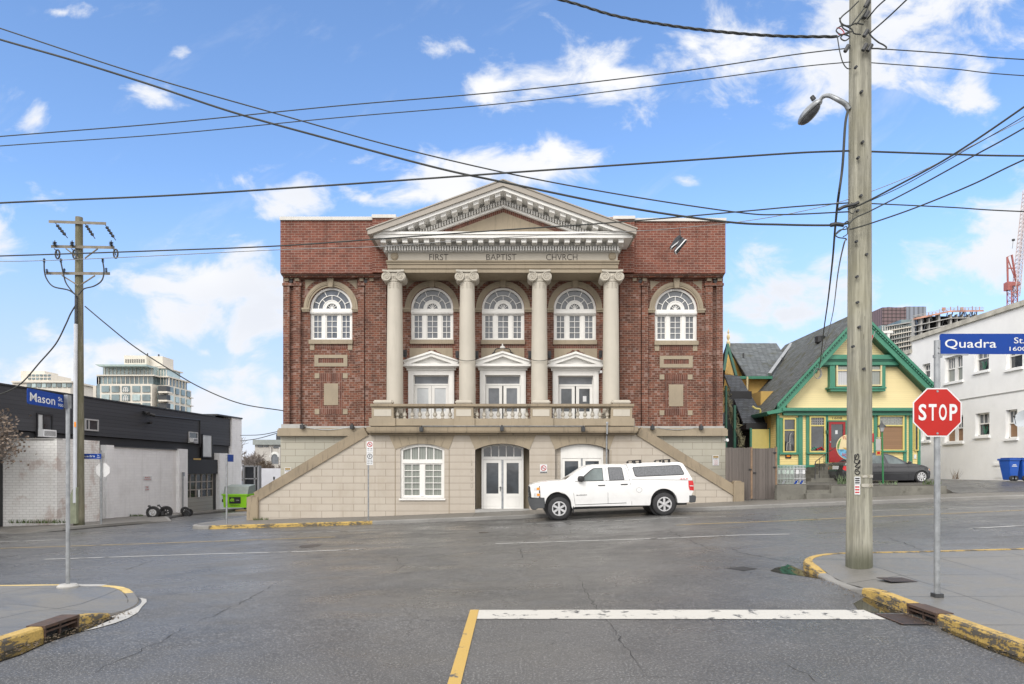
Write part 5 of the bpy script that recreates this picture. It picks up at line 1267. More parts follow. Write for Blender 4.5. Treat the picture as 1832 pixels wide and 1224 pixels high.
acrossS((1330, 681), (1222, 619), .012, .88, 'windscreen', 1); acrossS((840, 670), (965, 602), .012, .88, 'rear_window', -1)
sxx = X(1370+1153/5.234, 31); place(CR, (sxx, 31.86, 1.235), 0, 0)
# ================================================================== POLES, SIGNS, WIRES
# near wooden pole
PY = 11.3; PX = X(1537, PY); pz0 = HS(PX, PY)
NP = thing('utility_pole', 'thick weathered wooden utility pole on the near right corner beside the stop sign', 'utility pole', (PX, PY, pz0))
m = MB(); pr = [(.205, -.1), (.203, .05)]+[(.198-.038*t/12, .05+(10.2-.05)*t/12) for t in range(1, 13)]
rp = random.Random(5)
n = 28; vs = []; fs = []
for (r_, z) in pr: vs += [(PX+.02*z/10+r_*(1+.018*sin(3*2*pi*j/n+1)+.008*sin(7*2*pi*j/n))*cos(2*pi*j/n), PY+r_*sin(2*pi*j/n), pz0+z) for j in range(n)]
for i in range(len(pr)-1):
    for j in range(n): fs.append((i*n+j, i*n+(j+1) % n, (i+1)*n+(j+1) % n, (i+1)*n+j))
fs.append(tuple(range((len(pr)-1)*n, len(pr)*n))); m.add(vs, fs); m.build('pole_shaft', M['pole'], NP, smooth=True)
for px, py in ((1541, 164), (1543, 254), (1535, 282), (1540, 350), (1534, 377), (1532, 432), (1550, 455), (1533, 495), (1534, 541), (1548, 85), (1531, 120), (1544, 30), (1537, 585), (1526, 620), (1545, 660)):
    m = MB(); z = Z(py, PY-.2); x = X(px, PY-.19); m.cone((x, PY-.165, z), (x, PY-.215, z), .022, .022, 8); m.build('bolt', M['dmetal'], NP)
def onpole(a, z, r_=.204): return (PX+r_*sin(a), PY-r_*cos(a), z)
# posters and scrawl on the shaft
for (a0, a1, py0, py1, mt) in ((-.80, -.38, 853, 867, 'white'), (-.80, -.40, 867.5, 885, 'white')):
    m = MB(); zz0, zz1 = Z(py1, PY-.2), Z(py0, PY-.2); k = 6
    V = [onpole(a0+(a1-a0)*i/k, z, .2075+.002*(i % 2)) for z in (zz0, zz1) for i in range(k+1)]
    m.add(V, [(i, i+1, i+k+2, i+k+1) for i in range(k)]); po = m.build('poster', M[mt], NP)
    for j in range(3):
        m = MB(); zc = zz0+(zz1-zz0)*(.22+.28*j); V = [onpole(a0+.05+(a1-a0-.1)*i/k, zc+d_, .2105+.002*(i % 2)) for d_ in (-.012, .012) for i in range(k+1)]
        m.add(V, [(i, i+1, i+k+2, i+k+1) for i in range(k)]); m.build('poster_print', M['dmetal'] if py0 < 860 else M['red_dark'], po)
sc = [(.55,1),(.3,1.05),(.25,.85),(.55,.8),(.75,.95),(.6,1.08),(.2,.72),(.45,.60),(.8,.62),(.85,.78),(.55,.55),(.3,.45),(.75,.42),(.9,.5),(.7,.35),(.35,.3),(.3,.12),(.6,.05),(.85,.15),(.6,.25),(.4,.2)]
m = MB(); zt, zb_ = Z(815, PY-.2), Z(851, PY-.2)
m.tube(crom([Vector(onpole(-.95+.62*a, zb_+(zt-zb_)*b, .203)) for a, b in sc], 5), .007, 4); m.build('painted_tag', M['black'], NP)
for py, h_ in ((855, .05), (872, .06)):
    m = MB(); k = 14; z = Z(py, PY-.2); V = [onpole(-.3+1.5*i/k, z+d_+.006*rp.uniform(-1, 1), .2035) for d_ in (0, h_) for i in range(k+1)]
    m.add(V, [(i, i+1, i+k+2, i+k+1) for i in range(k)]); m.build('paper_remnant', paintmat('torn_paper', (.40, .38, .33), .50, (.27, .25, .19), 9) if 'torn_paper' not in bpy.data.materials else bpy.data.materials['torn_paper'], NP)
# street lamp bracketed to it
SL = thing('street_lamp', 'grey cobra head street lamp on a curved arm bracketed to the wooden pole', 'street lamp', (PX-.2, PY, Z(205, PY)))
SL['category'] = 'street lamp'
def PP(px, py, y=PY): return P(px, py, y)
m = MB(); m.tube(crom([PP(1519, 196), PP(1513, 187), PP(1500, 179), PP(1484, 171.5, 11.4), PP(1473, 173, 11.5), PP(1466, 181, 11.55), PP(1461, 187, 11.6)], 6), [.045-.018*i/36 for i in range(37)], 10); m.build('lamp_arm', M['metal'], SL, smooth=True)
def ell(m, c, ax, up, side, a, b, c_, n=14, k=9, zmin=-1):
    vs = []; fs = []
    for i in range(k+1):
        t = -pi/2+pi*i/k
        for j in range(n):
            u = 2*pi*j/n; s_ = max(zmin, cos(t)*sin(u)); vs.append(Vector(c)+ax*(a*sin(t))+side*(c_*cos(t)*cos(u))+up*(b*s_))
    for i in range(k):
        for j in range(n): fs.append((i*n+j, i*n+(j+1) % n, (i+1)*n+(j+1) % n, (i+1)*n+j))
    m.add(vs, fs); return m
c1 = PP(1449, 201, 11.75); ax = (PP(1464, 184, 11.6)-PP(1434, 217, 11.95)).normalized(); up = Vector((-.35, -.1, .9)); up = (up-ax*up.dot(ax)).normalized(); side = ax.cross(up)
m = MB(); ell(m, c1, ax, up, side, .27, .10, .125, zmin=-.25); m.build('lamp_head', M['metal'], SL, smooth=True)
m = MB(); ell(m, c1-up*.03-ax*.02, ax, up, side, .225, .085, .105); m.build('lamp_lens', pm('smoky_lens', (.10,.105,.115), .15, .3, 6), SL, smooth=True)
m = MB(); cc = c1+ax*.17+up*.10; m.cone(cc, cc+up*.07, .04, .035, 10); m.build('photocell', M['dmetal'], SL)

# far pole on the left
QY = 28.7; QX = X(141.5, QY); qz = G(QX, QY)+.1
LP_ = thing('utility_pole', 'tall old utility pole with three crossarms beside the white brick building', 'utility pole', (QX, QY, qz))
m = MB(); m.lathe((QX, QY, qz), [(.21, -.2), (.205, .3)]+[(.20-.06*t/10, .3+(Z(389, QY)-qz-.3)*t/10) for t in range(1, 11)], 16); m.build('pole_shaft', M['pole2'], LP_, smooth=True)
for (a, b, p0, p1) in ((87, 190, 396.5, 400), (91, 205, 441, 443), (82, 197, 489, 489.5)):
    m = MB(); y = QY-.22; m.add([tuple(P(px, py+d_, yy)) for yy in (y, y+.11) for px, py in ((a, p0), (b, p1)) for d_ in (-2.6, 2.6)], [(0, 2, 3, 1), (4, 5, 7, 6), (0, 1, 5, 4), (2, 6, 7, 3), (0, 4, 6, 2), (1, 3, 7, 5)]); m.build('crossarm', M['arm'], LP_)
def qt(pts, r_, name, mat, y=QY-.3): m = MB(); m.tube([P(px, py, y) for px, py in pts], r_, 6); m.build(name, M[mat], LP_)
for pts in (((118, 445), (140, 462)), ((175, 445), (152, 462)), ((111, 493), (140, 511)), ((170, 493), (144, 510))): qt(pts, .03, 'brace', 'arm')
def insul(px0, py0, px1, py1, y=QY-.3, n_=4, r_=.075):
    a, b = P(px0, py0, y), P(px1, py1, y); m = MB(); m.tube([a, b], .018, 5)
    for i in range(n_):
        t0 = .18+.7*i/n_; c0_ = a.lerp(b, t0); c1_ = a.lerp(b, t0+.10); m.cone(c0_, c1_, r_, r_*.5, 8)
    m.build('insulator', M['dmetal'], LP_)
for a in ((99, 399, 121, 426), (152, 400, 170, 427), (188, 402, 207, 430)): insul(*a)
for px in (98, 129, 199): insul(px, 441, px, 430, n_=3, r_=.09)
for px, py in ((103, 455), (134, 455), (207, 454)):
    m = MB(); y = QY-.3; m.tube([P(px+5*cos(t/14*2*pi)*(.75), py+8*sin(t/14*2*pi), y) for t in range(15)], .035, 6); m.tube([P(px-6, py-10, y), P(px-2, py-6, y), P(px, py+3, y)], .02, 5); m.build('fuse_cutout', M['dmetal'], LP_)
for pts in (((79, 463), (79.5, 485), (84, 500), (96, 513), (122, 519), (136, 528)), ((108, 464), (113, 488), (118, 506), (128, 520), (137, 530)), ((183, 463), (186, 485), (182, 502), (168, 512), (150, 517), (140, 528))):
    m = MB(); m.tube(crom([P(px, py, QY-.35) for px, py in pts], 6), .028, 6); m.build('riser_cable', M['wire'], LP_)
for px, py in ((79, 470), (109, 470), (184, 470), (84, 489), (115, 488), (190, 487)): insul(px, py-8, px, py+2, QY-.36, 3, .06)
m = MB(); m.tube([P(135.5, 580, QY-.28), P(134, 900, QY-.28)], .075, 10); m.build('riser_pipe', pm('pale_conduit', (.50,.52,.56), .5, .08, 2), LP_)
m = MB(); m.tube([P(136.5, 530, QY-.26), P(136, 582, QY-.26)], .06, 8); m.build('riser_pipe', M['dmetal'], LP_)
m = MB(); y = QY-.32; m.prism([(X(125, y), Z(937, y)), (X(136.5, y), Z(937, y)), (X(136.5, y), Z(872, y)), (X(131, y), Z(872, y)), (X(125.5, y), Z(886, y))], y, y+.16); m.build('cable_guard', pm('green_grey_guard', (.22,.24,.17), .7, .15, 3), LP_)
m = MB(); y = QY-.36; m.box(X(133, y), X(136, y), y-.01, y+.0, Z(764, y), Z(755, y)); m.build('warning_tag', M['orange'], LP_)

# sign posts
def post(x, y, z0, z1, name, label, cat, w_=.06, square=False):
    r = thing(name, label, cat, (x, y, z0)); m = MB()
    m.lathe((x, y, z0), [(w_/2, -.05), (w_/2, z1-z0)], 14)
    m.build('post', M['metal'], r, smooth=True); return r
# stop sign
SY = 8.97; sx_ = X(1676.5, SY); sz_ = HS(sx_, SY)
ST = post(sx_, SY, sz_, Z(609, SY), 'street_sign', 'galvanised post with a red stop sign and the blue street name sign above it', 'road sign', .075)
m = MB(); m.box(sx_-.055, sx_+.055, SY-.055, SY+.055, sz_, sz_+.05); m.build('post_socket', M['dmetal'], ST)
ys_ = SY-.05; cx_, cz_ = X(1676.5, ys_), Z(738, ys_)
def octa(m, cx, cz, ap, y0, y1): m.prism([(cx+ap/cos(pi/8)*cos(pi/8+pi/4*i), cz+ap/cos(pi/8)*sin(pi/8+pi/4*i)) for i in range(8)], y0, y1)
m = MB(); octa(m, cx_, cz_, .318, ys_-.004, ys_); pn = m.build('stop_sign', M['white'], ST)
m = MB(); octa(m, cx_, cz_, .302, ys_-.0065, ys_-.003); m.build('sign_face', M['red'], pn)
for i, ch in enumerate('STOP'): text(ch, (cx_-.195+i*.1325+(.006 if i == 3 else 0), ys_-.0085, cz_+.001), (1, 0, 0), (0, 0, 1), .103, .215, 'lettering', M['white'], pn, .022)
for dz in (-.275, .275):
    m = MB(); m.cone((cx_, ys_-.013, cz_+dz), (cx_, ys_-.005, cz_+dz), .013, .016, 10); m.build('sign_bolt', M['metal'], pn)
def name_sign(parent, c, right, w_, h_, big, bx_, bw_, small, num, both=True, by=0.0, bh=.50):
    """blue blade: c = left centre of the face, right = direction of reading"""
    right = Vector(right).normalized(); up = Vector((0, 0, 1)); n = right.cross(up); n = -n if n.dot(Vector((0, -1, 0))) < 0 and abs(n.y) > .3 else n
    Mx = Matrix((( right.x, 0, 0, c[0]), (right.y, 0, 0, c[1]), (0, 0, 1, c[2]), (0, 0, 0, 1)))
    rad = .03; pts = []
    for (cx, cz, a0) in ((w_-rad, h_/2-rad, 0), (rad, h_/2-rad, 90), (rad, -h_/2+rad, 180), (w_-rad, -h_/2+rad, 270)):
        pts += [(cx+rad*cos(radians(a0+a)), cz+rad*sin(radians(a0+a))) for a in (0, 30, 60, 90)]
    nn = Vector((right.y, -right.x, 0))
    V = [Vector(c)+right*p[0]+up*p[1]+nn*s_ for s_ in (.004, -.004) for p in pts]; k = len(pts)
    m = MB(); m.add(V, [tuple(range(k)), tuple(range(2*k-1, k-1, -1))]+[(i, (i+1) % k, (i+1) % k+k, i+k) for i in range(k)])
    pl_ = m.build('name_plate', M['blue'], parent); o = nn*.0065
    text(big, Vector(c)+o+right*(bx_+bw_/2)+up*by, right, up, bw_, h_*bh, 'lettering', M['white'], pl_, .006)
    text(small[0], Vector(c)+o+right*small[1]+up*h_*.17, right, up, small[2], h_*.29, 'lettering', M['white'], pl_, .004)
    text(num[0], Vector(c)+o+right*num[1]-up*h_*.24, right, up, num[2], h_*.20, 'lettering', M['white'], pl_, .004)
    return pl_
yq_ = SY-.0; q0 = P(1681, 615.5, yq_); hq = 36.5/F*yq_
name_sign(ST, q0, (1, 0, 0), X(1842, yq_)-X(1681, yq_), hq, 'Quadra', X(1690, yq_)-X(1681, yq_), X(1782, yq_)-X(1690, yq_), ('St.', X(1823, yq_)-X(1681, yq_), X(1833, yq_)-X(1814, yq_)), ('1600', X(1820.5, yq_)-X(1681, yq_), X(1836, yq_)-X(1806, yq_)), by=-.005)
m = MB(); x0 = X(1681, yq_); m.box(sx_-.045, sx_+.06, SY-.02, SY+.02, Z(634, SY)-.045, Z(634, SY)-.01); m.box(sx_, X(1732, SY), SY-.012, SY+.012, Z(634, SY)-.012, Z(634, SY)+.004); m.build('sign_bracket', M['metal'], ST)
for py in (623, 632):
    m = MB(); m.cone((sx_, SY-.05, Z(py, SY)), (sx_, SY-.036, Z(py, SY)), .012, .014, 8); m.build('sign_bolt', M['metal'], ST)
# Mason sign, near left
MY = 10.6; mx = X(121.5, MY); mz = HS(mx, MY)
MS = post(mx, MY, mz, Z(707, MY), 'street_sign', 'leaning galvanised post on the left corner with a blue name sign facing the near street', 'street sign', .06)
m = MB(); m.lathe((mx, MY, mz), [(.15, 0), (.15, .025), (.12, .05), (.05, .055)], 16); m.build('post_base', M['conc_l'], MS)
a = P(48.5, 712, 9.62); b = P(113.5, 716.5, MY-.03); rt = (b-a); rt.z = 0
wl = rt.length; name_sign(MS, (a.x, a.y, (a.z+b.z)/2), rt, wl, .222, 'Mason', wl*.06, wl*.68, ('St.', wl*.90, wl*.14), ('900', wl*.905, wl*.16), by=-.005, bh=.56)
m = MB(); m.box(mx-.03, mx+.03, MY-.05, MY+.04, Z(727, MY)-.03, Z(707, MY)); m.build('sign_bracket', M['metal'], MS)
# small street signs on the far side
RY = 29.0; rx = X(181, RY); r = post(rx, RY, G(rx, RY)+.1, Z(806, RY), 'street_sign', 'small blue street name sign partly hidden behind the left utility pole', 'street sign', .075)
name_sign(r, (X(141, RY-.06), RY-.06, Z(816.5, RY)), (1, 0, 0), X(181, RY)-X(141, RY), .22, 'Quadra', .06, .63, ('St.', .84, .11), ('1600', .84, .13))
m = MB(); m.box(rx-.05, rx-.01, RY-.05, RY-.04, 1.0, 1.2); 
m = MB(); octa(m, X(184, RY+.06), Z(841, RY+.06), .30, RY+.05, RY+.055); m.build('sign_back', pm('bare_sign_back', (.60,.60,.60), .7), r)
ZY = 27.0; zx = X(405.5, ZY); r = post(zx, ZY, HS(zx, ZY), Z(813, ZY), 'street_sign', 'small street sign post at the corner kerb beside the green dumpster', 'street sign', .07)
m = MB(); m.M = Matrix.Translation((zx, ZY, 0)); m.box(-.01, .02, .0, .62, Z(826, ZY), Z(813, ZY)-.0); m.build('name_plate', M['blue'], r)
AY = 26.4; axx = X(659, AY); r = post(axx, AY, HS(axx, AY), Z(790, AY), 'parking_sign', 'slim post with two white parking signs in front of the left church stair', 'parking sign', .055)
yy = AY-.04
for (p0, p1) in ((789.5, 810), (810.8, 832)):
    m = MB(); m.pbox(655.8, 667.3, p0, p1, yy-.004, yy); pn = m.build('sign_panel', M['white'], r)
    xc = X(661.7, yy); zc = Z(p0+5.8, yy)
    m = MB(); m.band(xc, zc, .075, .10, 0, 360, yy-.009, yy-.004, 20)
    m.build('sign_ring', M['red'] if p0 < 800 else M['dmetal'], pn)
    if p0 < 800:
        m = MB(); m.spoke(xc, zc, -45, -.09, .09, .02, yy-.011, yy-.005); m.build('sign_slash', M['red'], pn)
        m = MB(); m.box(xc-.025, xc+.02, yy-.009, yy-.005, zc-.03, zc+.03); m.build('vehicle_symbol', M['black'], pn)
        for sg in (-1, 1):
            m = MB(); z_ = Z(p0+13.5, yy); m.prism([(xc+sg*.10, z_), (xc+sg*.055, z_+.022), (xc+sg*.055, z_+.008), (xc+sg*.015, z_+.008), (xc+sg*.015, z_-.008), (xc+sg*.055, z_-.008), (xc+sg*.055, z_-.022)], yy-.009, yy-.004); m.build('arrow', M['black'], pn)
        text('7AM', (xc-.055, yy-.009, Z(p0+17, yy)), (1, 0, 0), (0, 0, 1), .07, .03, 'lettering', M['dmetal'], pn); text('6PM', (xc+.05, yy-.009, Z(p0+17, yy)), (1, 0, 0), (0, 0, 1), .07, .03, 'lettering', M['dmetal'], pn)
    else:
        text('P', (xc, yy-.009, zc), (1, 0, 0), (0, 0, 1), .06, .09, 'lettering', M['dmetal'], pn, .02)
        text('MAX 2 HR', (xc, yy-.009, Z(p0+12.5, yy)), (1, 0, 0), (0, 0, 1), .18, .035, 'lettering', M['dmetal'], pn, .01); text('8AM - 6PM', (xc, yy-.009, Z(p0+15.5, yy)), (1, 0, 0), (0, 0, 1), .19, .035, 'lettering', M['dmetal'], pn, .01); text('MON - SAT', (xc, yy-.009, Z(p0+18.5, yy)), (1, 0, 0), (0, 0, 1), .19, .035, 'lettering', M['dmetal'], pn, .01)

# ---- wires
WG = 'overhead wires crossing the sky'
def wire(pts, r_, label, mat='wire', twist=False, ext=True):
    P3 = [P(*p) for p in pts]; c = crom(P3, 10); m = MB()
    if twist:
        L = 0; aa = []
        for k in range(3):
            pp = []
            L = 0
            cc_ = crom(P3, 40)
            for i, q in enumerate(cc_):
                if i: L += (q-cc_[i-1]).length
                an = L*2*pi/.55+k*2*pi/3; pp.append(q+Vector((0, cos(an), sin(an)))*r_*1.3)
            m.tube(pp, r_, 5)
    else: m.tube(c, r_, 6)
    o = m.build('overhead_wire', M[mat], origin=P3[-1]); return tag(o, label, 'wire', WG)
y = 11.3
wire([(-700, -150, 13), (-250, -32, 12.6), (4, 52, 12.3), (250, 133, 12), (500, 205, 11.8), (700, 261, 11.6), (912, 311, 11.5), (1120, 350, 11.4), (1320, 380, 11.35), (1400, 384, 11.3), (1519, 379, 11.2)], .011, 'thin upper wire of the pair falling from the upper left edge')
wire([(-700, -90, 13), (-250, -2, 12.6), (4, 72, 12.3), (130, 108, 12.1), (270, 152, 12), (420, 202, 11.9), (600, 252, 11.75), (780, 300, 11.6), (900, 326, 11.5), (1120, 371, 11.4), (1300, 397, 11.35), (1400, 402, 11.3), (1490, 403, 11.25), (1520, 399, 11.2)], .017, 'thick lower cable of the pair falling from the upper left edge')
wire([(-900, 300, 11.9), (-400, 278, 11.8), (4, 244, 11.7), (300, 220, 11.6), (600, 190, 11.5), (912, 163, 11.45), (1200, 130, 11.35), (1420, 98, 11.3), (1521, 86, y)], .009, 'upper of two thin wires running nearly level high across the sky')
wire([(-900, 310, 11.9), (-400, 292, 11.8), (4, 261, 11.7), (300, 240, 11.6), (600, 211, 11.5), (912, 184, 11.45), (1200, 150, 11.35), (1420, 121, 11.3), (1521, 111, y)], .008, 'lower of two thin wires running nearly level high across the sky')
wire([(-900, 400, 11.9), (-400, 385, 11.8), (4, 363, 11.7), (300, 350, 11.6), (600, 331, 11.5), (912, 309, 11.45), (1200, 289, 11.35), (1420, 274, 11.3), (1519, 270, y)], .015, 'heavy dark cable passing just above the church pediment to the near pole')
wire([(1552, 271, y), (1700, 276, 11.4), (1840, 279, 11.5), (2300, 280, 11.9), (2900, 300, 12.2)], .015, 'heavy dark cable leaving the near pole to the right edge')
wire([(-900, 480, 11.9), (-400, 470, 11.8), (4, 458, 11.7), (300, 448, 11.6), (500, 440, 11.5), (700, 426, 11.5), (880, 413, 11.45), (1100, 398, 11.4), (1320, 379, 11.35), (1420, 370, 11.3), (1519, 363, 11.2)], .011, 'wire crossing in front of the pediment and the brick wall to the near pole')
wire([(-300, 455, 12.2), (4, 468, 12.1), (500, 447, 12.0), (680, 441, 12), (900, 425, 12), (1130, 414, 12.0), (1216, 408, 12.0), (1330, 396, 11.8), (1430, 379, 11.6), (1520, 356, 11.3), (1640, 310, 11.0), (1760, 250, 10.4), (1880, 190, 10)], .006, 'thin pale wire carrying the pair of hanging sneakers', 'wire_g')
wire([(1553, 86, y), (1700, 96, 11.4), (1840, 107, 11.5), (2300, 130, 11.9)], .009, 'upper thin wire leaving the top of the near pole to the right')
wire([(1553, 112, y), (1700, 123, 11.4), (1840, 136, 11.5), (2300, 160, 11.9)], .008, 'second thin wire leaving the top of the near pole to the right')
wire([(1553, 364, y), (1700, 371, 11.4), (1840, 379, 11.5), (2300, 395, 11.9)], .010, 'thin wire leaving the near pole to the right at the height of the brick parapet')
yl = 11.08
wire([(1517, 374, yl-.02), (1540, 366, yl-.02), (1600, 335, 10.7), (1700, 280, 10.1), (1834, 190, 9.4), (2100, 0, 8.2)], .014, 'steepest dark wire rising from the near pole to the right edge')
wire([(1556, 360, yl), (1620, 330, 10.7), (1720, 273, 10.1), (1834, 207, 9.4), (2100, 40, 8.2)], .007, 'thin greenish wire just under the steepest wire at the right edge')
wire([(1518, 402, yl-.02), (1530, 390, yl-.02), (1560, 376, 10.95), (1640, 335, 10.6), (1740, 280, 10.0), (1834, 228, 9.4), (2100, 70, 8.2)], .012, 'dark wire rising from the splice on the near pole to the right edge')
wire([(1520, 411, yl-.02), (1560, 399, 10.95), (1640, 371, 10.6), (1740, 330, 10.0), (1834, 285, 9.4), (2100, 170, 8.2)], .011, 'lowest dark wire rising from the near pole to the right edge')
wire([(-1500, -700, 14), (-600, -420, 13.4), (200, -190, 12.8), (700, -72, 12.2), (880, -28, 12), (1012, 2, 11.9), (1100, 28, 11.8), (1200, 46, 11.6), (1300, 58, 11.45), (1400, 65, 11.35), (1497, 66, 11.2)], .011, 'thick twisted cable hanging from the top edge to the knot on the near pole', twist=True)
wire([(1517, 197, 11.15), (1512, 225, 11.15), (1507, 300, 11.2), (1499, 360, 11.4), (1494, 410, 13), (1489, 470, 16), (1481, 540, 21), (1474, 590, 26), (1467, 650, 34), (1461, 668, 34.7)], .020, 'dark twisted service cable dropping from the street lamp to the yellow house gable')
wire([(1514, 428, 11.15), (1509, 440, 11.3), (1499, 490, 14), (1490, 560, 20), (1478, 610, 27), (1465, 660, 34.6)], .012, 'thin grey service wire dropping from the near pole to the yellow house gable', 'wire_g')
wire([(1557, 1, 10.9), (1530, 36, 11.0), (1519, 50, 11.05)], .010, 'short wire slanting over the head of the near pole'); 
wire([(1628, -6, 9.9), (1590, 30, 10.6), (1556, 60, 11.1)], .012, 'dark wire leaving the top edge to the right side of the near pole')
wire([(1590, -6, 10.2), (1568, 14, 10.7), (1552, 34, 11.1)], .012, 'short dark wire beside the head of the near pole')
yq2 = 28.4
wire([(136, 545, yq2), (126, 562, yq2), (118, 580, yq2), (100, 615, yq2), (70, 650, yq2), (40, 684, yq2), (10, 702, yq2), (-60, 725, yq2)], .028, 'sagging cable from the left utility pole down to the left edge')
wire([(152, 548, yq2), (190, 580, yq2), (240, 620, yq2+.4), (300, 659, yq2+.8), (360, 694, yq2+1.2), (430, 722, yq2+1.6), (507, 735, 30.6)], .026, 'sagging cable from the left utility pole to the corner of the church')
wire([(430, 789, 46), (460, 785, 40), (500, 774, 33)], .02, 'thin wire low in the gap beside the church, lower one'); wire([(430, 779, 46), (465, 778, 40), (503, 771, 33)], .02, 'thin wire low in the gap beside the church, upper one')
# fittings belonging to the near pole
def fit(pts, r_, name='jumper_wire', mat='wire', yv=11.05): m = MB(); m.tube(crom([P(px, py, yv) for px, py in pts], 6), r_, 5); m.build(name, M[mat], NP)
fit([(1536, 2), (1520, 18), (1506, 30), (1503, 38), (1510, 45), (1520, 46), (1532, 42), (1545, 44)], .012)
fit([(1502, 32), (1508, 50), (1520, 58), (1505, 62), (1496, 54), (1508, 46), (1523, 52), (1528, 60), (1540, 62)], .011)
fit([(1499, 66), (1508, 62), (1520, 66), (1512, 73), (1504, 68), (1512, 60), (1526, 56)], .011)
fit([(1498, 64), (1500, 78), (1503, 95), (1508, 112), (1515, 122), (1522, 123)], .009)
fit([(1553, 56), (1560, 66), (1572, 76), (1580, 80), (1586, 85), (1582, 88), (1570, 87), (1556, 87)], .012)
fit([(1532, 44), (1548, 22), (1557, 4)], .012); fit([(1497, 50), (1505, 52), (1510, 60), (1500, 62)], .008, mat='red_dark')
fit([(1500, 375), (1510, 370), (1528, 366), (1536, 362)], .028, 'cable_clamp', 'dmetal')
fit([(1523, 362), (1530, 371), (1527, 382), (1519, 378), (1521, 366)], .007)
fit([(1486, 403), (1496, 401.5), (1509, 403)], .035, 'cable_splice', 'dmetal')
fit([(1510, 400), (1516, 396), (1519, 404), (1514, 410), (1502, 412), (1495, 420), (1500, 425), (1513, 427), (1514, 430)], .010); fit([(1495, 420), (1505, 412), (1514, 405), (1516, 418), (1508, 424)], .008)
for px, py in ((1551, 7), (1550, 27), (1549, 60), (1547, 85), (1556, 86), (1515, 87)):
    m = MB(); c = P(px, py, 11.05); m.cone(c-Vector((.03, 0, .05)), c+Vector((.03, 0, .05)), .03, .035, 8); m.build('insulator', M['dmetal'], NP)
# hanging sneakers
yk = 12.0; sk = thing('sneakers', 'pair of black and white sneakers hanging by their laces from a thin wire', 'sneakers', P(1216, 410, yk))
m = MB(); m.tube([P(1216, 409, yk), P(1217, 414, yk), P(1216.5, 428, yk)], .006, 5); m.tube([P(1216, 409, yk), P(1218, 430, yk+.05)], .006, 5); m.build('laces', M['black'], sk)
def shoe(c, ang, roll, sc):
    Mx = Matrix.Translation(c) @ Matrix.Rotation(ang, 4, 'Y') @ Matrix.Rotation(roll, 4, 'X') @ Matrix.Scale(sc, 4)
    out = [(-.15, .02, .0), (-.14, .045, 0), (-.09, .05, 0), (-.02, .038, 0), (.05, .036, 0), (.12, .036, 0), (.148, .02, 0), (.15, 0, 0)]
    ol = [(x, y) for x, y, _ in out]+[(x, -y) for x, y, _ in out[::-1]]
    m = MB(Mx); n = len(ol); V = [(x, y, -.012) for x, y in ol]+[(x*1.02, y*1.05, .006) for x, y in ol]
    m.add(V, [tuple(range(n)), tuple(range(n, 2*n))]+[(i, (i+1) % n, (i+1) % n+n, i+n) for i in range(n)]); so = m.build('sole', M['white'], sk, smooth=False)
    m = MB(Mx); m.add([(x*.93, y*.9, -.0125-.002) for x, y in ol], [tuple(range(n))]); m.build('outsole', M['black'], so)
    m = MB(Mx); rings = []
    for x, w_, h_ in ((-.15, .02, .035), (-.12, .044, .05), (-.07, .046, .062), (-.01, .036, .085), (.04, .034, .10), (.09, .035, .105), (.14, .028, .10), (.152, .01, .06)):
        rings.append([(x, w_*cos(t*pi/6), .004+(h_-.004)*sin(t*pi/6)) for t in range(7)])
    V = [p for r_ in rings for p in r_]; m.add(V, [(i*7+j, i*7+j+1, (i+1)*7+j+1, (i+1)*7+j) for i in range(len(rings)-1) for j in range(6)]); m.build('upper', pm('shoe_fabric', (.022,.024,.03), .7, .4, 30) if 'shoe_fabric' not in bpy.data.materials else bpy.data.materials['shoe_fabric'], sk, smooth=True)
shoe(P(1218, 441, yk-.03), radians(-50), radians(-30), 1.0); shoe(P(1211, 436, yk+.08), radians(-40), radians(-12), .95)
# ================================================================== YELLOW HOUSE
YH = 35.0
def hp(cx, cy, y=YH): px, py = 1280+cx/3.221, 540+cy/3.221; return (X(px, y), Z(py, y))
HO = thing('house', 'yellow gabled house with green trim and a red front door right of the church', 'house', (X(1520, YH), YH, 1.2))
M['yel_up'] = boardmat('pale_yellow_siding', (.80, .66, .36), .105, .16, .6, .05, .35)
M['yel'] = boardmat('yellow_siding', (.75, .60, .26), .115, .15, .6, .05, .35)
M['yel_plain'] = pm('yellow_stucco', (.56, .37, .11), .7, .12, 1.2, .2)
M['yel_trim'] = pm('yellow_trim_paint', (.62, .52, .17), .5, .05, 2); M['cream_trim'] = pm('cream_trim_paint', (.62, .52, .30), .5, .05, 2)
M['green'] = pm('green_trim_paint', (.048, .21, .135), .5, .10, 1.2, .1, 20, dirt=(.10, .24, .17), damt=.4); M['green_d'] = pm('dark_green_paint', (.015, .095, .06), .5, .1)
M['roof'] = roofmat('mossy_shingles', (.105, .115, .115), 1.0); M['roof2'] = roofmat('grey_shingles', (.12, .135, .145), .5); M['roof3'] = roofmat('dark_shingles', (.075, .083, .095), .25)
M['door_red'] = pm('red_door_paint', (.30, .012, .014), .35, .08)
M['blind'] = boardmat('bamboo_blind', (.26, .15, .08), .05, .25, .6, .15, .4); M['lace'] = pm('lace_curtain', (.45, .45, .44), .7, .3, 9)
def hb(m, a, b, c_, d_, y0, y1): """box from crop coords"""; x0, z1 = hp(a, c_, y0); x1, z0 = hp(b, d_, y0); m.box(x0, x1, y0, y1, z0, z1); return m
def hpc(m, name, mat, parent=None, **k): return m.build(name, M[mat], parent or HO, **k)
GZ = 1.15
ax_, az_ = X(1539, YH), Z(557, YH)           # gable apex of the roof edge
exl, ezl = X(1389, YH), Z(722, YH); kL = (az_-ezl)/(ax_-exl)
exr, ezr = X(1690, YH), Z(707, YH); kR = (az_-ezr)/(exr-ax_)
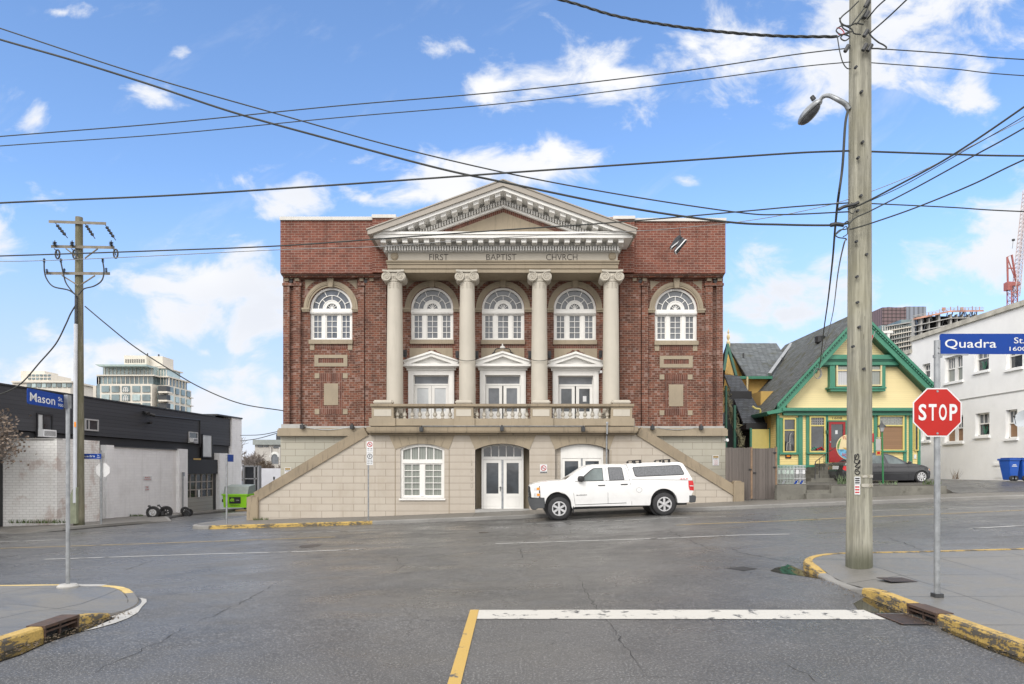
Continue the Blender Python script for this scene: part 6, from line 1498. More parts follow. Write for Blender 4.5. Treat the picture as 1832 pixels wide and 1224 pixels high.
wl_, wr_ = hp(418, 0)[0], hp(1252, 0)[0]; lw, rw = hp(352, 0)[0], hp(1178, 0)[0]
yw_ = YH+.55                                   # upper wall plane
# walls
zmid = hp(0, 618)[1]
m = MB(); x0, x1 = X(1408, yw_), X(1668, yw_); tk = .32
m.prism([(x0, zmid-.2), (x1, zmid-.2), (x1, az_-kR*(x1-ax_)-tk), (ax_, az_-tk-.05), (x0, az_-kL*(ax_-x0)-tk)], yw_, YH+9.5); hpc(m, 'upper_wall', 'yel_up')
m = MB(); m.box(lw+.05, rw-.05, YH+.02, YH+9.3, 1.0, zmid); hpc(m, 'lower_wall', 'yel')
# roof planes with thickness
def roofplane(xa, za, xb, zb, y0, y1, th, mat, name):
    m = MB(); d = Vector((xb-xa, zb-za)).normalized(); q = Vector((-d.y, d.x));
    if q.y < 0: q = -q
    a, b = Vector((xa, za)), Vector((xb, zb)); m.prism([a, b, b-q*th, a-q*th], y0, y1); return hpc(m, name, mat)
roofplane(ax_, az_+.03, exl-.55, ezl-.55*kL+.03, YH-.10, YH+9.6, .10, 'roof', 'roof')
roofplane(ax_, az_+.03, exr+.3, ezr-.3*kR+.03, YH-.10, YH+9.6, .10, 'roof', 'roof')
# barge boards in three steps
def rake2(zo, th, y0, y1, name, mat, xl=None, xr=None):
    for e, k in ((xl if xl is not None else exl, kL), (xr if xr is not None else exr+.25, kR)):
        m = MB(); L = abs(e-ax_); m.prism([(ax_, zo), (e, zo-k*L), (e, zo-k*L-th), (ax_, zo-th)], y0, y1); hpc(m, name, mat)
rake2(az_-.03, .16, YH-.16, YH+.02, 'barge_board', 'green'); rake2(az_-.19, .13, YH-.10, YH+.05, 'barge_board', 'green_d'); rake2(az_-.30, .34, YH-.06, YH+.06, 'barge_board', 'green')
m = MB()
for e, k, sg in ((exl, kL, -1), (exr, kR, 1)):
    n = int(abs(e-ax_)/.115)
    for i in range(n):
        x = ax_+sg*(i+.5)*.115; z = az_-.215-k*abs(x-ax_); m.box(x-.028, x+.028, YH-.135, YH-.09, z-.09, z-.01)
hpc(m, 'dentil_trim', 'green')
m = MB()
for e, k, sg in ((exl+.2, kL, -1), (exr, kR, 1)):
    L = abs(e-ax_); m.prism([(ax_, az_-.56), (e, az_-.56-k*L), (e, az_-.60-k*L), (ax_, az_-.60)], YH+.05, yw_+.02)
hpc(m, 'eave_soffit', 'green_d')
# eave gutter on the left
m = MB(); m.tube([(exl-.5, YH-.1, ezl-.5*kL-.02), (exl-.5, YH+9.5, ezl-.5*kL-.02)], .08, 8); hpc(m, 'gutter', 'green_d')
# collar band across the gable
m = MB(); hb(m, 622, 1048, 305, 330, YH+.12, yw_); hb(m, 606, 1058, 340, 364, YH+.22, yw_); hpc(m, 'gable_band', 'green')
m = MB(); hb(m, 630, 1040, 330, 340, YH+.16, yw_); x0, z = hp(636, 335); x1, _ = hp(1036, 335)
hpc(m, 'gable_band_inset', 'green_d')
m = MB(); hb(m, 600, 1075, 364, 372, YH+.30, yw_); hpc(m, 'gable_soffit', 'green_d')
# attic window pair
def win(a, b, c_, d_, y, label, upper=None, ut=None, frame='yel_trim', pane='glass', tr=None, mid=None, fw=8):
    """frame > pane(s); crop coordinates; tr = transom line, mid = meeting rail"""
    m = MB(); x0, z1 = hp(a, c_, y); x1, z0 = hp(b, d_, y); f = fw/3.221/F*y
    m.prism([(x0, z0), (x1, z0), (x1, z1), (x0, z1)], y-.07, y+.05, holes=[[(x0+f, z0+f), (x1-f, z0+f), (x1-f, z1-f), (x0+f, z1-f)]])
    for t in (tr, mid):
        if t: z = hp(0, t, y)[1]; m.box(x0+f-.002, x1-f+.002, y-.06, y+.04, z-f*.45, z+f*.45)
    w_ = hpc(m, 'window', frame); w_['label'] = label
    zt_ = hp(0, tr or mid, y)[1] if (tr or mid) else z1
    g1 = MB(); g1.box(x0+f*.8, x1-f*.8, y+.0, y+.02, z0+f*.8, zt_); hpc(g1, 'window_pane', pane, w_)
    if tr or mid:
        g2 = MB(); g2.box(x0+f*.8, x1-f*.8, y+.0, y+.02, zt_+.001, z1-f*.8); hpc(g2, 'window_pane', upper or pane, w_)
    if ut:   # leaded lights
        l = MB(); za, zb_ = zt_+f*.3, z1-f
        for i in range(1, 6):
            x = x0+f+(x1-x0-2*f)*i/6; l.box(x-.012, x+.012, y-.012, y-.002, za, zb_)
        for j in range(1, 3): z = za+(zb_-za)*j/3; l.box(x0+f, x1-f, y-.012, y-.002, z-.012, z+.012)
        hpc(l, 'leading', ut, w_)
    return w_
yv = YH+.33
m = MB(); hb(m, 660, 690, 340, 490, yv-.06, yw_); hb(m, 958, 980, 340, 490, yv-.06, yw_); hb(m, 690, 958, 336, 346, yv-.05, yw_); hpc(m, 'window_casing', 'green')
m = MB(); hb(m, 656, 986, 490, 500, yv-.26, yw_); hb(m, 664, 980, 500, 515, yv-.20, yw_); hpc(m, 'window_ledge', 'green')
M['curtain'] = glassmat('net_curtain_pane', (.3, .3, .3), .2, .5, .2, curtain=(.50, .51, .53))
win(694, 800, 345, 488, yv, 'left attic window with white curtains', frame='cream_trim', pane='curtain', upper='glass_curt', mid=396)
win(870, 956, 345, 486, yv, 'right attic window with net curtains', frame='cream_trim', pane='glass_curt', upper='glass_curt', mid=396)
m = MB(); hb(m, 800, 870, 345, 488, yv-.02, yw_); hpc(m, 'window_mullion', 'cream_trim')
# entablature between the floors
m = MB(); hb(m, 388, 1180, 611, 628, YH-.38, YH+.6); hb(m, 392, 1176, 636, 654, YH-.18, YH+.1); hpc(m, 'floor_cornice', 'green')
m = MB(); hb(m, 390, 1178, 628, 636, YH-.28, YH+.1); hpc(m, 'cornice_frieze', 'green_d')
m = MB(); x0, z1 = hp(352, 634); x1, z0 = hp(392, 668); m.prism([(x0-.62, z1-.02), (x1, z1+.22), (x1, z1-.02), (x0-.55, z1-.16)], YH-.30, YH+5.0); hpc(m, 'side_cornice', 'green')
# corner boards and pilasters
for a, b in ((355, 370), (480, 503), (524, 540), (636, 650), (915, 933), (1085, 1102), (1118, 1136), (1168, 1182)):
    m = MB(); hb(m, a, b, 654, 942, YH-.05, YH+.1); hpc(m, 'corner_board', 'green')
m = MB(); hb(m, 355, 1182, 940, 956, YH-.07, YH+.1); hpc(m, 'base_board', 'green')
m = MB(); hb(m, 372, 480, 868, 880, YH-.10, YH+.1); hb(m, 526, 640, 868, 876, YH-.12, YH+.1); hb(m, 930, 1105, 857, 867, YH-.12, YH+.1); hpc(m, 'window_sill', 'green')
win(388, 462, 672, 868, YH-.02, 'tall ground floor window with a giraffe ornament', mid=740, fw=7)
win(540, 632, 660, 868, YH-.02, 'ground floor window with red flowers and leaded top light', tr=714, ut='conc_l')
win(935, 1085, 655, 860, YH-.02, 'wide ground floor window with a brown blind and leaded top light', tr=714, ut='conc_l', pane='blind', upper='glass_curt')
win(1143, 1168, 700, 858, YH-.02, 'narrow ground floor window at the right corner', fw=5)
m = MB(); hb(m, 372, 388, 668, 868, YH-.03, YH+.1); hb(m, 462, 480, 668, 868, YH-.03, YH+.1); hpc(m, 'window_casing', 'green')
# foundation
m = MB(); m.box(lw, rw, YH-.02, YH+.5, .9, hp(0, 956)[1]); hpc(m, 'foundation', 'conc')
# door
m = MB(); x0, z1 = hp(652, 690); x1, z0 = hp(750, 925)
m.prism([(x0, z0), (x1, z0), (x1, z1), (x0, z1)], YH-.03, YH+.08, holes=[[(x0+.12, z0+.75), (x1-.14, z0+.75), (x1-.14, z1-.14), (x0+.12, z1-.14)]]); dr = hpc(m, 'door', 'door_red')
m = MB(); m.box(x0+.11, x1-.13, YH+.01, YH+.03, z0+.74, z1-.13); hpc(m, 'door_glass', 'glass', dr)
m = MB(); xx, zz = hp(697, 752); m.box(xx-.06, xx+.06, YH-.005, YH+.008, zz-.09, zz+.10); hpc(m, 'paper_notice', 'white', dr)
m = MB(); xx, zz = hp(658, 808); m.cone((xx, YH-.08, zz), (xx, YH-.03, zz), .04, .03, 8); hpc(m, 'door_knob', 'metal', dr)
m = MB(); hb(m, 643, 652, 684, 925, YH-.05, YH+.1); hb(m, 750, 760, 684, 925, YH-.05, YH+.1); hb(m, 643, 760, 684, 690, YH-.06, YH+.1); hpc(m, 'door_frame', 'green')
m = MB(); hb(m, 650, 762, 656, 683, YH-.03, YH+.1); nb = hpc(m, 'number_board', 'yel_trim')
xx, zz = hp(702, 670, YH-.04); text('1608', (xx, YH-.035, zz), (1, 0, 0), (0, 0, 1), .50, .12, 'house_number', M['dmetal'], nb, .01)
m = MB(); hb(m, 640, 648, 740, 760, YH-.2, YH-.05); hpc(m, 'porch_lamp', 'green_d')
m = MB(); hb(m, 888, 914, 758, 808, YH-.03, YH+.05); hpc(m, 'red_plaque', 'red_dark')
for a, b, c_, d_ in ((404, 437, 878, 902),):
    m = MB(); hb(m, a, b, c_, d_, YH-.02, YH+.02); s_ = hpc(m, 'warning_sign', 'black'); m = MB(); hb(m, a+6, b-6, c_+4, d_-8, YH-.025, YH-.015); hpc(m, 'sign_print', 'orange', s_)
m = MB(); hb(m, 1145, 1158, 880, 905, YH-.02, YH+.02); hpc(m, 'meter_box', 'white')
# geraniums and giraffe standing inside the windows, right behind the glass line
for k in range(7):
    m = MB(); xx, zz = hp(556+k*11, 850-(k % 3)*5, YH-.1); m.lathe((xx, YH-.10, zz-.05), [(.01, 0), (.05, .03), (.045, .07), (.01, .09)], 7)
    hpc(m, 'window_flower', 'red' if k > 2 else 'green')
m = MB(); pts = [hp(*p) for p in ((405, 858), (408, 815), (424, 808), (426, 770), (432, 758))]; m.tube([(x, YH-.09, z) for x, z in pts], .018, 5)
for cx in (414, 424, 430): a = hp(cx, 858); b = hp(cx-1, 812); m.tube([(a[0], YH-.09, a[1]), (b[0], YH-.09, b[1])], .014, 5)
hpc(m, 'giraffe_ornament', 'conc_l')
# flag on the gable
m = MB(); a = hp(905, 175); b = hp(878, 230); m.tube([(a[0], YH-.25, a[1]), (b[0], YH-.1, b[1]-.4)], .015, 5); hpc(m, 'flag_pole', 'conc_l')
m = MB(); a = hp(902, 185, YH-.24); b = hp(876, 265, YH-.2); m.prism([(a[0], a[1]), (a[0]+.07, a[1]-.10), (b[0]+.1, b[1]), (b[0]-.08, b[1]+.1)], YH-.22, YH-.20); hpc(m, 'flag', 'red')
m = MB()
c0_ = hp(583, 415, YH-.15)
for k in range(4): m.tube([(c0_[0]+(.20+.02*k)*cos(t*pi/8)*.8, YH-.2-.03*k, c0_[1]+(.24+.01*k)*sin(t*pi/8)) for t in range(17)], .012, 5)
hpc(m, 'cable_coil', 'wire_g')
# ---- rear cross gable, side lean-to and links on the left
YR = 43.5
rz_ = Z(614, YR); rx0, rx1 = X(1300, YR), X(1440, YR); ye = 40.2; ez_ = Z(674, ye)
m = MB(); m.add([(rx0, YR, rz_), (ax_-1, YR, rz_), (ax_-1.0, ye, ez_), (rx0+.15, ye, ez_), (rx0, YR, rz_-.1), (ax_-1, YR, rz_-.1), (ax_-1.0, ye, ez_-.1), (rx0+.15, ye, ez_-.1)], [(0, 1, 2, 3), (7, 6, 5, 4), (3, 2, 6, 7), (0, 3, 7, 4), (1, 0, 4, 5), (2, 1, 5, 6)]); hpc(m, 'rear_roof', 'roof2')
m = MB(); m.add([(rx0, YR, rz_), (ax_-1, YR, rz_), (ax_-1, YR+3.4, ez_), (rx0, YR+3.4, ez_)], [(0, 1, 2, 3)]); hpc(m, 'rear_roof', 'roof2')
m = MB(); a = P(1416, 616, 43.3); b = P(1377, 670, 40.15); m.tube([a, b], .13, 4); hpc(m, 'valley_flashing', 'metal')
m = MB(); x0, x1 = X(1307, ye), X(1381, ye); m.box(x0, x1, ye-.10, ye+.05, ez_-.14, ez_+.02); hpc(m, 'rear_gutter', 'green')
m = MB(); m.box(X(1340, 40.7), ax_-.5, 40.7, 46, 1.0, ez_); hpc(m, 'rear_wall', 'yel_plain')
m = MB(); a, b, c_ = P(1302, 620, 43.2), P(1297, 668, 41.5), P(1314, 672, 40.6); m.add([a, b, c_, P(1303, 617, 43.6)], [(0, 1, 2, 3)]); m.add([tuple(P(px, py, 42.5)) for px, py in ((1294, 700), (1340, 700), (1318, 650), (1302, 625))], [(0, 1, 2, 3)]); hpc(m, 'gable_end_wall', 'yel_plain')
for pts in (((1301, 616), (1317, 673)), ((1302, 618), (1295, 664))):
    m = MB(); a = P(*pts[0], 41.5); b = P(*pts[1], 40.2); m.tube([a, b], .10, 4); hpc(m, 'gable_barge', 'green_d')
m = MB(); c0_ = P(1303, 616, 42.9); m.lathe(c0_, [(.10, -1.3), (.05, -.9), (.11, -.1), (.12, .15), (.05, .25), (.10, .42), (.09, .55), (.03, .65), (.07, .78), (.02, .95), (.005, 1.05)], 8); hpc(m, 'finial', 'cream_trim')
m = MB(); a = P(1337, 674, 39.9); m.tube([a, P(1337, 698, 39.9)], .06, 6); hpc(m, 'downpipe', 'cream_trim')
m = MB(); yy1, yy2 = 39.5, 36.6
V = [P(1296, 670, yy1), P(1323, 673, yy1), P(1374, 757, yy2), P(1330, 757, yy2)]
m.add([tuple(v) for v in V]+[tuple(v+Vector((0, .05, -.12))) for v in V], [(0, 1, 2, 3), (7, 6, 5, 4), (0, 3, 7, 4), (3, 2, 6, 7), (1, 0, 4, 5), (2, 1, 5, 6)]); hpc(m, 'lean_to_roof', 'roof3')
m = MB(); m.box(X(1335, 36.4), X(1377, 36.4), 36.4, 39, Z(768, 36.4), Z(757, 36.4)); hpc(m, 'lean_to_fascia', 'black')
m = MB(); y = 36.0; m.box(X(1344.5, y), X(1376, y), y, y+.1, Z(806, y), Z(768, y)); yd2 = hpc(m, 'side_door', 'yel_trim')
for i in range(2):
    for j in range(2):
        m = MB(); a = 1348+i*14; b = 771+j*14; m.box(X(a, y), X(a+11, y), y-.012, y, Z(b+11, y), Z(b, y)); hpc(m, 'door_panel', 'yel_trim', yd2)
m = MB(); m.box(X(1342, y), X(1345, y), y-.03, y+.1, 1.2, Z(766, y)); m.box(X(1376, y), X(1379, y), y-.03, y+.1, 1.2, Z(766, y)); hpc(m, 'side_door_frame', 'green')
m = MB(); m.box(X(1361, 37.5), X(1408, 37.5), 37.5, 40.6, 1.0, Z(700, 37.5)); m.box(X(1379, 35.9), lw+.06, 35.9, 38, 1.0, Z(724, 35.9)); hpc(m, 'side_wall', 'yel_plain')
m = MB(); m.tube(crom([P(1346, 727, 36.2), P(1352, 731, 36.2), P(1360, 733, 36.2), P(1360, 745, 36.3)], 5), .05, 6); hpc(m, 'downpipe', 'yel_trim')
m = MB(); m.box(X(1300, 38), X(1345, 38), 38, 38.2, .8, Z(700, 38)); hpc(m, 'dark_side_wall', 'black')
m = MB(); c0_ = P(1467, 605, 37.2); m.cone(c0_-Vector((0, 0, .9)), c0_, .10, .10, 8); m.lathe((c0_.x, c0_.y, c0_.z-.35), [(.10, 0), (.26, .12), (.28, .42), (.20, .5)], 12); hpc(m, 'roof_vent', 'dmetal')
for px, py in ((1400, 640), (1330, 632)):
    m = MB(); c0_ = P(px, py, 41.5 if px > 1350 else 42); m.cone(c0_-Vector((0, 0, .5)), c0_, .06, .05, 6); hpc(m, 'vent_pipe', 'dmetal')
# climbing dead vine trellis leaning between church and house
m = MB(); rv = random.Random(9)
m.tube([P(1297, 700, 34.5), P(1329, 797, 33)], .10, 5)
for i in range(60):
    t = rv.random(); c0_ = P(1297+32*t, 700+97*t, 34.3-1.4*t); m.tube([c0_+Vector((rv.uniform(-.25, .25), rv.uniform(-.2, .2), rv.uniform(-.3, .3))) for _ in range(3)], .018, 3)
tag(m.build('vine', pm('dry_vine', (.13,.12,.07), .9, .4, 6), origin=P(1315, 800, 33)), 'dry climbing vine leaning between the church corner and the house', 'vine')
m = MB(); m.box(X(1298, 33), X(1301, 33), 33, 33.15, .7, Z(690, 33)); m.box(X(1313, 33.2), X(1317, 33.2), 33.2, 33.35, .7, Z(725, 33.2)); tag(m.build('side_posts', M['green_d'], origin=P(1306, 850, 33)), 'two mossy green posts in the dark gap beside the church', 'posts')
# ---- fence, retaining wall, steps, racks
M['fence'] = boardmat('grey_fence_boards', (.125, .108, .098), .145, .07, .85, .25, .7, .45, 'x')
yf_ = 29.15; FE = thing('fence', 'weathered wooden gate fence between the church stair and the yellow house', 'fence', (X(1345, yf_), yf_, .7))
for a, b, t0 in ((1298, 1343, 801), (1345.5, 1387, 802)):
    m = MB(); x0, x1 = X(a, yf_), X(b, yf_); n = max(1, int((x1-x0)/.145))
    rf_ = random.Random(int(a))
    for i in range(n): xa = x0+(x1-x0)*i/n; m.box(xa+.003, xa+(x1-x0)/n-.003, yf_+rf_.uniform(-.006, .006), yf_+.03, G(xa, yf_)+.14+rf_.uniform(0, .03), Z(t0, yf_)+rf_.uniform(-.015, .01))
    m.build('fence_panel', M['fence'], FE)
for px in (1344.3, 1388.5):
    m = MB(); m.box(X(px-1.6, yf_), X(px+1.6, yf_), yf_-.03, yf_+.08, .6, Z(799.5, yf_)); m.build('fence_post', pm('fence_post_wood', (.21,.14,.09), .85, .2, 6) if 'fence_post_wood' not in bpy.data.materials else bpy.data.materials['fence_post_wood'], FE)
for px, py in ((1386, 810), (1386, 836), (1387, 880), (1350, 846), (1342, 840)):
    m = MB(); x, z = X(px, yf_), Z(py, yf_); m.box(x-.06, x+.05, yf_-.05, yf_-.006, z-.03, z+.03); m.build('gate_hinge', M['black'], FE)
yr_ = 28.55; RW = pm('old_concrete_wall', (.15,.145,.125), .85, .22, 1.5, .6, 20, dirt=(.05,.05,.035), damt=.7)
for a, b, t_, lb in ((1389.5, 1443, 867.5, 'low mossy concrete wall under the metal racks, left of the steps'), (1487, 1694, 869.5, 'long low concrete wall in front of the parked saloon')):
    m = MB(); m.box(X(a, yr_), X(b, yr_), yr_, yr_+.25, .3, Z(t_, yr_)); tag(m.build('garden_wall', RW, origin=(X((a+b)/2, yr_), yr_, .8), bevel=.015), lb, 'wall')
stp = thing('garden_steps', 'mossy concrete steps rising to the red front door', 'steps', (X(1465, 29), 29, .9))
for i, (a, b, py, y) in enumerate(((1443, 1492, 883.5, 28.3), (1443, 1489, 876.5, 28.65), (1443, 1486, 869, 29.0))):
    m = MB(); m.box(X(a, y), X(b, y), y, 29.6, .4, Z(py, y)); m.build('step', RW, stp)
nst = 6
for i in range(nst):
    y = 31.6+i*.42; t = i/(nst-1); m = MB(); m.box(X(1445+t*32, y), X(1512, y), y, 34.95, 1.0, Z(862-i*6.6, y)); m.build('step', RW, stp)
m = MB(); pts = [P(1458, 858, 31.4), P(1459, 826, 31.4), P(1478, 812, 33.5), P(1500, 797, 34.6)]; m.tube(pts, .02, 6)
for px, p0, p1, y in ((1466, 820, 856, 32.2), (1474, 815, 848, 33)): m.tube([P(px, p0, y), P(px, p1, y)], .014, 5)
m.tube([P(1459, 840, 31.4), P(1476, 827, 33.4)], .014, 5); m.build('handrail', M['dmetal'], stp)
rk = thing('metal_rack', 'pale green and white metal lattice racks standing in front of the bay window', 'rack', (X(1415, 30), 30, 1.2))
def lattice(a, b, y, mt):
    m = MB(); t_, b_ = 833, 865; rl = random.Random(a)
    for k in range(int((b-a)/2.6)+1):
        px = a+k*2.6; m.tube([P(px, t_, y), P(px, b_, y)], .010, 4)
    for py in (t_, 838, 846, 856, b_): m.tube([P(a, py, y), P(b, py, y)], .012, 4)
    for k in range(4):
        px = a+3+(b-a-6)*k/3; m.box(X(px-2, y), X(px+2, y), y-.01, y+.01, Z(848, y), Z(841, y))
    m.build('lattice_panel', mt, rk)
lattice(1391, 1420, 30.0, pm('pale_green_metal', (.42,.50,.45), .5, .1, 4)); lattice(1401, 1441, 30.25, M['white']); lattice(1394, 1436, 30.5, M['metal'])
for px in (1402, 1424, 1434):
    m = MB(); y = 29.9; m.add([tuple(P(px-4, 866, y)), tuple(P(px, 866, y)), tuple(P(px+4, 859, y)), tuple(P(px, 860, y))], [(0, 1, 2, 3)]); m.build('blue_strap', M['blue'] if px > 1410 else M['metal'], rk)
# painted round sign and garden lamp
yg = 31.2; rs = thing('round_sign', 'round hand painted sign beside the red door, half hidden by the wooden pole', 'sign', P(1513, 860, yg))
cxg, czg = X(1519, yg), Z(800, yg); R_ = .58
m = MB(); m.cone((cxg, yg, czg), (cxg, yg+.03, czg), R_, R_, 36); m.build('sign_disc', M['cream_trim'], rs)
def seg(a0, a1, r_, y, mt, nm):
    m = MB(); n = 20; m.prism([(cxg+r_*cos(radians(a0+(a1-a0)*i/n)), czg+r_*sin(radians(a0+(a1-a0)*i/n))) for i in range(n+1)], y-.004, y); m.build(nm, mt, rs)
seg(190, 350, .56, yg-.001, pm('sign_water', (.10,.30,.45), .5, .5, 6), 'painted_water'); seg(132, 200, .54, yg-.006, pm('sign_leaves', (.10,.20,.05), .6, .7, 14), 'painted_leaves')
m = MB(); m.prism([(cxg-.30, czg-.02), (cxg+.2, czg-.06), (cxg+.2, czg-.16), (cxg-.16, czg-.14)], yg-.013, yg-.010); m.build('painted_boat', M['p_yellow'], rs)
text('TU', (cxg-.20, yg-.012, czg+.42), (1, .0, -.0), (0, 0, 1), .22, .13, 'lettering', M['red_dark'], rs, .015); text('NO', (cxg-.20, yg-.014, czg-.36), (1, 0, -.25), (.25, 0, 1), .24, .15, 'lettering', M['red_dark'], rs, .015)
m = MB(); m.tube([(cxg+.05, yg+.06, 1.2), (cxg+.05, yg+.06, czg+.4)], .035, 6); m.build('sign_post', M['green_d'], rs)
yl_ = 30.3; gl = thing('garden_lamp', 'green garden lamp post with a lantern head in front of the saloon', 'lamp post', P(1581, 866, yl_))
xl_ = X(1580, yl_); m = MB(); m.tube([(xl_, yl_, 1.15), (xl_-.05, yl_, Z(772, yl_))], .038, 8); m.build('lamp_post', pm('bright_green_paint', (.02,.16,.05), .45), gl)
m = MB(); zl = Z(772, yl_); m.lathe((xl_-.06, yl_, zl), [(.06, 0), (.12, .20), (.02, .21)], 6); m.build('lantern_glass', pm('frosted_lantern', (.35,.36,.37), .3), gl)
m = MB(); m.lathe((xl_-.06, yl_, zl), [(.07, -.03), (.06, .0)], 6); m.lathe((xl_-.06, yl_, zl+.20), [(.18, 0), (.16, .05), (.05, .14), (.02, .22), (.01, .28)], 6); m.build('lantern_cap', M['dmetal'], gl)
m = MB(); m.tube([(xl_, yl_, Z(783, yl_)), (X(1568, yl_), yl_, Z(783, yl_))], .015, 5); m.box(X(1567, yl_), X(1575.5, yl_), yl_-.01, yl_+.01, Z(806, yl_), Z(785, yl_)); m.build('hanging_sign', M['conc_l'], gl)
m = MB(); m.box(X(1567, yl_), X(1576, yl_), yl_-.012, yl_+.01, Z(815, yl_), Z(807, yl_)); o = m.build('warning_sign', M['p_yellow'], gl); m = MB(); m.box(X(1569, yl_), X(1574, yl_), yl_-.016, yl_-.013, Z(813, yl_), Z(808, yl_)); m.build('sign_print', M['red'], o)
# tufts
def tuft(c, n, h, mat, name, label, cat, sp=.25, seed=1, kind=None):
    r_ = random.Random(seed); m = MB()
    for i in range(n):
        p = Vector(c)+Vector((r_.uniform(-sp, sp), r_.uniform(-.08, .08), 0)); d = Vector((r_.uniform(-.5, .5), r_.uniform(-.5, .3), 1))*h*r_.uniform(.5, 1); w_ = Vector((r_.uniform(-1, 1), r_.uniform(-1, 1), 0)).normalized()*.012
        m.add([p-w_, p+w_, p+d*.6+w_*.8, p+d], [(0, 1, 2, 3)])
    return tag(m.build(name, mat, origin=c), label, cat, None, kind)
M['grass'] = pm('grass_blades', (.075, .12, .025), .8, .4, 5); M['grass2'] = pm('pale_leaves', (.14, .20, .10), .7, .3, 5)
tuft(P(1508, 866, 29.2), 50, .5, M['grass2'], 'shrub', 'pale leafy plant beside the steps behind the wooden pole', 'plant', .22, 1)
tuft(P(1666, 868, 29.2), 60, .30, M['grass'], 'weeds', 'green weeds on the low wall by the saloon front wheel', 'weeds', .35, 2)
tuft(P(1590, 868, 29.2), 40, .22, M['grass2'], 'weeds', 'small weeds on the low wall below the saloon doors', 'weeds', .4, 3)
tuft(P(1710, 857, 34), 26, .6, pm('dry_stalks', (.16,.11,.07), .9), 'weeds', 'dry brown stalks against the foot of the white wall', 'weeds', .15, 4)
# ================================================================== BLACK AND WHITE COMMERCIAL BUILDING (left)
LA = Vector((-22.0, 29.5, 0)); LD = Vector((.0744, .99723, 0)); LN = Vector((.99723, -.0744, 0))
LM = Matrix(((LD.x, -LN.x, 0, LA.x), (LD.y, -LN.y, 0, LA.y), (0, 0, 1, 0), (0, 0, 0, 1)))   # local x along the wall, local y into the building
def ls(px):   # distance along the wall seen at this pixel column
    a = (px-916)/F; y = (LA.x-LD.x/LD.y*LA.y)/(a-LD.x/LD.y); return (y-LA.y)/LD.y
def lz(px, py): y = LA.y+ls(px)*LD.y; return Z(py, y)
LB = thing('commercial_building', 'black boarded upper storey over white painted brick, left of the side street', 'commercial building', (LA.x, LA.y, -.8))
M['blackboard'] = boardmat('black_boards', (.040, .041, .046), .19, .10, .65, .35, .5); M['blackplain'] = pm('black_render', (.024, .025, .028), .7, .2, 1.5, .2)
def lpc(m, name, mat, parent=None, **k): return m.build(name, M[mat] if isinstance(mat, str) else mat, parent or LB, **k)
S1 = ls(412); zr0, zr1 = 5.50, 5.50; zs0, zs1 = lz(93, 774), lz(412, 798)
m = MB(LM); m.prism([(-14, zs0-.1), (0, zs0), (S1, zs1), (S1, zr1), (-14, zr0)], 0, 9); lpc(m, 'upper_storey', 'blackboard')
m = MB(LM); m.box(-14, ls(384), -.05, .5, zr1, zr1+.07); lpc(m, 'roof_edge', 'dmetal')
m = MB(LM); m.box(-14, S1, .12, 8.9, 2.0, zs0-.05); m.box(0, S1, .12, 8.9, -1.5, 2.0); lpc(m, 'lower_wall', 'blackplain')
# far end: white return wall
m = MB(LM); m.box(S1+.05, ls(430), -.10, 3, -1.6, 5.62); lpc(m, 'end_wall', 'brick_white')
m = MB(LM); m.box(ls(385), ls(430.5), -.16, 3, 5.62, 5.72); lpc(m, 'end_wall_coping', 'dmetal')
m = MB(LM); m.box(ls(386), ls(401), -.28, .12, -1.6, lz(390, 811)); m.box(ls(401), S1+.1, -.20, .12, -1.6, lz(405, 812)); lpc(m, 'end_pier', 'brick_white')
# white brick wall between pixel columns 190 and 329
a, b = ls(190), ls(329); zt = 3.07
m = MB(LM); m.box(a, b, -.02, .118, -1.5, zt); lpc(m, 'white_wall', M['brick_white'])
for p0, p1 in ((183.5, 197), (315, 330)):
    m = MB(LM); m.box(ls(p0), ls(p1), -.22, .118, -1.5, zt+.07); lpc(m, 'wall_pier', 'brick_white')
m = MB(LM); m.box(a, b, -.10, .12, zt, zt+.06); lpc(m, 'wall_coping', 'dmetal')
# recessed part with the brown door
m = MB(LM); m.box(ls(100), ls(184), .0, .119, -1.5, lz(140, 813)); m.box(ls(100), ls(184), -.12, .118, lz(140, 816), lz(140, 810)); lpc(m, 'recessed_wall', boardmat('white_boards', (.56, .56, .56), .17, .10, .6, .04, .3))
m = MB(LM); s0, s1 = ls(156), ls(172); m.box(s0, s1, -.03, .02, lz(164, 934), lz(164, 878)); dr = lpc(m, 'door', pm('brown_door', (.21,.135,.10), .6, .1, 2))
m = MB(LM); m.prism([(s0-.1, lz(164, 934)), (s1+.1, lz(164, 934)), (s1+.1, lz(164, 876)), (s0-.1, lz(164, 876))], -.06, .0, holes=[[(s0, lz(164, 934)+.02), (s1, lz(164, 934)+.02), (s1, lz(164, 878.5)), (s0, lz(164, 878.5))]]); lpc(m, 'door_frame', pm('brown_frame', (.13,.09,.06), .6), dr)
text('NO PARKING', tuple(LM @ Vector(((s0+s1)/2, -.036, lz(164, 884.5)))), LD, (0, 0, 1), .40, .05, 'lettering', M['white'], dr)
# front facing worn brick block
yb_ = 29.65; m = MB(); m.box(X(-260, yb_), X(100, yb_), yb_, yb_+3, -1.5, Z(785.5, yb_)); m.box(X(98.5, yb_), X(103.5, yb_), yb_-.06, yb_+3, -1.5, Z(784, yb_)); lpc(m, 'front_wall', 'brick_worn')
m = MB(); m.box(X(-260, yb_), X(104, yb_), yb_-.07, yb_+.3, Z(786, yb_), Z(784, yb_)); lpc(m, 'front_wall_coping', 'conc_l')
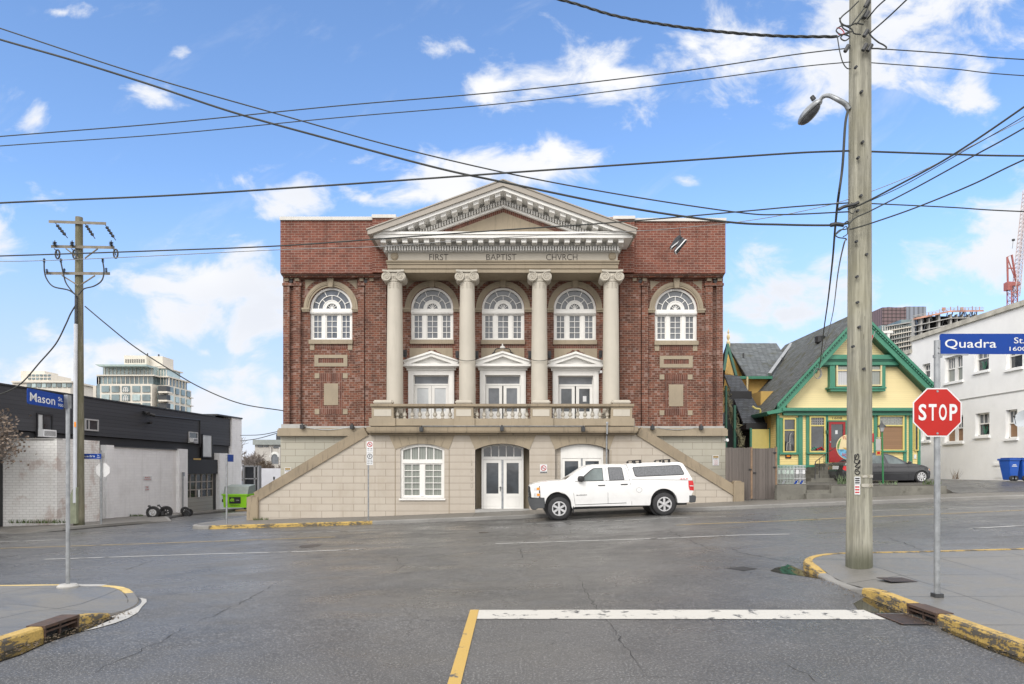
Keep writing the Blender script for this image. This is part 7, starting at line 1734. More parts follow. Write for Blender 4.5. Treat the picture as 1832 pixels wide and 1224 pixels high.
# upper windows
M['frame_w'] = pm('aluminium_frame', (.40,.40,.40), .4, .1)
def lwin(p0, p1, t_, b_, lab, split=None, frame='frame_w', pane='glass', curt=None):
    s0, s1 = ls(p0), ls(p1); pm_ = (p0+p1)/2; z0, z1 = lz(pm_, b_), lz(pm_, t_); m = MB(LM); f = .07
    m.prism([(s0, z0), (s1, z0), (s1, z1), (s0, z1)], -.06, .04, holes=[[(s0+f, z0+f), (s1-f, z0+f), (s1-f, z1-f), (s0+f, z1-f)]])
    if split: m.box(ls(split)-.03, ls(split)+.03, -.05, .04, z0+f, z1-f)
    w_ = lpc(m, 'window', frame); w_['label'] = lab; g_ = MB(LM); g_.box(s0+f*.8, s1-f*.8, -.02, -.005, z0+f*.8, z1-f*.8); lpc(g_, 'window_pane', pane, w_)
    if curt: c_ = MB(LM); c_.box(s0+f, ls(curt), -.028, -.022, z0+f, z1-f); lpc(c_, 'window_blind', 'glass_white', w_)
    return w_, s0, s1, z0
w_, s0, s1, z0 = lwin(64.5, 93, 740, 783, 'black framed window with an air conditioner and pale blind', 76, 'black', 'glass', 76)
def aircon(p0, p1, t_, b_):
    s0, s1 = ls(p0), ls(p1); z0, z1 = lz((p0+p1)/2, b_), lz((p0+p1)/2, t_); m = MB(LM); m.box(s0, s1, -.32, .02, z0, z1); a_ = lpc(m, 'air_conditioner', 'white', bevel=.01)
    m = MB(LM)
    for i in range(6): m.box(s0+.06, s1-.06, -.326, -.315, z0+.05+(z1-z0-.1)*i/6, z0+.05+(z1-z0-.1)*(i+.45)/6)
    lpc(m, 'grille', 'dmetal', a_)
aircon(66, 90, 769, 782); lwin(151, 175, 750, 771, 'small wide window with an aluminium frame', 158); lwin(337, 353, 773, 793, 'small window with an air conditioner near the garage', None, 'frame_w', 'glass'); aircon(338, 346, 784, 791)
lwin(361, 379, 777, 819, 'tall pale mirrored window above the garage door', None, 'black', pm('pale_glass', (.30,.36,.36), .15, .15) and 'glass_white')
# floodlights and conduit on the boards
m = MB(LM); s0 = ls(257); z0 = lz(257, 738); m.cone((s0, 0, z0), (s0-.25, -.45, z0-.1), .08, .11, 8); m.cone((s0, 0, z0), (s0+.5, -.35, z0-.15), .06, .10, 8); m.box(s0-.1, s0+.1, -.1, .02, z0-.08, z0+.08); lpc(m, 'floodlight', 'black')
m = MB(LM); s0 = ls(264); z0 = lz(264, 757); m.cone((s0, .02, z0), (s0-.2, -.35, z0), .05, .08, 8); lpc(m, 'floodlight', 'black')
m = MB(LM); m.tube([(ls(262), -.03, lz(262, 742)), (ls(357), -.03, lz(357, 752)), (ls(357), -.03, lz(357, 800))], .035, 5); lpc(m, 'conduit', 'dmetal')
# garage door
s0, s1 = ls(330), ls(381); zt_, zb_ = lz(355, 848), -1.05; zm_ = lz(355, 890)
m = MB(LM); m.box(s0, s1+.35, -.16, .119, zt_, lz(355, 822)); lpc(m, 'garage_lintel', 'blackplain'); m = MB(LM); s_ = ls(342); m.box(s_, s_+.9, -.17, -.155, lz(348, 823), lz(348, 820)); lpc(m, 'number_strip', 'p_yellow')
m = MB(LM); m.box(s0, s1, .0, .119, zb_, zm_); gd = lpc(m, 'garage_door', boardmat('garage_panels', (.30, .29, .27), .24, .07, .6, .05, .5))
m = MB(LM); m.box(s0, s1, .06, .119, zm_, zt_); lpc(m, 'door_glass', glassmat('garage_glass', (.05, .055, .05), .12, .6), gd)
m = MB(LM)
for i in range(6): x = s0+(s1-s0)*i/5; m.box(x-.04, x+.04, .0, .08, zm_, zt_)
for j in range(4): z = zm_+(zt_-zm_)*j/3; m.box(s0, s1, .01, .08, z-.035, z+.035)
lpc(m, 'door_grid', pm('garage_muntin', (.30,.27,.24), .6), gd)
m = MB(LM); m.box(s1, s1+.35, -.02, .12, -1.6, zt_); lpc(m, 'garage_jamb', 'black')
m = MB(LM); x = ls(355); m.box(x-.12, x+.12, -.05, -.03, zm_+.02, zm_+.5); o = lpc(m, 'garage_notice', 'white', gd)
m = MB(LM); m.tube([(ls(320), -.26, -.9), (ls(320), -.26, lz(320, 847))], .04, 6); m.box(ls(320)-.08, ls(320)+.08, -.34, -.26, lz(320, 852), lz(320, 845)); lpc(m, 'conduit', 'metal')
for (p, t_, b_) in ((263, 852, 860), (262, 869, 878)):
    s_ = ls(p); z0, z1 = lz(p, b_), lz(p, t_); w_ = .42 if t_ < 860 else .22; m = MB(LM); m.box(s_-w_, s_+w_, -.035, -.02, z0, z1); o = lpc(m, 'parking_notice', 'white')
    text('NO' if t_ < 860 else 'TOW', tuple(LM @ Vector((s_, -.04, z0+(z1-z0)*.68))), LD, (0, 0, 1), w_*1.2, (z1-z0)*.36, 'lettering', M['red_dark'], o, .02); text('PARKING' if t_ < 860 else 'ZONE', tuple(LM @ Vector((s_, -.04, z0+(z1-z0)*.24))), LD, (0, 0, 1), w_*1.6, (z1-z0)*.24, 'lettering', M['red_dark'], o, .01)
# motorcycles leaning by the wall -> axle pair and small wheel set
ax1 = thing('trailer_axle', 'loose axle with two black tyres lying against the white brick wall', 'axle', tuple(LM @ Vector((ls(285), -.8, -.85))))
def dwheel(px, py, r_, y, tilt, parent, rim=True):
    c = P(px, py, y); m = MB(Matrix.Translation(c) @ Matrix.Rotation(tilt, 4, 'Z')); vs = []; fs = []; n = 24
    prof = [(r_*.55, -.10), (r_*.9, -.11), (r_, -.06), (r_, .06), (r_*.9, .11), (r_*.55, .10)]
    for (q, t) in prof: vs += [(q*cos(2*pi*j/n), t, q*sin(2*pi*j/n)) for j in range(n)]
    for i in range(6):
        for j in range(n): fs.append((i*n+j, i*n+(j+1) % n, ((i+1) % 6)*n+(j+1) % n, ((i+1) % 6)*n+j))
    m.add(vs, fs); t_ = m.build('wheel', M['rubber'], parent, smooth=True)
    m = MB(Matrix.Translation(c) @ Matrix.Rotation(tilt, 4, 'Z')); m.band(0, 0, r_*.40, r_*.57, 0, 360, -.09, -.02, 20)
    for k in range(5): m.spoke(0, 0, k*72+10, r_*.08, r_*.45, r_*.2, -.07, -.03)
    m.cone((0, -.1, 0), (0, -.03, 0), r_*.14, r_*.18, 10); m.build('rim', M['chrome'] if rim else M['dmetal'], t_); return c
c1_ = dwheel(274, 917, .34, 36.2, .2, ax1); c2_ = dwheel(297, 916, .33, 36.9, .7, ax1, False)
m = MB(); m.tube([c1_+Vector((.1, .1, 0)), c2_], .06, 6); m.tube([c1_+Vector((-.05, .1, .1)), P(267, 906, 36.1)], .03, 5); m.tube([c2_, P(284, 904, 36.4)], .03, 5); m.cone(P(267, 907, 36.1), P(267, 904, 36.1), .08, .06, 8); m.cone(P(284, 906, 36.4), P(283.5, 903, 36.4), .08, .06, 8); m.lathe(P(289, 921, 36.6), [(.1, -.15), (.16, 0), (.1, .15)], 8); m.build('axle', M['dmetal'], ax1)
ax2 = thing('spare_wheels', 'small heap of black wheels beside the garage door', 'wheels', tuple(LM @ Vector((ls(334), -.5, -.9))))
dwheel(331, 914, .24, 39.5, .6, ax2, False); dwheel(338, 917, .22, 39.8, 1.0, ax2, False); dwheel(335, 919, .18, 39.2, .2, ax2, False)
# weeds along the wall foot
tuft(P(70, 937, 29.4)+Vector((0, 0, .02)), 220, .22, M['grass'], 'weeds', 'grass strip at the foot of the worn white wall', 'weeds', 1.3, 11, 'stuff')
tuft(tuple(LM @ Vector((ls(232), -.25, -.80))), 160, .2, M['grass'], 'weeds', 'grass strip at the foot of the long white wall', 'weeds', .5, 12, 'stuff')
tuft(P(468, 933, 28.6), 60, .22, M['grass'], 'weeds', 'grass tuft at the foot of the left stair pedestal', 'weeds', .30, 13)
# ---- dumpsters and things in the gap beside the church
M['lime'] = pm('lime_paint', (.30, .70, .02), .45, .06, 2, dirt=(.10,.20,.02), damt=.2); M['grey_lid'] = pm('grey_green_lid', (.26,.30,.28), .6, .1, 3)
def dumpster(px0, px1, py0, py1, y, label, lid=True, logo=True):
    x0, x1 = X(px0, y), X(px1, y); z0, z1 = Z(py1, y), Z(py0, y); r = thing('dumpster', label, 'dumpster', ((x0+x1)/2, y+.6, z0))
    m = MB(); m.add([(x0+.06, y+.05, z0+.08), (x1-.06, y+.05, z0+.08), (x1-.06, y+1.3, z0+.08), (x0+.06, y+1.3, z0+.08), (x0, y, z1), (x1, y, z1), (x1, y+1.4, z1), (x0, y+1.4, z1)], [(0, 3, 2, 1), (4, 5, 6, 7), (0, 1, 5, 4), (1, 2, 6, 5), (2, 3, 7, 6), (3, 0, 4, 7)]); m.build('bin_body', M['lime'], r)
    m = MB(); m.box(x0-.05, x1+.05, y-.05, y+1.45, z1-.10, z1); m.build('bin_rim', M['lime'], r)
    for s_ in (x0-.08, x1): 
        m = MB(); m.box(s_, s_+.08, y+.1, y+.9, z0+.45, z0+.65); m.build('fork_pocket', M['black'], r)
    for xx in (x0+.2, x1-.2):
        m = MB(); m.cone((xx-.04, y+.2, z0+.0), (xx+.04, y+.2, z0+.0), .08, .08, 10); m.build('caster', M['black'], r)
    if lid:
        m = MB(); m.prism([(y+.0, z1), (y+1.4, z1), (y+1.4, z1+.62), (y+.25, z1+.50)], x0+.04, x1+.05, ax='x'); m.build('bin_lid', M['grey_lid'], r)
    if logo:
        m = MB(); xc = (x0+x1)/2; zc = z0+(z1-z0)*.58; m.box(xc-.36, xc+.40, y-.012, y+.03, zc-.22, zc+.22); lg = m.build('bin_label', M['black'], r)
        text('dt', (xc-.16, y-.016, zc+.04), (1, 0, 0), (0, 0, 1), .28, .26, 'lettering', M['lime'], lg, .04); text('250-0000'[:3], (xc+.2, y-.016, zc), (1, 0, 0), (0, 0, 1), .22, .06, 'lettering', M['white'], lg)
        m = MB(); m.tube([(xc-.3+.05*i, y-.01, z0+.24+.05*sin(i*1.9)) for i in range(14)], .012, 4); m.build('scribble', M['black'], r)
    return r
yd0 = 46.0
dumpster(398, 441.5, 884, 910.5, yd0, 'lime green dumpster with a black label in the gap left of the church', True)
dumpster(447, 475, 882, 912, yd0+1.2, 'second lime green dumpster mostly hidden behind the stair pedestal', False, False)
m = MB(); m.box(X(423, yd0-.6), X(442, yd0-.6), yd0-.8, yd0-.2, Z(914.5, yd0-.6), Z(912, yd0-.6)); tag(m.build('wood_plank', pm('scrap_wood', (.28,.20,.11), .8), origin=P(432, 914, yd0-.5)), 'pale scrap of wood on the ground in front of the green dumpster', 'plank')
yk_ = 54; en = thing('annex', 'grey annex with a white framed opening behind the green dumpsters', 'building', P(450, 900, yk_))
m = MB(); m.box(X(431, yk_), X(462, yk_), yk_+.3, yk_+.7, -1.5, Z(833, yk_)); m.build('wall', pm('annex_grey', (.17,.17,.17), .8), en)
m = MB(); m.box(X(437.5, yk_), X(457, yk_), yk_+.2, yk_+.28, Z(880, yk_), Z(836, yk_)); m.build('dark_opening', M['dmetal'], en)
for a, b, c_, d_ in ((434.5, 437, 833, 880), (454, 456.5, 833, 880), (460, 462.5, 833, 880), (432, 462, 833, 835), (436, 461, 855.5, 857.5)):
    m = MB(); m.pbox(a, b, c_, d_, yk_, yk_+.15); m.build('white_beam', M['frame_w'], en)
yw2 = 58; m = MB(); m.box(X(455, yw2), X(520, yw2), yw2, yw2+.4, -1.5, Z(838, yw2)); tag(m.build('boundary_wall', pm('pale_rendered_wall', (.62,.63,.68), .7, .06), origin=P(480, 890, yw2)), 'pale grey wall seen in the gap beside the church stair', 'wall')
m = MB(); m.box(X(463, yw2), X(520, yw2), yw2-.1, yw2+.3, Z(838, yw2), Z(835, yw2)); o = m
m = MB(); m.tube([P(490, 870, 50), P(490, 853, 50)], .035, 6); m.box(X(489, 50), X(492, 50), 49.95, 50.0, Z(858, 50), Z(853, 50)); tag(m.build('meter_post', M['dmetal'], origin=P(490, 872, 50)), 'short dark meter post in front of the pale grey wall', 'post')
# ---- far pale building with arched window
yq3 = 120; fb = thing('apartment_block', 'distant beige block with an arched window seen beside the church corner', 'building', P(480, 850, yq3))
m = MB(); m.box(X(456, yq3), X(512, yq3), yq3, yq3+12, -3, Z(792, yq3)); m.build('wall', pm('far_beige', (.42,.40,.37), .8, .08), fb)
m = MB(); m.box(X(454, yq3), X(512, yq3), yq3-.5, yq3, Z(796, yq3), Z(787, yq3)); m.build('parapet', pm('far_grey', (.25,.27,.26), .8), fb)
m = MB(); m.box(X(494, yq3), X(502, yq3), yq3, yq3+5, Z(788, yq3), Z(777, yq3)); m.build('roof_box', M['dmetal'], fb)
for a, b, c_, d_ in ((489, 501, 797, 802), (461, 470, 797, 800), (472, 480, 797, 800)):
    m = MB(); m.pbox(a, b, c_, d_, yq3-.1, yq3+.1); m.build('window', M['glass'], fb)
m = MB(); m.band(X(492, yq3), Z(818, yq3), .55, .95, 0, 180, yq3-.2, yq3+.05, 12); m.build('window_arch', pm('far_white', (.6,.6,.58), .7), fb)
m = MB(); m.prism(arch(X(486, yq3)-.0, X(498, yq3), Z(830, yq3), Z(819, yq3), Z(813, yq3)), yq3-.08, yq3+.05); m.build('window', M['glass_grey'], fb)
for px in (484, 500): m = MB(); m.pbox(px-1, px+1, 800, 832, yq3-.3, yq3); m.build('wall_pilaster', pm('far_trim', (.46,.44,.42), .8) if 'far_trim' not in bpy.data.materials else bpy.data.materials['far_trim'], fb)
# ================================================================== WHITE BUILDING (right)
RX = 25.0
def ry(px): return RX/((px-916)/F)
WB = thing('white_building', 'white rendered two storey building at the right edge behind the stop sign', 'building', (RX, 38, 1.2))
M['render_w'] = pm('white_render', (.84,.84,.83), .75, .04, .7, .35, 9, dirt=(.66,.65,.62), damt=.3)
def rz(px, py): return Z(py, ry(px))
wlist = [ # px0, px1 (recess), top, bottom, glass px0, double?, label
 (1745, 1770, 739, 780, False, 'single lower floor window with a plant inside'), (1799, 1820, 733, 784, False, 'tall lower floor window beside the satellite dish'),
 (1690, 1723, 745, 791, True, 'double lower floor window behind the stop sign'), (1649, 1664, 752, 789, False, 'small lower floor window beside the yellow house'),
 (1650, 1664, 651, 677, False, 'small upper floor window beside the yellow house'), (1690, 1722, 637, 683, True, 'double upper floor window under the street name sign'),
 (1743, 1769, 622, 664, False, 'single upper floor window with a potted plant'), (1800, 1829, 615, 659, False, 'upper floor window at the right edge')]
holes = []
for (a, b, t_, b_, dbl, lb) in wlist:
    y1, y0 = ry(a), ry(b); pmid = (a+b)/2; holes.append([(y0, rz(pmid, b_)), (y1, rz(pmid, b_)), (y1, rz(pmid, t_)), (y0, rz(pmid, t_))])
yA, yB = 26.0, ry(1632); zt1 = rz(1832, 536)
m = MB(); m.prism([(yA, .3), (ry(1600), .3), (ry(1600), rz(1617, 636)), (yB+.001, rz(1617, 636)), (yB, rz(1632, 611)), (yA, rz(1632, 611))], RX, RX+.35, ax='x', holes=holes)
m.box(RX+.36, RX+9, yA, ry(1600), .3, rz(1617, 636)-.3); m.build('wall', M['render_w'], WB)
zc_ = rz(1632, 611)
M['cap'] = pm('parapet_cap', (.46,.44,.38), .8, .2, 1.5, .5, 14, dirt=(.22,.2,.16), damt=.5)
m = MB(); m.box(RX-.12, RX+.5, yA, yB+.1, zc_, zc_+.26); m.box(RX-.10, RX+.5, yB+.1, ry(1598), rz(1617, 636), rz(1617, 636)+.25); m.build('parapet_coping', M['cap'], WB)
zs_ = rz(1775, 706.5); m = MB(); m.box(RX-.03, RX+.01, yA, ry(1690), zs_-.03, zs_+.02); m.build('string_course', M['conc_l'], WB)
for (a, b, t_, b_, dbl, lb), h in zip(wlist, holes):
    y0, y1 = h[0][0], h[1][0]; z0, z1 = h[0][1], h[2][1]; xg = RX+.22; m = MB()
    def fx(ya, yb, za, zb, xa=xg-.05, xb=xg+.06): m.box(xa, xb, ya, yb, za, zb)
    fx(y0, y1, z0, z0+.07); fx(y0, y1, z1-.07, z1); fx(y0, y0+.07, z0, z1); fx(y1-.07, y1, z0, z1); zm = (z0+z1)/2+.05; fx(y0, y1, zm-.03, zm+.03, xg-.055)
    segs = [(y0+.07, y1-.07)]
    if dbl: ym = (y0+y1)/2; fx(ym-.12, ym+.12, z0, z1, xg-.06); segs = [(y0+.07, ym-.12), (ym+.12, y1-.07)]
    for ya, yb in segs:
        for k in (1, 2): yy_ = ya+(yb-ya)*k/3; m.box(xg-.03, xg+.03, yy_-.012, yy_+.012, zm, z1-.07)
    w_ = m.build('window', M['wood_w'], WB); w_['label'] = lb
    g_ = MB(); g_.box(xg+.01, xg+.03, y0+.03, y1-.03, z0+.03, zm); g_.build('window_pane', M['glass_curt'] if dbl else M['glass'], w_)
    g_ = MB(); g_.box(xg+.01, xg+.03, y0+.03, y1-.03, zm, z1-.03); g_.build('window_pane', M['glass_grey'], w_)
    m = MB(); m.box(RX-.10, RX+.2, y0-.08, y1+.08, z0-.12, z0-.002); m.build('window_sill', M['render_w'], WB)
    if 'double' in lb and 'lower' in lb: c_ = MB(); c_.box(xg-.0, xg+.005, y0+.08, y1-.08, z0+.08, zm-.05); c_.build('brown_blind', M['blind'], w_)
    if 'tall' in lb: c_ = MB(); c_.box(xg-.0, xg+.005, y0+.08, y1-.08, z0+.08, zm-.05); c_.build('brown_blind', M['blind'], w_)
    if 'plant' in lb:
        c_ = MB(); yy_ = (y0+y1)/2; rr_ = random.Random(4)
        for k in range(26): c_.tube([(xg-.06, yy_+rr_.uniform(-.05, .05), z0+.1), (xg-.07, yy_+rr_.uniform(-.25, .25), z0+.18+rr_.uniform(.05, .4))], .012, 3)
        c_.build('house_plant', M['green_d'], w_)
m = MB(); y1, y0 = ry(1777), ry(1797); m.box(RX-.05, RX+.02, y0, y1, rz(1787, 833), rz(1787, 828)); m.box(RX-.02, RX+.02, y0+.05, y1-.05, rz(1787, 855), rz(1787, 838)); m.build('cellar_hatch', M['render_w'], WB)
m = MB(); m.box(RX-.02, RX+.01, ry(1752), ry(1744), rz(1748, 670), rz(1748, 667)); m.build('vent_or_hollow', M['conc'], WB)
# dish
yd3 = 31.0; dc = P(1833, 750, yd3); ds = MB(); n = 20; vs = []; fs = []
nrm = Vector((-.85, -.35, .35)).normalized(); u_ = nrm.orthogonal().normalized(); v_ = nrm.cross(u_)
for i in range(6):
    r_ = .42*i/5; vs += [dc+(u_*cos(2*pi*j/n)+v_*sin(2*pi*j/n))*r_+nrm*(r_*r_*.5) for j in range(n)]
for i in range(5):
    for j in range(n): fs.append((i*n+j, i*n+(j+1) % n, (i+1)*n+(j+1) % n, (i+1)*n+j))
ds.add(vs, fs); dso = thing('satellite_dish', 'grey satellite dish on a bent arm at the right edge of the white building', 'satellite dish', dc)
ds.build('dish', pm('dish_grey', (.40,.43,.46), .5), dso, smooth=True); m = MB(); m.tube([dc-v_*.38+nrm*.05, dc+nrm*.55-v_*.15], .015, 5); m.tube([dc, dc+Vector((.25, 0, -.3)), dc+Vector((1.2, .3, -.5))], .025, 6); m.cone(dc+nrm*.5-v_*.15, dc+nrm*.6-v_*.15, .04, .04, 8); m.build('dish_arm', M['dmetal'], dso)
# recycling carts
def cart(px0, px1, y, label):
    x0, x1 = X(px0, y), X(px1, y); z0 = G(x0, 28.4)+.13; z0 = HY((x0+x1)/2, y)+.03; z1 = Z(824, y); w_ = x1-x0; r = thing('recycling_cart', label, 'bin', ((x0+x1)/2, y+.3, z0), 'blue recycling carts by the white wall')
    bl = M.setdefault('cart_blue', pm('cart_blue', (.015,.09,.42), .4, .06, 2))
    m = MB(); m.add([(x0+.08, y+.06, z0+.05), (x1-.08, y+.06, z0+.05), (x1-.08, y+.55, z0+.05), (x0+.08, y+.55, z0+.05), (x0, y, z1), (x1, y, z1), (x1, y+.72, z1), (x0, y+.72, z1)], [(0, 3, 2, 1), (4, 5, 6, 7), (0, 1, 5, 4), (1, 2, 6, 5), (2, 3, 7, 6), (3, 0, 4, 7)]); m.build('cart_body', bl, r, bevel=.02)
    m = MB(); m.box(x0-.03, x1+.03, y-.05, y+.78, z1, z1+.09); m.box(x0+.05, x1-.05, y+.0, y+.7, z1+.09, z1+.13); m.build('cart_lid', bl, r, bevel=.02)
    for xx in (x0+.14, x1-.22):
        m = MB(); m.cone((xx, y-.03, z0+.13), (xx, y+.05, z0+.13), .13, .13, 14); wh = m.build('wheel', M['rubber'], r)
        m = MB(); m.cone((xx, y-.04, z0+.13), (xx, y-.02, z0+.13), .04, .04, 8); m.build('hub', M['metal'], wh)
    m = MB(); xc = (x0+x1)/2; zc = z1-.22; m.prism([(xc-.10, zc), (xc+.10, zc), (xc, zc+.10)], y+.012, y+.03); m.box(xc-.12, xc+.12, y+.012, y+.03, zc-.06, zc-.03); m.build('cart_mark', M['white'], r)
cart(1806, 1825, 31.5, 'blue wheeled recycling cart, left one by the white wall'); cart(1829, 1848, 31.5, 'blue wheeled recycling cart, right one cut by the photo edge')
# ================================================================== DISTANT TOWERS
M['conc_tower'] = pm('pale_precast', (.60,.56,.49), .75, .05, .3); M['tower_glass'] = pm('tower_glass', (.10,.145,.155), .12, .6, .12, spec=.9); M['tower_glass2'] = pm('tower_glass_pale', (.30,.38,.38), .15, .45, .12, spec=.8)
yT = 240.0; TW = thing('apartment_tower', 'tall beige and glass apartment tower with a floating flat roof left of the church', 'tower', P(255, 850, yT))
def tb(m, a, b, t_, b_, y0, y1): m.box(X(a, y0), X(b, y0), y0, y1, Z(b_, y0), Z(t_, y0)); return m
def tp(m, n_, mt, par=None): return m.build(n_, M[mt] if isinstance(mt, str) else mt, par or TW)
m = MB(); tb(m, 179, 272, 687, 830, yT, yT+26); tp(m, 'tower_core', 'conc_tower')
m = MB(); tb(m, 272, 300, 689, 830, yT+4, yT+22); tp(m, 'tower_wing', 'conc_tower'); m = MB(); tb(m, 166.5, 172, 690, 830, yT+6, yT+10); tp(m, 'tower_wing', 'conc_tower')
xS = X(300, yT+4); sy_ = lambda px: xS*F/(px-916)
m = MB(); tb(m, 173, 180, 675, 830, yT+1, yT+20); tp(m, 'corner_glazing', 'tower_glass')
rt_ = random.Random(8)
for r_ in range(9):
    t_ = 690.5+r_*15.3
    for k, a in enumerate((181.5, 199.5, 218, 236.5, 254.5)):
        m = MB(); tb(m, a, a+13.5, t_, t_+11, yT-.35, yT+.1); f_ = tp(m, 'window', rt_.choice(['tower_glass', 'tower_glass', 'tower_glass2']))
        if k == 2: m = MB(); tb(m, a+3, a+4, t_+2, t_+11, yT-.5, yT); tb(m, a+6, a+7, t_+2, t_+11, yT-.5, yT); tb(m, a+9, a+10, t_+2, t_+11, yT-.5, yT); tb(m, a+3, a+10, t_+2, t_+3, yT-.5, yT); tb(m, a+1, a+12, t_+8, t_+8.6, yT-.5, yT); tp(m, 'balcony_door', 'wood_w', f_)
    m = MB(); tb(m, 274, 283, t_+1, t_+13, yT+3.6, yT+4.1); tp(m, 'window', 'tower_glass2')
    for a in (302, 312.5, 322.5, 332.5):
        m = MB(); m.box(xS-.1, xS+.35, sy_(a+.8), sy_(a+7), Z(t_+11.5, yT+4), Z(t_+1, yT+4)); tp(m, 'window', rt_.choice(['tower_glass', 'tower_glass2']))
    m = MB(); tb(m, 283, 298, t_, t_+9, yT+1.5, yT+4.2); tp(m, 'balcony_recess', 'dmetal')
    m = MB(); tb(m, 283, 299, t_+9.5, t_+12.5, yT+.4, yT+4.2); tp(m, 'balcony', 'conc_tower')
    if r_ < 7: m = MB(); m.box(xS, xS+.9, yT+20.5, yT+21.9, Z(t_+13.5, yT+4), Z(t_+12, yT+4)); tp(m, 'balcony', 'conc_tower')
m = MB(); tb(m, 173, 274, 672.5, 687, yT+1, yT+18); tb(m, 274, 299, 674, 689, yT+5, yT+20); tp(m, 'penthouse_glazing', 'tower_glass')
m = MB(); tb(m, 184, 276, 657, 671, yT+3, yT+18); tb(m, 276, 296, 659, 674, yT+7, yT+18); tp(m, 'penthouse_glazing', 'tower_glass2')
m = MB()
for px in range(176, 272, 8): tb(m, px, px+.9, 672.5, 687, yT+.8, yT+1.1)
for px in range(187, 274, 7): tb(m, px, px+.8, 657, 671, yT+2.8, yT+3.1)
for px in range(277, 298, 5): tb(m, px, px+.8, 662, 688, yT+4.8, yT+5.1)
tp(m, 'glazing_bars', 'conc_tower')
for k in range(6): m = MB(); m.box(xS-.4, xS+.1, yT+5+k*2.4, yT+5.25+k*2.4, Z(689, yT+4), Z(675, yT+4)); tp(m, 'glazing_bar', 'conc_tower')
m = MB(); tb(m, 172, 276, 670.3, 672.6, yT, yT+18); tb(m, 274, 301, 672.5, 675, yT+4, yT+21); tb(m, 276, 297, 657, 659, yT+6, yT+19); tp(m, 'floor_slab', 'conc_tower')
m = MB(); y = yT-2; m.prism([(X(170, y), Z(652, y)), (X(176, y), Z(655.5, y)), (X(262, y), Z(655.5, y)), (X(262, y), Z(652, y))], y, yT+15); tp(m, 'flat_roof', pm('glass_canopy', (.30,.38,.36), .25))
m = MB(); tb(m, 222, 262, 636, 654, yT+8, yT+16); tb(m, 262, 291, 637.5, 656, yT+10, yT+18); tp(m, 'plant_room', 'conc_tower')
m = MB()
for px in range(224, 260, 4):
    for py in (643, 646.5): tb(m, px, px+2, py, py+2, yT+7.8, yT+8.1)
tp(m, 'plant_room_vents', 'dmetal')
m = MB(); m.tube([P(284, 634, yT+12), P(284, 640, yT+12)], .3, 4); m.tube([P(264, 632, yT+12), P(264, 638, yT+12)], .2, 4); tp(m, 'aerial', 'dmetal')
# second tower
yU2 = 300.0; T2 = thing('apartment_tower', 'low stepped pale block peeping over the black roof at the far left', 'tower', P(80, 850, yU2))
m = MB(); tb(m, 38, 88, 669, 800, yU2, yU2+15); tb(m, 37, 80, 664, 676, yU2+3, yU2+12); tb(m, 22, 126, 682, 800, yU2-2, yU2+20); tp(m, 'tower_core', 'conc_tower', T2)
for px in range(50, 88, 7):
    for py in (670, 676): m = MB(); tb(m, px, px+4.5, py, py+3.2, yU2-.3, yU2+.2); tp(m, 'balcony_recess', 'tower_glass', T2)
for px in range(48, 124, 9): m = MB(); tb(m, px, px+7, 686, 693, yU2-2.4, yU2-1.9); tp(m, 'window', 'tower_glass2' if px % 2 else 'tower_glass', T2)
m = MB(); tb(m, 20, 128, 681.5, 684.5, yU2-3, yU2+20); tp(m, 'roof_slab', 'conc_tower', T2)
# dark red tower, right
yV = 260.0; T3 = thing('office_tower', 'dark red ribbed tower behind the construction site', 'tower', P(1617, 850, yV))
M['rib_red'] = boardmat('ribbed_red_cladding', (.16, .105, .11), 1.6, .35, .5, .1, .6, 0, 'x'); M['rib_grey'] = boardmat('ribbed_grey_cladding', (.20, .22, .26), 1.7, .4, .4, .2, .6, 0, 'x')
m = MB(); tb(m, 1578.5, 1621, 550, 850, yV, yV+20); m.prism([(X(1578.5, yV), Z(551, yV)), (X(1621, yV), Z(551, yV)), (X(1621, yV), Z(548.5, yV)), (X(1612, yV), Z(550.6, yV)), (X(1589, yV), Z(549.3, yV))], yV+.01, yV+19); m.build('red_face', M['rib_red'], T3)
m = MB(); tb(m, 1621.2, 1657, 548.5, 850, yV+1, yV+21); m.build('grey_face', M['rib_grey'], T3)
m = MB()
for k in range(1, 24): tb(m, 1578.3, 1621.2, 548+k*6.5, 548.5+k*6.5, yV-.15, yV+.02)
m.build('floor_joints', M['dmetal'], T3)
yG = 200.0; T4 = thing('glass_building', 'blue glass apartment block with balconies left of the bare concrete frame', 'building', P(1605, 850, yG))
m = MB(); tb(m, 1576, 1640, 582, 850, yG+1, yG+14); tb(m, 1612, 1636, 572, 584, yG+2, yG+12); m.build('glass_wall', M['tower_glass'], T4)
for r_ in range(14):
    py = 580+r_*8.2; dx = max(0, 12-r_*5)
    m = MB(); m.add([(X(1577+dx, yG), yG, Z(py+6-dx*.3, yG)), (X(1633, yG), yG, Z(py-5, yG)), (X(1636, yG), yG+9, Z(py-5, yG)), (X(1576, yG), yG+9, Z(py+6, yG)), (X(1577+dx, yG), yG, Z(py+7.6-dx*.3, yG)), (X(1633, yG), yG, Z(py-3.4, yG)), (X(1636, yG), yG+9, Z(py-3.4, yG)), (X(1576, yG), yG+9, Z(py+7.6, yG))], [(0, 1, 2, 3), (7, 6, 5, 4), (0, 4, 5, 1), (3, 2, 6, 7), (0, 3, 7, 4), (1, 5, 6, 2)]); m.build('balcony_slab', M['conc_tower'] if r_ % 3 else M['conc_l'], T4)
for k in range(14):
    m = MB(); px = 1579+k*4.2; tb(m, px, px+.7, 583, 850, yG+.6, yG+.95); m.build('mullion', M['wood_g'], T4)
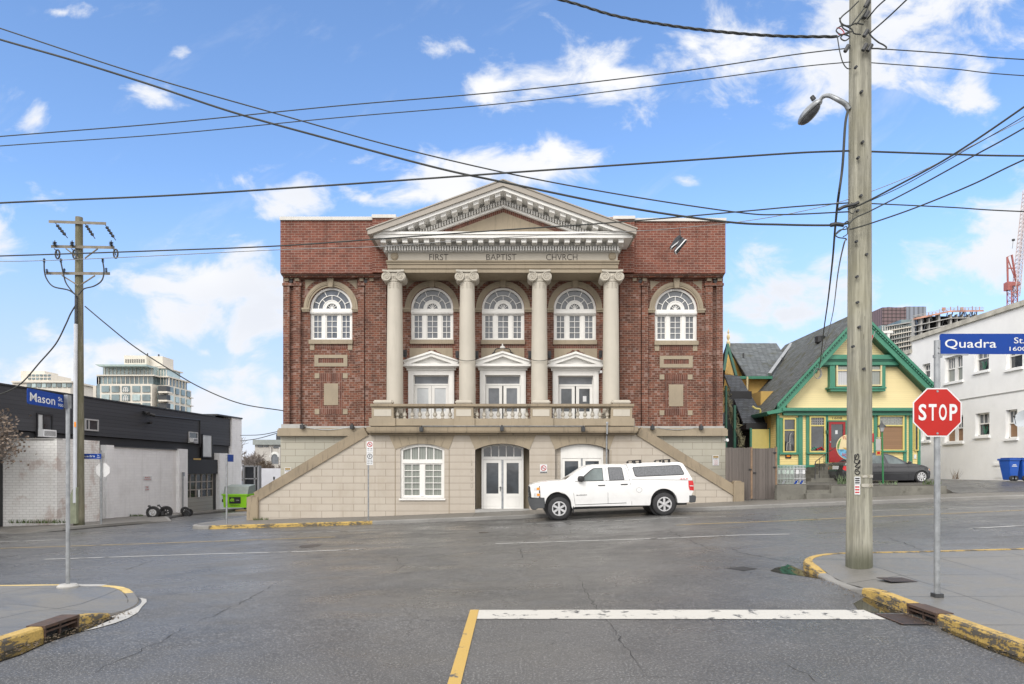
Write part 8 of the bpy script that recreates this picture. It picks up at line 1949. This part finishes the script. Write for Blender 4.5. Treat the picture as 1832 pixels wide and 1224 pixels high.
m = MB(); tb(m, 1588, 1592, 592, 640, yG-1.5, yG-.5); tb(m, 1580, 1598, 592, 596, yG-1.6, yG-.4); m.build('white_frame', M['wood_w'], T4)
yC = 170.0; T5 = thing('construction_frame', 'bare concrete frame of a building under construction with orange edge netting', 'building', P(1690, 850, yC))
def slabline(r_): return [(1634+0*r_, 571+r_*11.5), (1700, 557+r_*11.5), (1760, 556+r_*11.5)]
for r_ in range(9):
    pts = slabline(r_); m = MB()
    for (a, pa), (b, pb) in zip(pts, pts[1:]):
        m.add([tuple(P(px, py+d_, yy)) for yy in (yC, yC+14) for px, py in ((a, pa), (b, pb)) for d_ in (0, 1.5)], [(0, 2, 3, 1), (4, 5, 7, 6), (0, 4, 6, 2), (1, 3, 7, 5), (0, 1, 5, 4), (2, 6, 7, 3)])
    m.build('floor_slab', M['conc_l'], T5)
for px in (1635, 1647, 1662, 1679, 1700, 1712, 1722, 1733, 1745):
    m = MB(); tb(m, px, px+(3.2 if px in (1647, 1679, 1700) else 1.4), 562 if px > 1670 else 569, 850, yC+.5, yC+1.5); m.build('column', M['conc_l'], T5)
m = MB(); tb(m, 1640, 1758, 566, 850, yC+7, yC+8); m.build('dark_core', M['dmetal'], T5)
m = MB(); rr_ = random.Random(2)
for k in range(60):
    px = rr_.uniform(1636, 1752); r_ = rr_.choice([0, 0, 1, 2, 3]); base = 571-14*min(1, (px-1634)/66)+r_*11.5; m.tube([P(px, base+1, yC+1+rr_.random()*3), P(px+rr_.uniform(-4, 4), base+11, yC+2)], .12, 3)
m.build('props', M['metal'], T5)
M['orange_net'] = pm('orange_netting', (.42,.23,.17), .8, .4, .5)
m = MB()
for (a, pa), (b, pb) in zip(slabline(0), slabline(0)[1:]): m.add([tuple(P(px, py+d_, yC-.4)) for px, py in ((a, pa), (b, pb)) for d_ in (-1.6, 1.6)], [(0, 2, 3, 1)])
tb(m, 1686, 1692, 550, 556, yC, yC+.3); tb(m, 1719, 1724, 549.5, 555, yC, yC+.3); m.build('edge_netting', M['orange_net'], T5)
for k in range(16):
    px = 1655+k*6.5; base = 571-14*min(1, (px-1634)/66); m = MB(); m.tube([P(px, base, yC), P(px, base-rr_.uniform(4, 10), yC)], .10, 4); m.build('guard_post', M['orange_net'] if k % 2 else M['conc_l'], T5)
m = MB()
for d_ in (-3.5, -6): m.tube([P(px, py+d_, yC) for px, py in slabline(0)], .07, 4)
m.build('guard_rail', M['conc_l'], T5)
# crane
yK = 190.0; CRN = thing('tower_crane', 'red and white lattice crane leaning out of the right edge of the photo', 'crane', P(1812, 850, yK))
def lattice_beam(a, b, w0, w1, n_, name, mt, r_=.12):
    a, b = Vector(a), Vector(b); d = (b-a).normalized(); s_ = Vector((d.z, 0, -d.x)).normalized(); t_ = Vector((0, 1, 0)); m = MB(); cs = ((1, 1), (1, -1), (-1, -1), (-1, 1))
    def pt(i, c): f = i/n_; w_ = (w0+(w1-w0)*f)/2; return a.lerp(b, f)+s_*c[0]*w_+t_*c[1]*w_
    for c in cs: m.tube([pt(0, c), pt(n_, c)], r_, 4)
    for i in range(n_):
        for k in range(4): m.tube([pt(i, cs[k]), pt(i+1, cs[(k+1) % 4])], r_*.6, 3); m.tube([pt(i, cs[k]), pt(i, cs[(k+1) % 4])], r_*.6, 3)
    return m.build(name, mt, CRN)
cr = pm('crane_red', (.32,.10,.09), .6); lattice_beam(P(1812, 850, yK), P(1811, 512, yK), 1.7, 1.7, 26, 'crane_mast', cr, .14); lattice_beam(P(1817, 530, yK), P(1836, 340, yK), 1.4, 1.0, 26, 'crane_jib', pm('crane_white', (.5,.42,.42), .6), .10)
m = MB(); y = yK; m.tube([P(1803, 505, y), P(1802, 460, y), P(1810, 456, y), P(1818, 505, y), P(1803, 505, y)], .25, 4); m.tube([P(1802, 480, y), P(1814, 480, y)], .2, 4); m.tube([P(1802, 460, y), P(1818, 505, y)], .15, 4); m.box(X(1800, y), X(1822, y), y-.6, y+.6, Z(512, y), Z(505, y)); m.box(X(1799, y), X(1806, y), y-.8, y+.8, Z(520, y), Z(506, y)); m.build('crane_cab', cr, CRN)
m = MB(); m.tube([P(1813, 427, yK), P(1811, 445, yK)], .05, 3); m.cone(P(1813, 431, yK), P(1813, 428, yK), .4, .4, 6); m.build('crane_hook', M['dmetal'], CRN)
# ================================================================== TREES
def tree(name, base, h, seed, label, cat, lv=5, spread=.5, mat=None, tw=.35, lean=(0, 0), nb=3, rad=None, leaf=0, leafmat=None, trunk_h=.25, rmin=.01):
    r_ = random.Random(seed); T = thing(name, label, cat, base, 'bare winter trees' if leaf == 0 else None); tm = MB(); cm = MB(); lm = MB(); R0 = rad or h*.028
    def br(p, d, L, R, k):
        n_ = 3 if k < 3 else 2; pts = [p]; q = p.copy(); dd = d.copy()
        for i in range(n_):
            dd = (dd+Vector((r_.gauss(0, .16), r_.gauss(0, .16), r_.gauss(.04, .10)))).normalized(); q = q+dd*L/n_; pts.append(q.copy())
        (tm if k < 2 else cm).tube(pts, [max(rmin, R*(1-.45*i/n_)) for i in range(n_+1)], 6 if k < 2 else 3)
        if leaf and k >= lv-1:
            for _ in range(leaf):
                c = q+Vector((r_.gauss(0, tw), r_.gauss(0, tw), r_.gauss(0, tw)))*.6; a = Vector((r_.gauss(0, 1), r_.gauss(0, 1), r_.gauss(0, 1))).normalized()*.07; b = a.orthogonal().normalized()*.045; lm.add([c-a, c-b, c+a, c+b], [(0, 1, 2, 3)])
        if k < lv:
            for j in range(nb+(1 if k > 0 else 0)):
                f = r_.uniform(.45, 1.0); ii = min(n_-1, int(f*n_)); s_ = pts[ii].lerp(pts[ii+1], f*n_-ii)
                a = r_.uniform(0, 2*pi); o = dd.orthogonal().normalized(); o.rotate(Matrix.Rotation(a, 3, dd)); nd = (dd+o*r_.uniform(.4, 1.0)*spread*2+Vector((0, 0, .15))).normalized()
                br(s_, nd, L*r_.uniform(.55, .85), R*.55, k+1)
    br(Vector(base), Vector((lean[0], lean[1], 1)).normalized(), h*trunk_h, R0, 0)
    tm.build('trunk', mat, T, smooth=True); cm.build('crown', mat, T)
    if leaf: lm.build('foliage', leafmat, T)
    return T
bark = pm('bare_bark', (.15,.115,.085), .9, .3, 4); bark2 = pm('grey_bark', (.22,.19,.17), .9, .3, 4)
tree('bare_tree', (X(449, 70), 70, -1.4), 7.2, 21, 'brown leafless bushy tree in the gap, left of the beige block', 'tree', 6, .50, bark, .3, nb=3, trunk_h=.26, rmin=.022)
tree('bare_tree', (X(437, 66), 66, -1.4), 7.8, 22, 'taller grey leafless tree against the black building end wall', 'tree', 5, .42, bark2, .3, trunk_h=.30, rmin=.018)
tree('bare_tree', (X(474, 76), 76, -1.4), 6.6, 23, 'brown leafless bushy tree in front of the beige block', 'tree', 6, .55, bark, .3, nb=3, trunk_h=.27, rmin=.022)
tree('bare_tree', (X(494, 72), 72, -1.4), 6.2, 24, 'grey brown leafless tree touching the church corner', 'tree', 5, .50, bark2, .3, nb=3, trunk_h=.28, rmin=.022)
bud = pm('dry_brown_leaves', (.17,.13,.10), .8, .35, 5)
tree('street_tree', (X(-92, 27.2), 27.2, -.6), 7.6, 31, 'sparse bare tree reaching in from the left edge', 'tree', 5, .45, bark2, .45, lean=(-.02, 0), leaf=1, leafmat=bud, trunk_h=.30, rmin=.008)

# grit, bits of bark and leaf scraps lying in the gutters
rg = random.Random(17); m = MB()
for i in range(900):
    if i % 3 == 0: x, y = 4.99-abs(rg.gauss(0, .10)), rg.uniform(4.5, 12)
    elif i % 3 == 1: x, y = -5.13+abs(rg.gauss(0, .10)), rg.uniform(5.2, 9)
    else: x, y = rg.uniform(-11, 14), 25.88-abs(rg.gauss(0, .12))
    z = G(x, y)+.013; s_ = rg.uniform(.004, .015); a = rg.uniform(0, pi); u = Vector((cos(a), sin(a), rg.uniform(-.2, .2)))*s_; v = Vector((-sin(a), cos(a), rg.uniform(-.2, .2)))*s_*.6
    c = Vector((x, y, z)); m.add([c-u-v, c+u-v, c+u+v, c-u+v, c+Vector((0, 0, s_*.7))], [(0, 1, 4), (1, 2, 4), (2, 3, 4), (3, 0, 4), (3, 2, 1, 0)])
tag(m.build('gutter_grit', pm('grit', (.10,.075,.05), .9, .5, 20)), 'grit and leaf scraps lying in the gutters', 'grit', None, 'stuff')
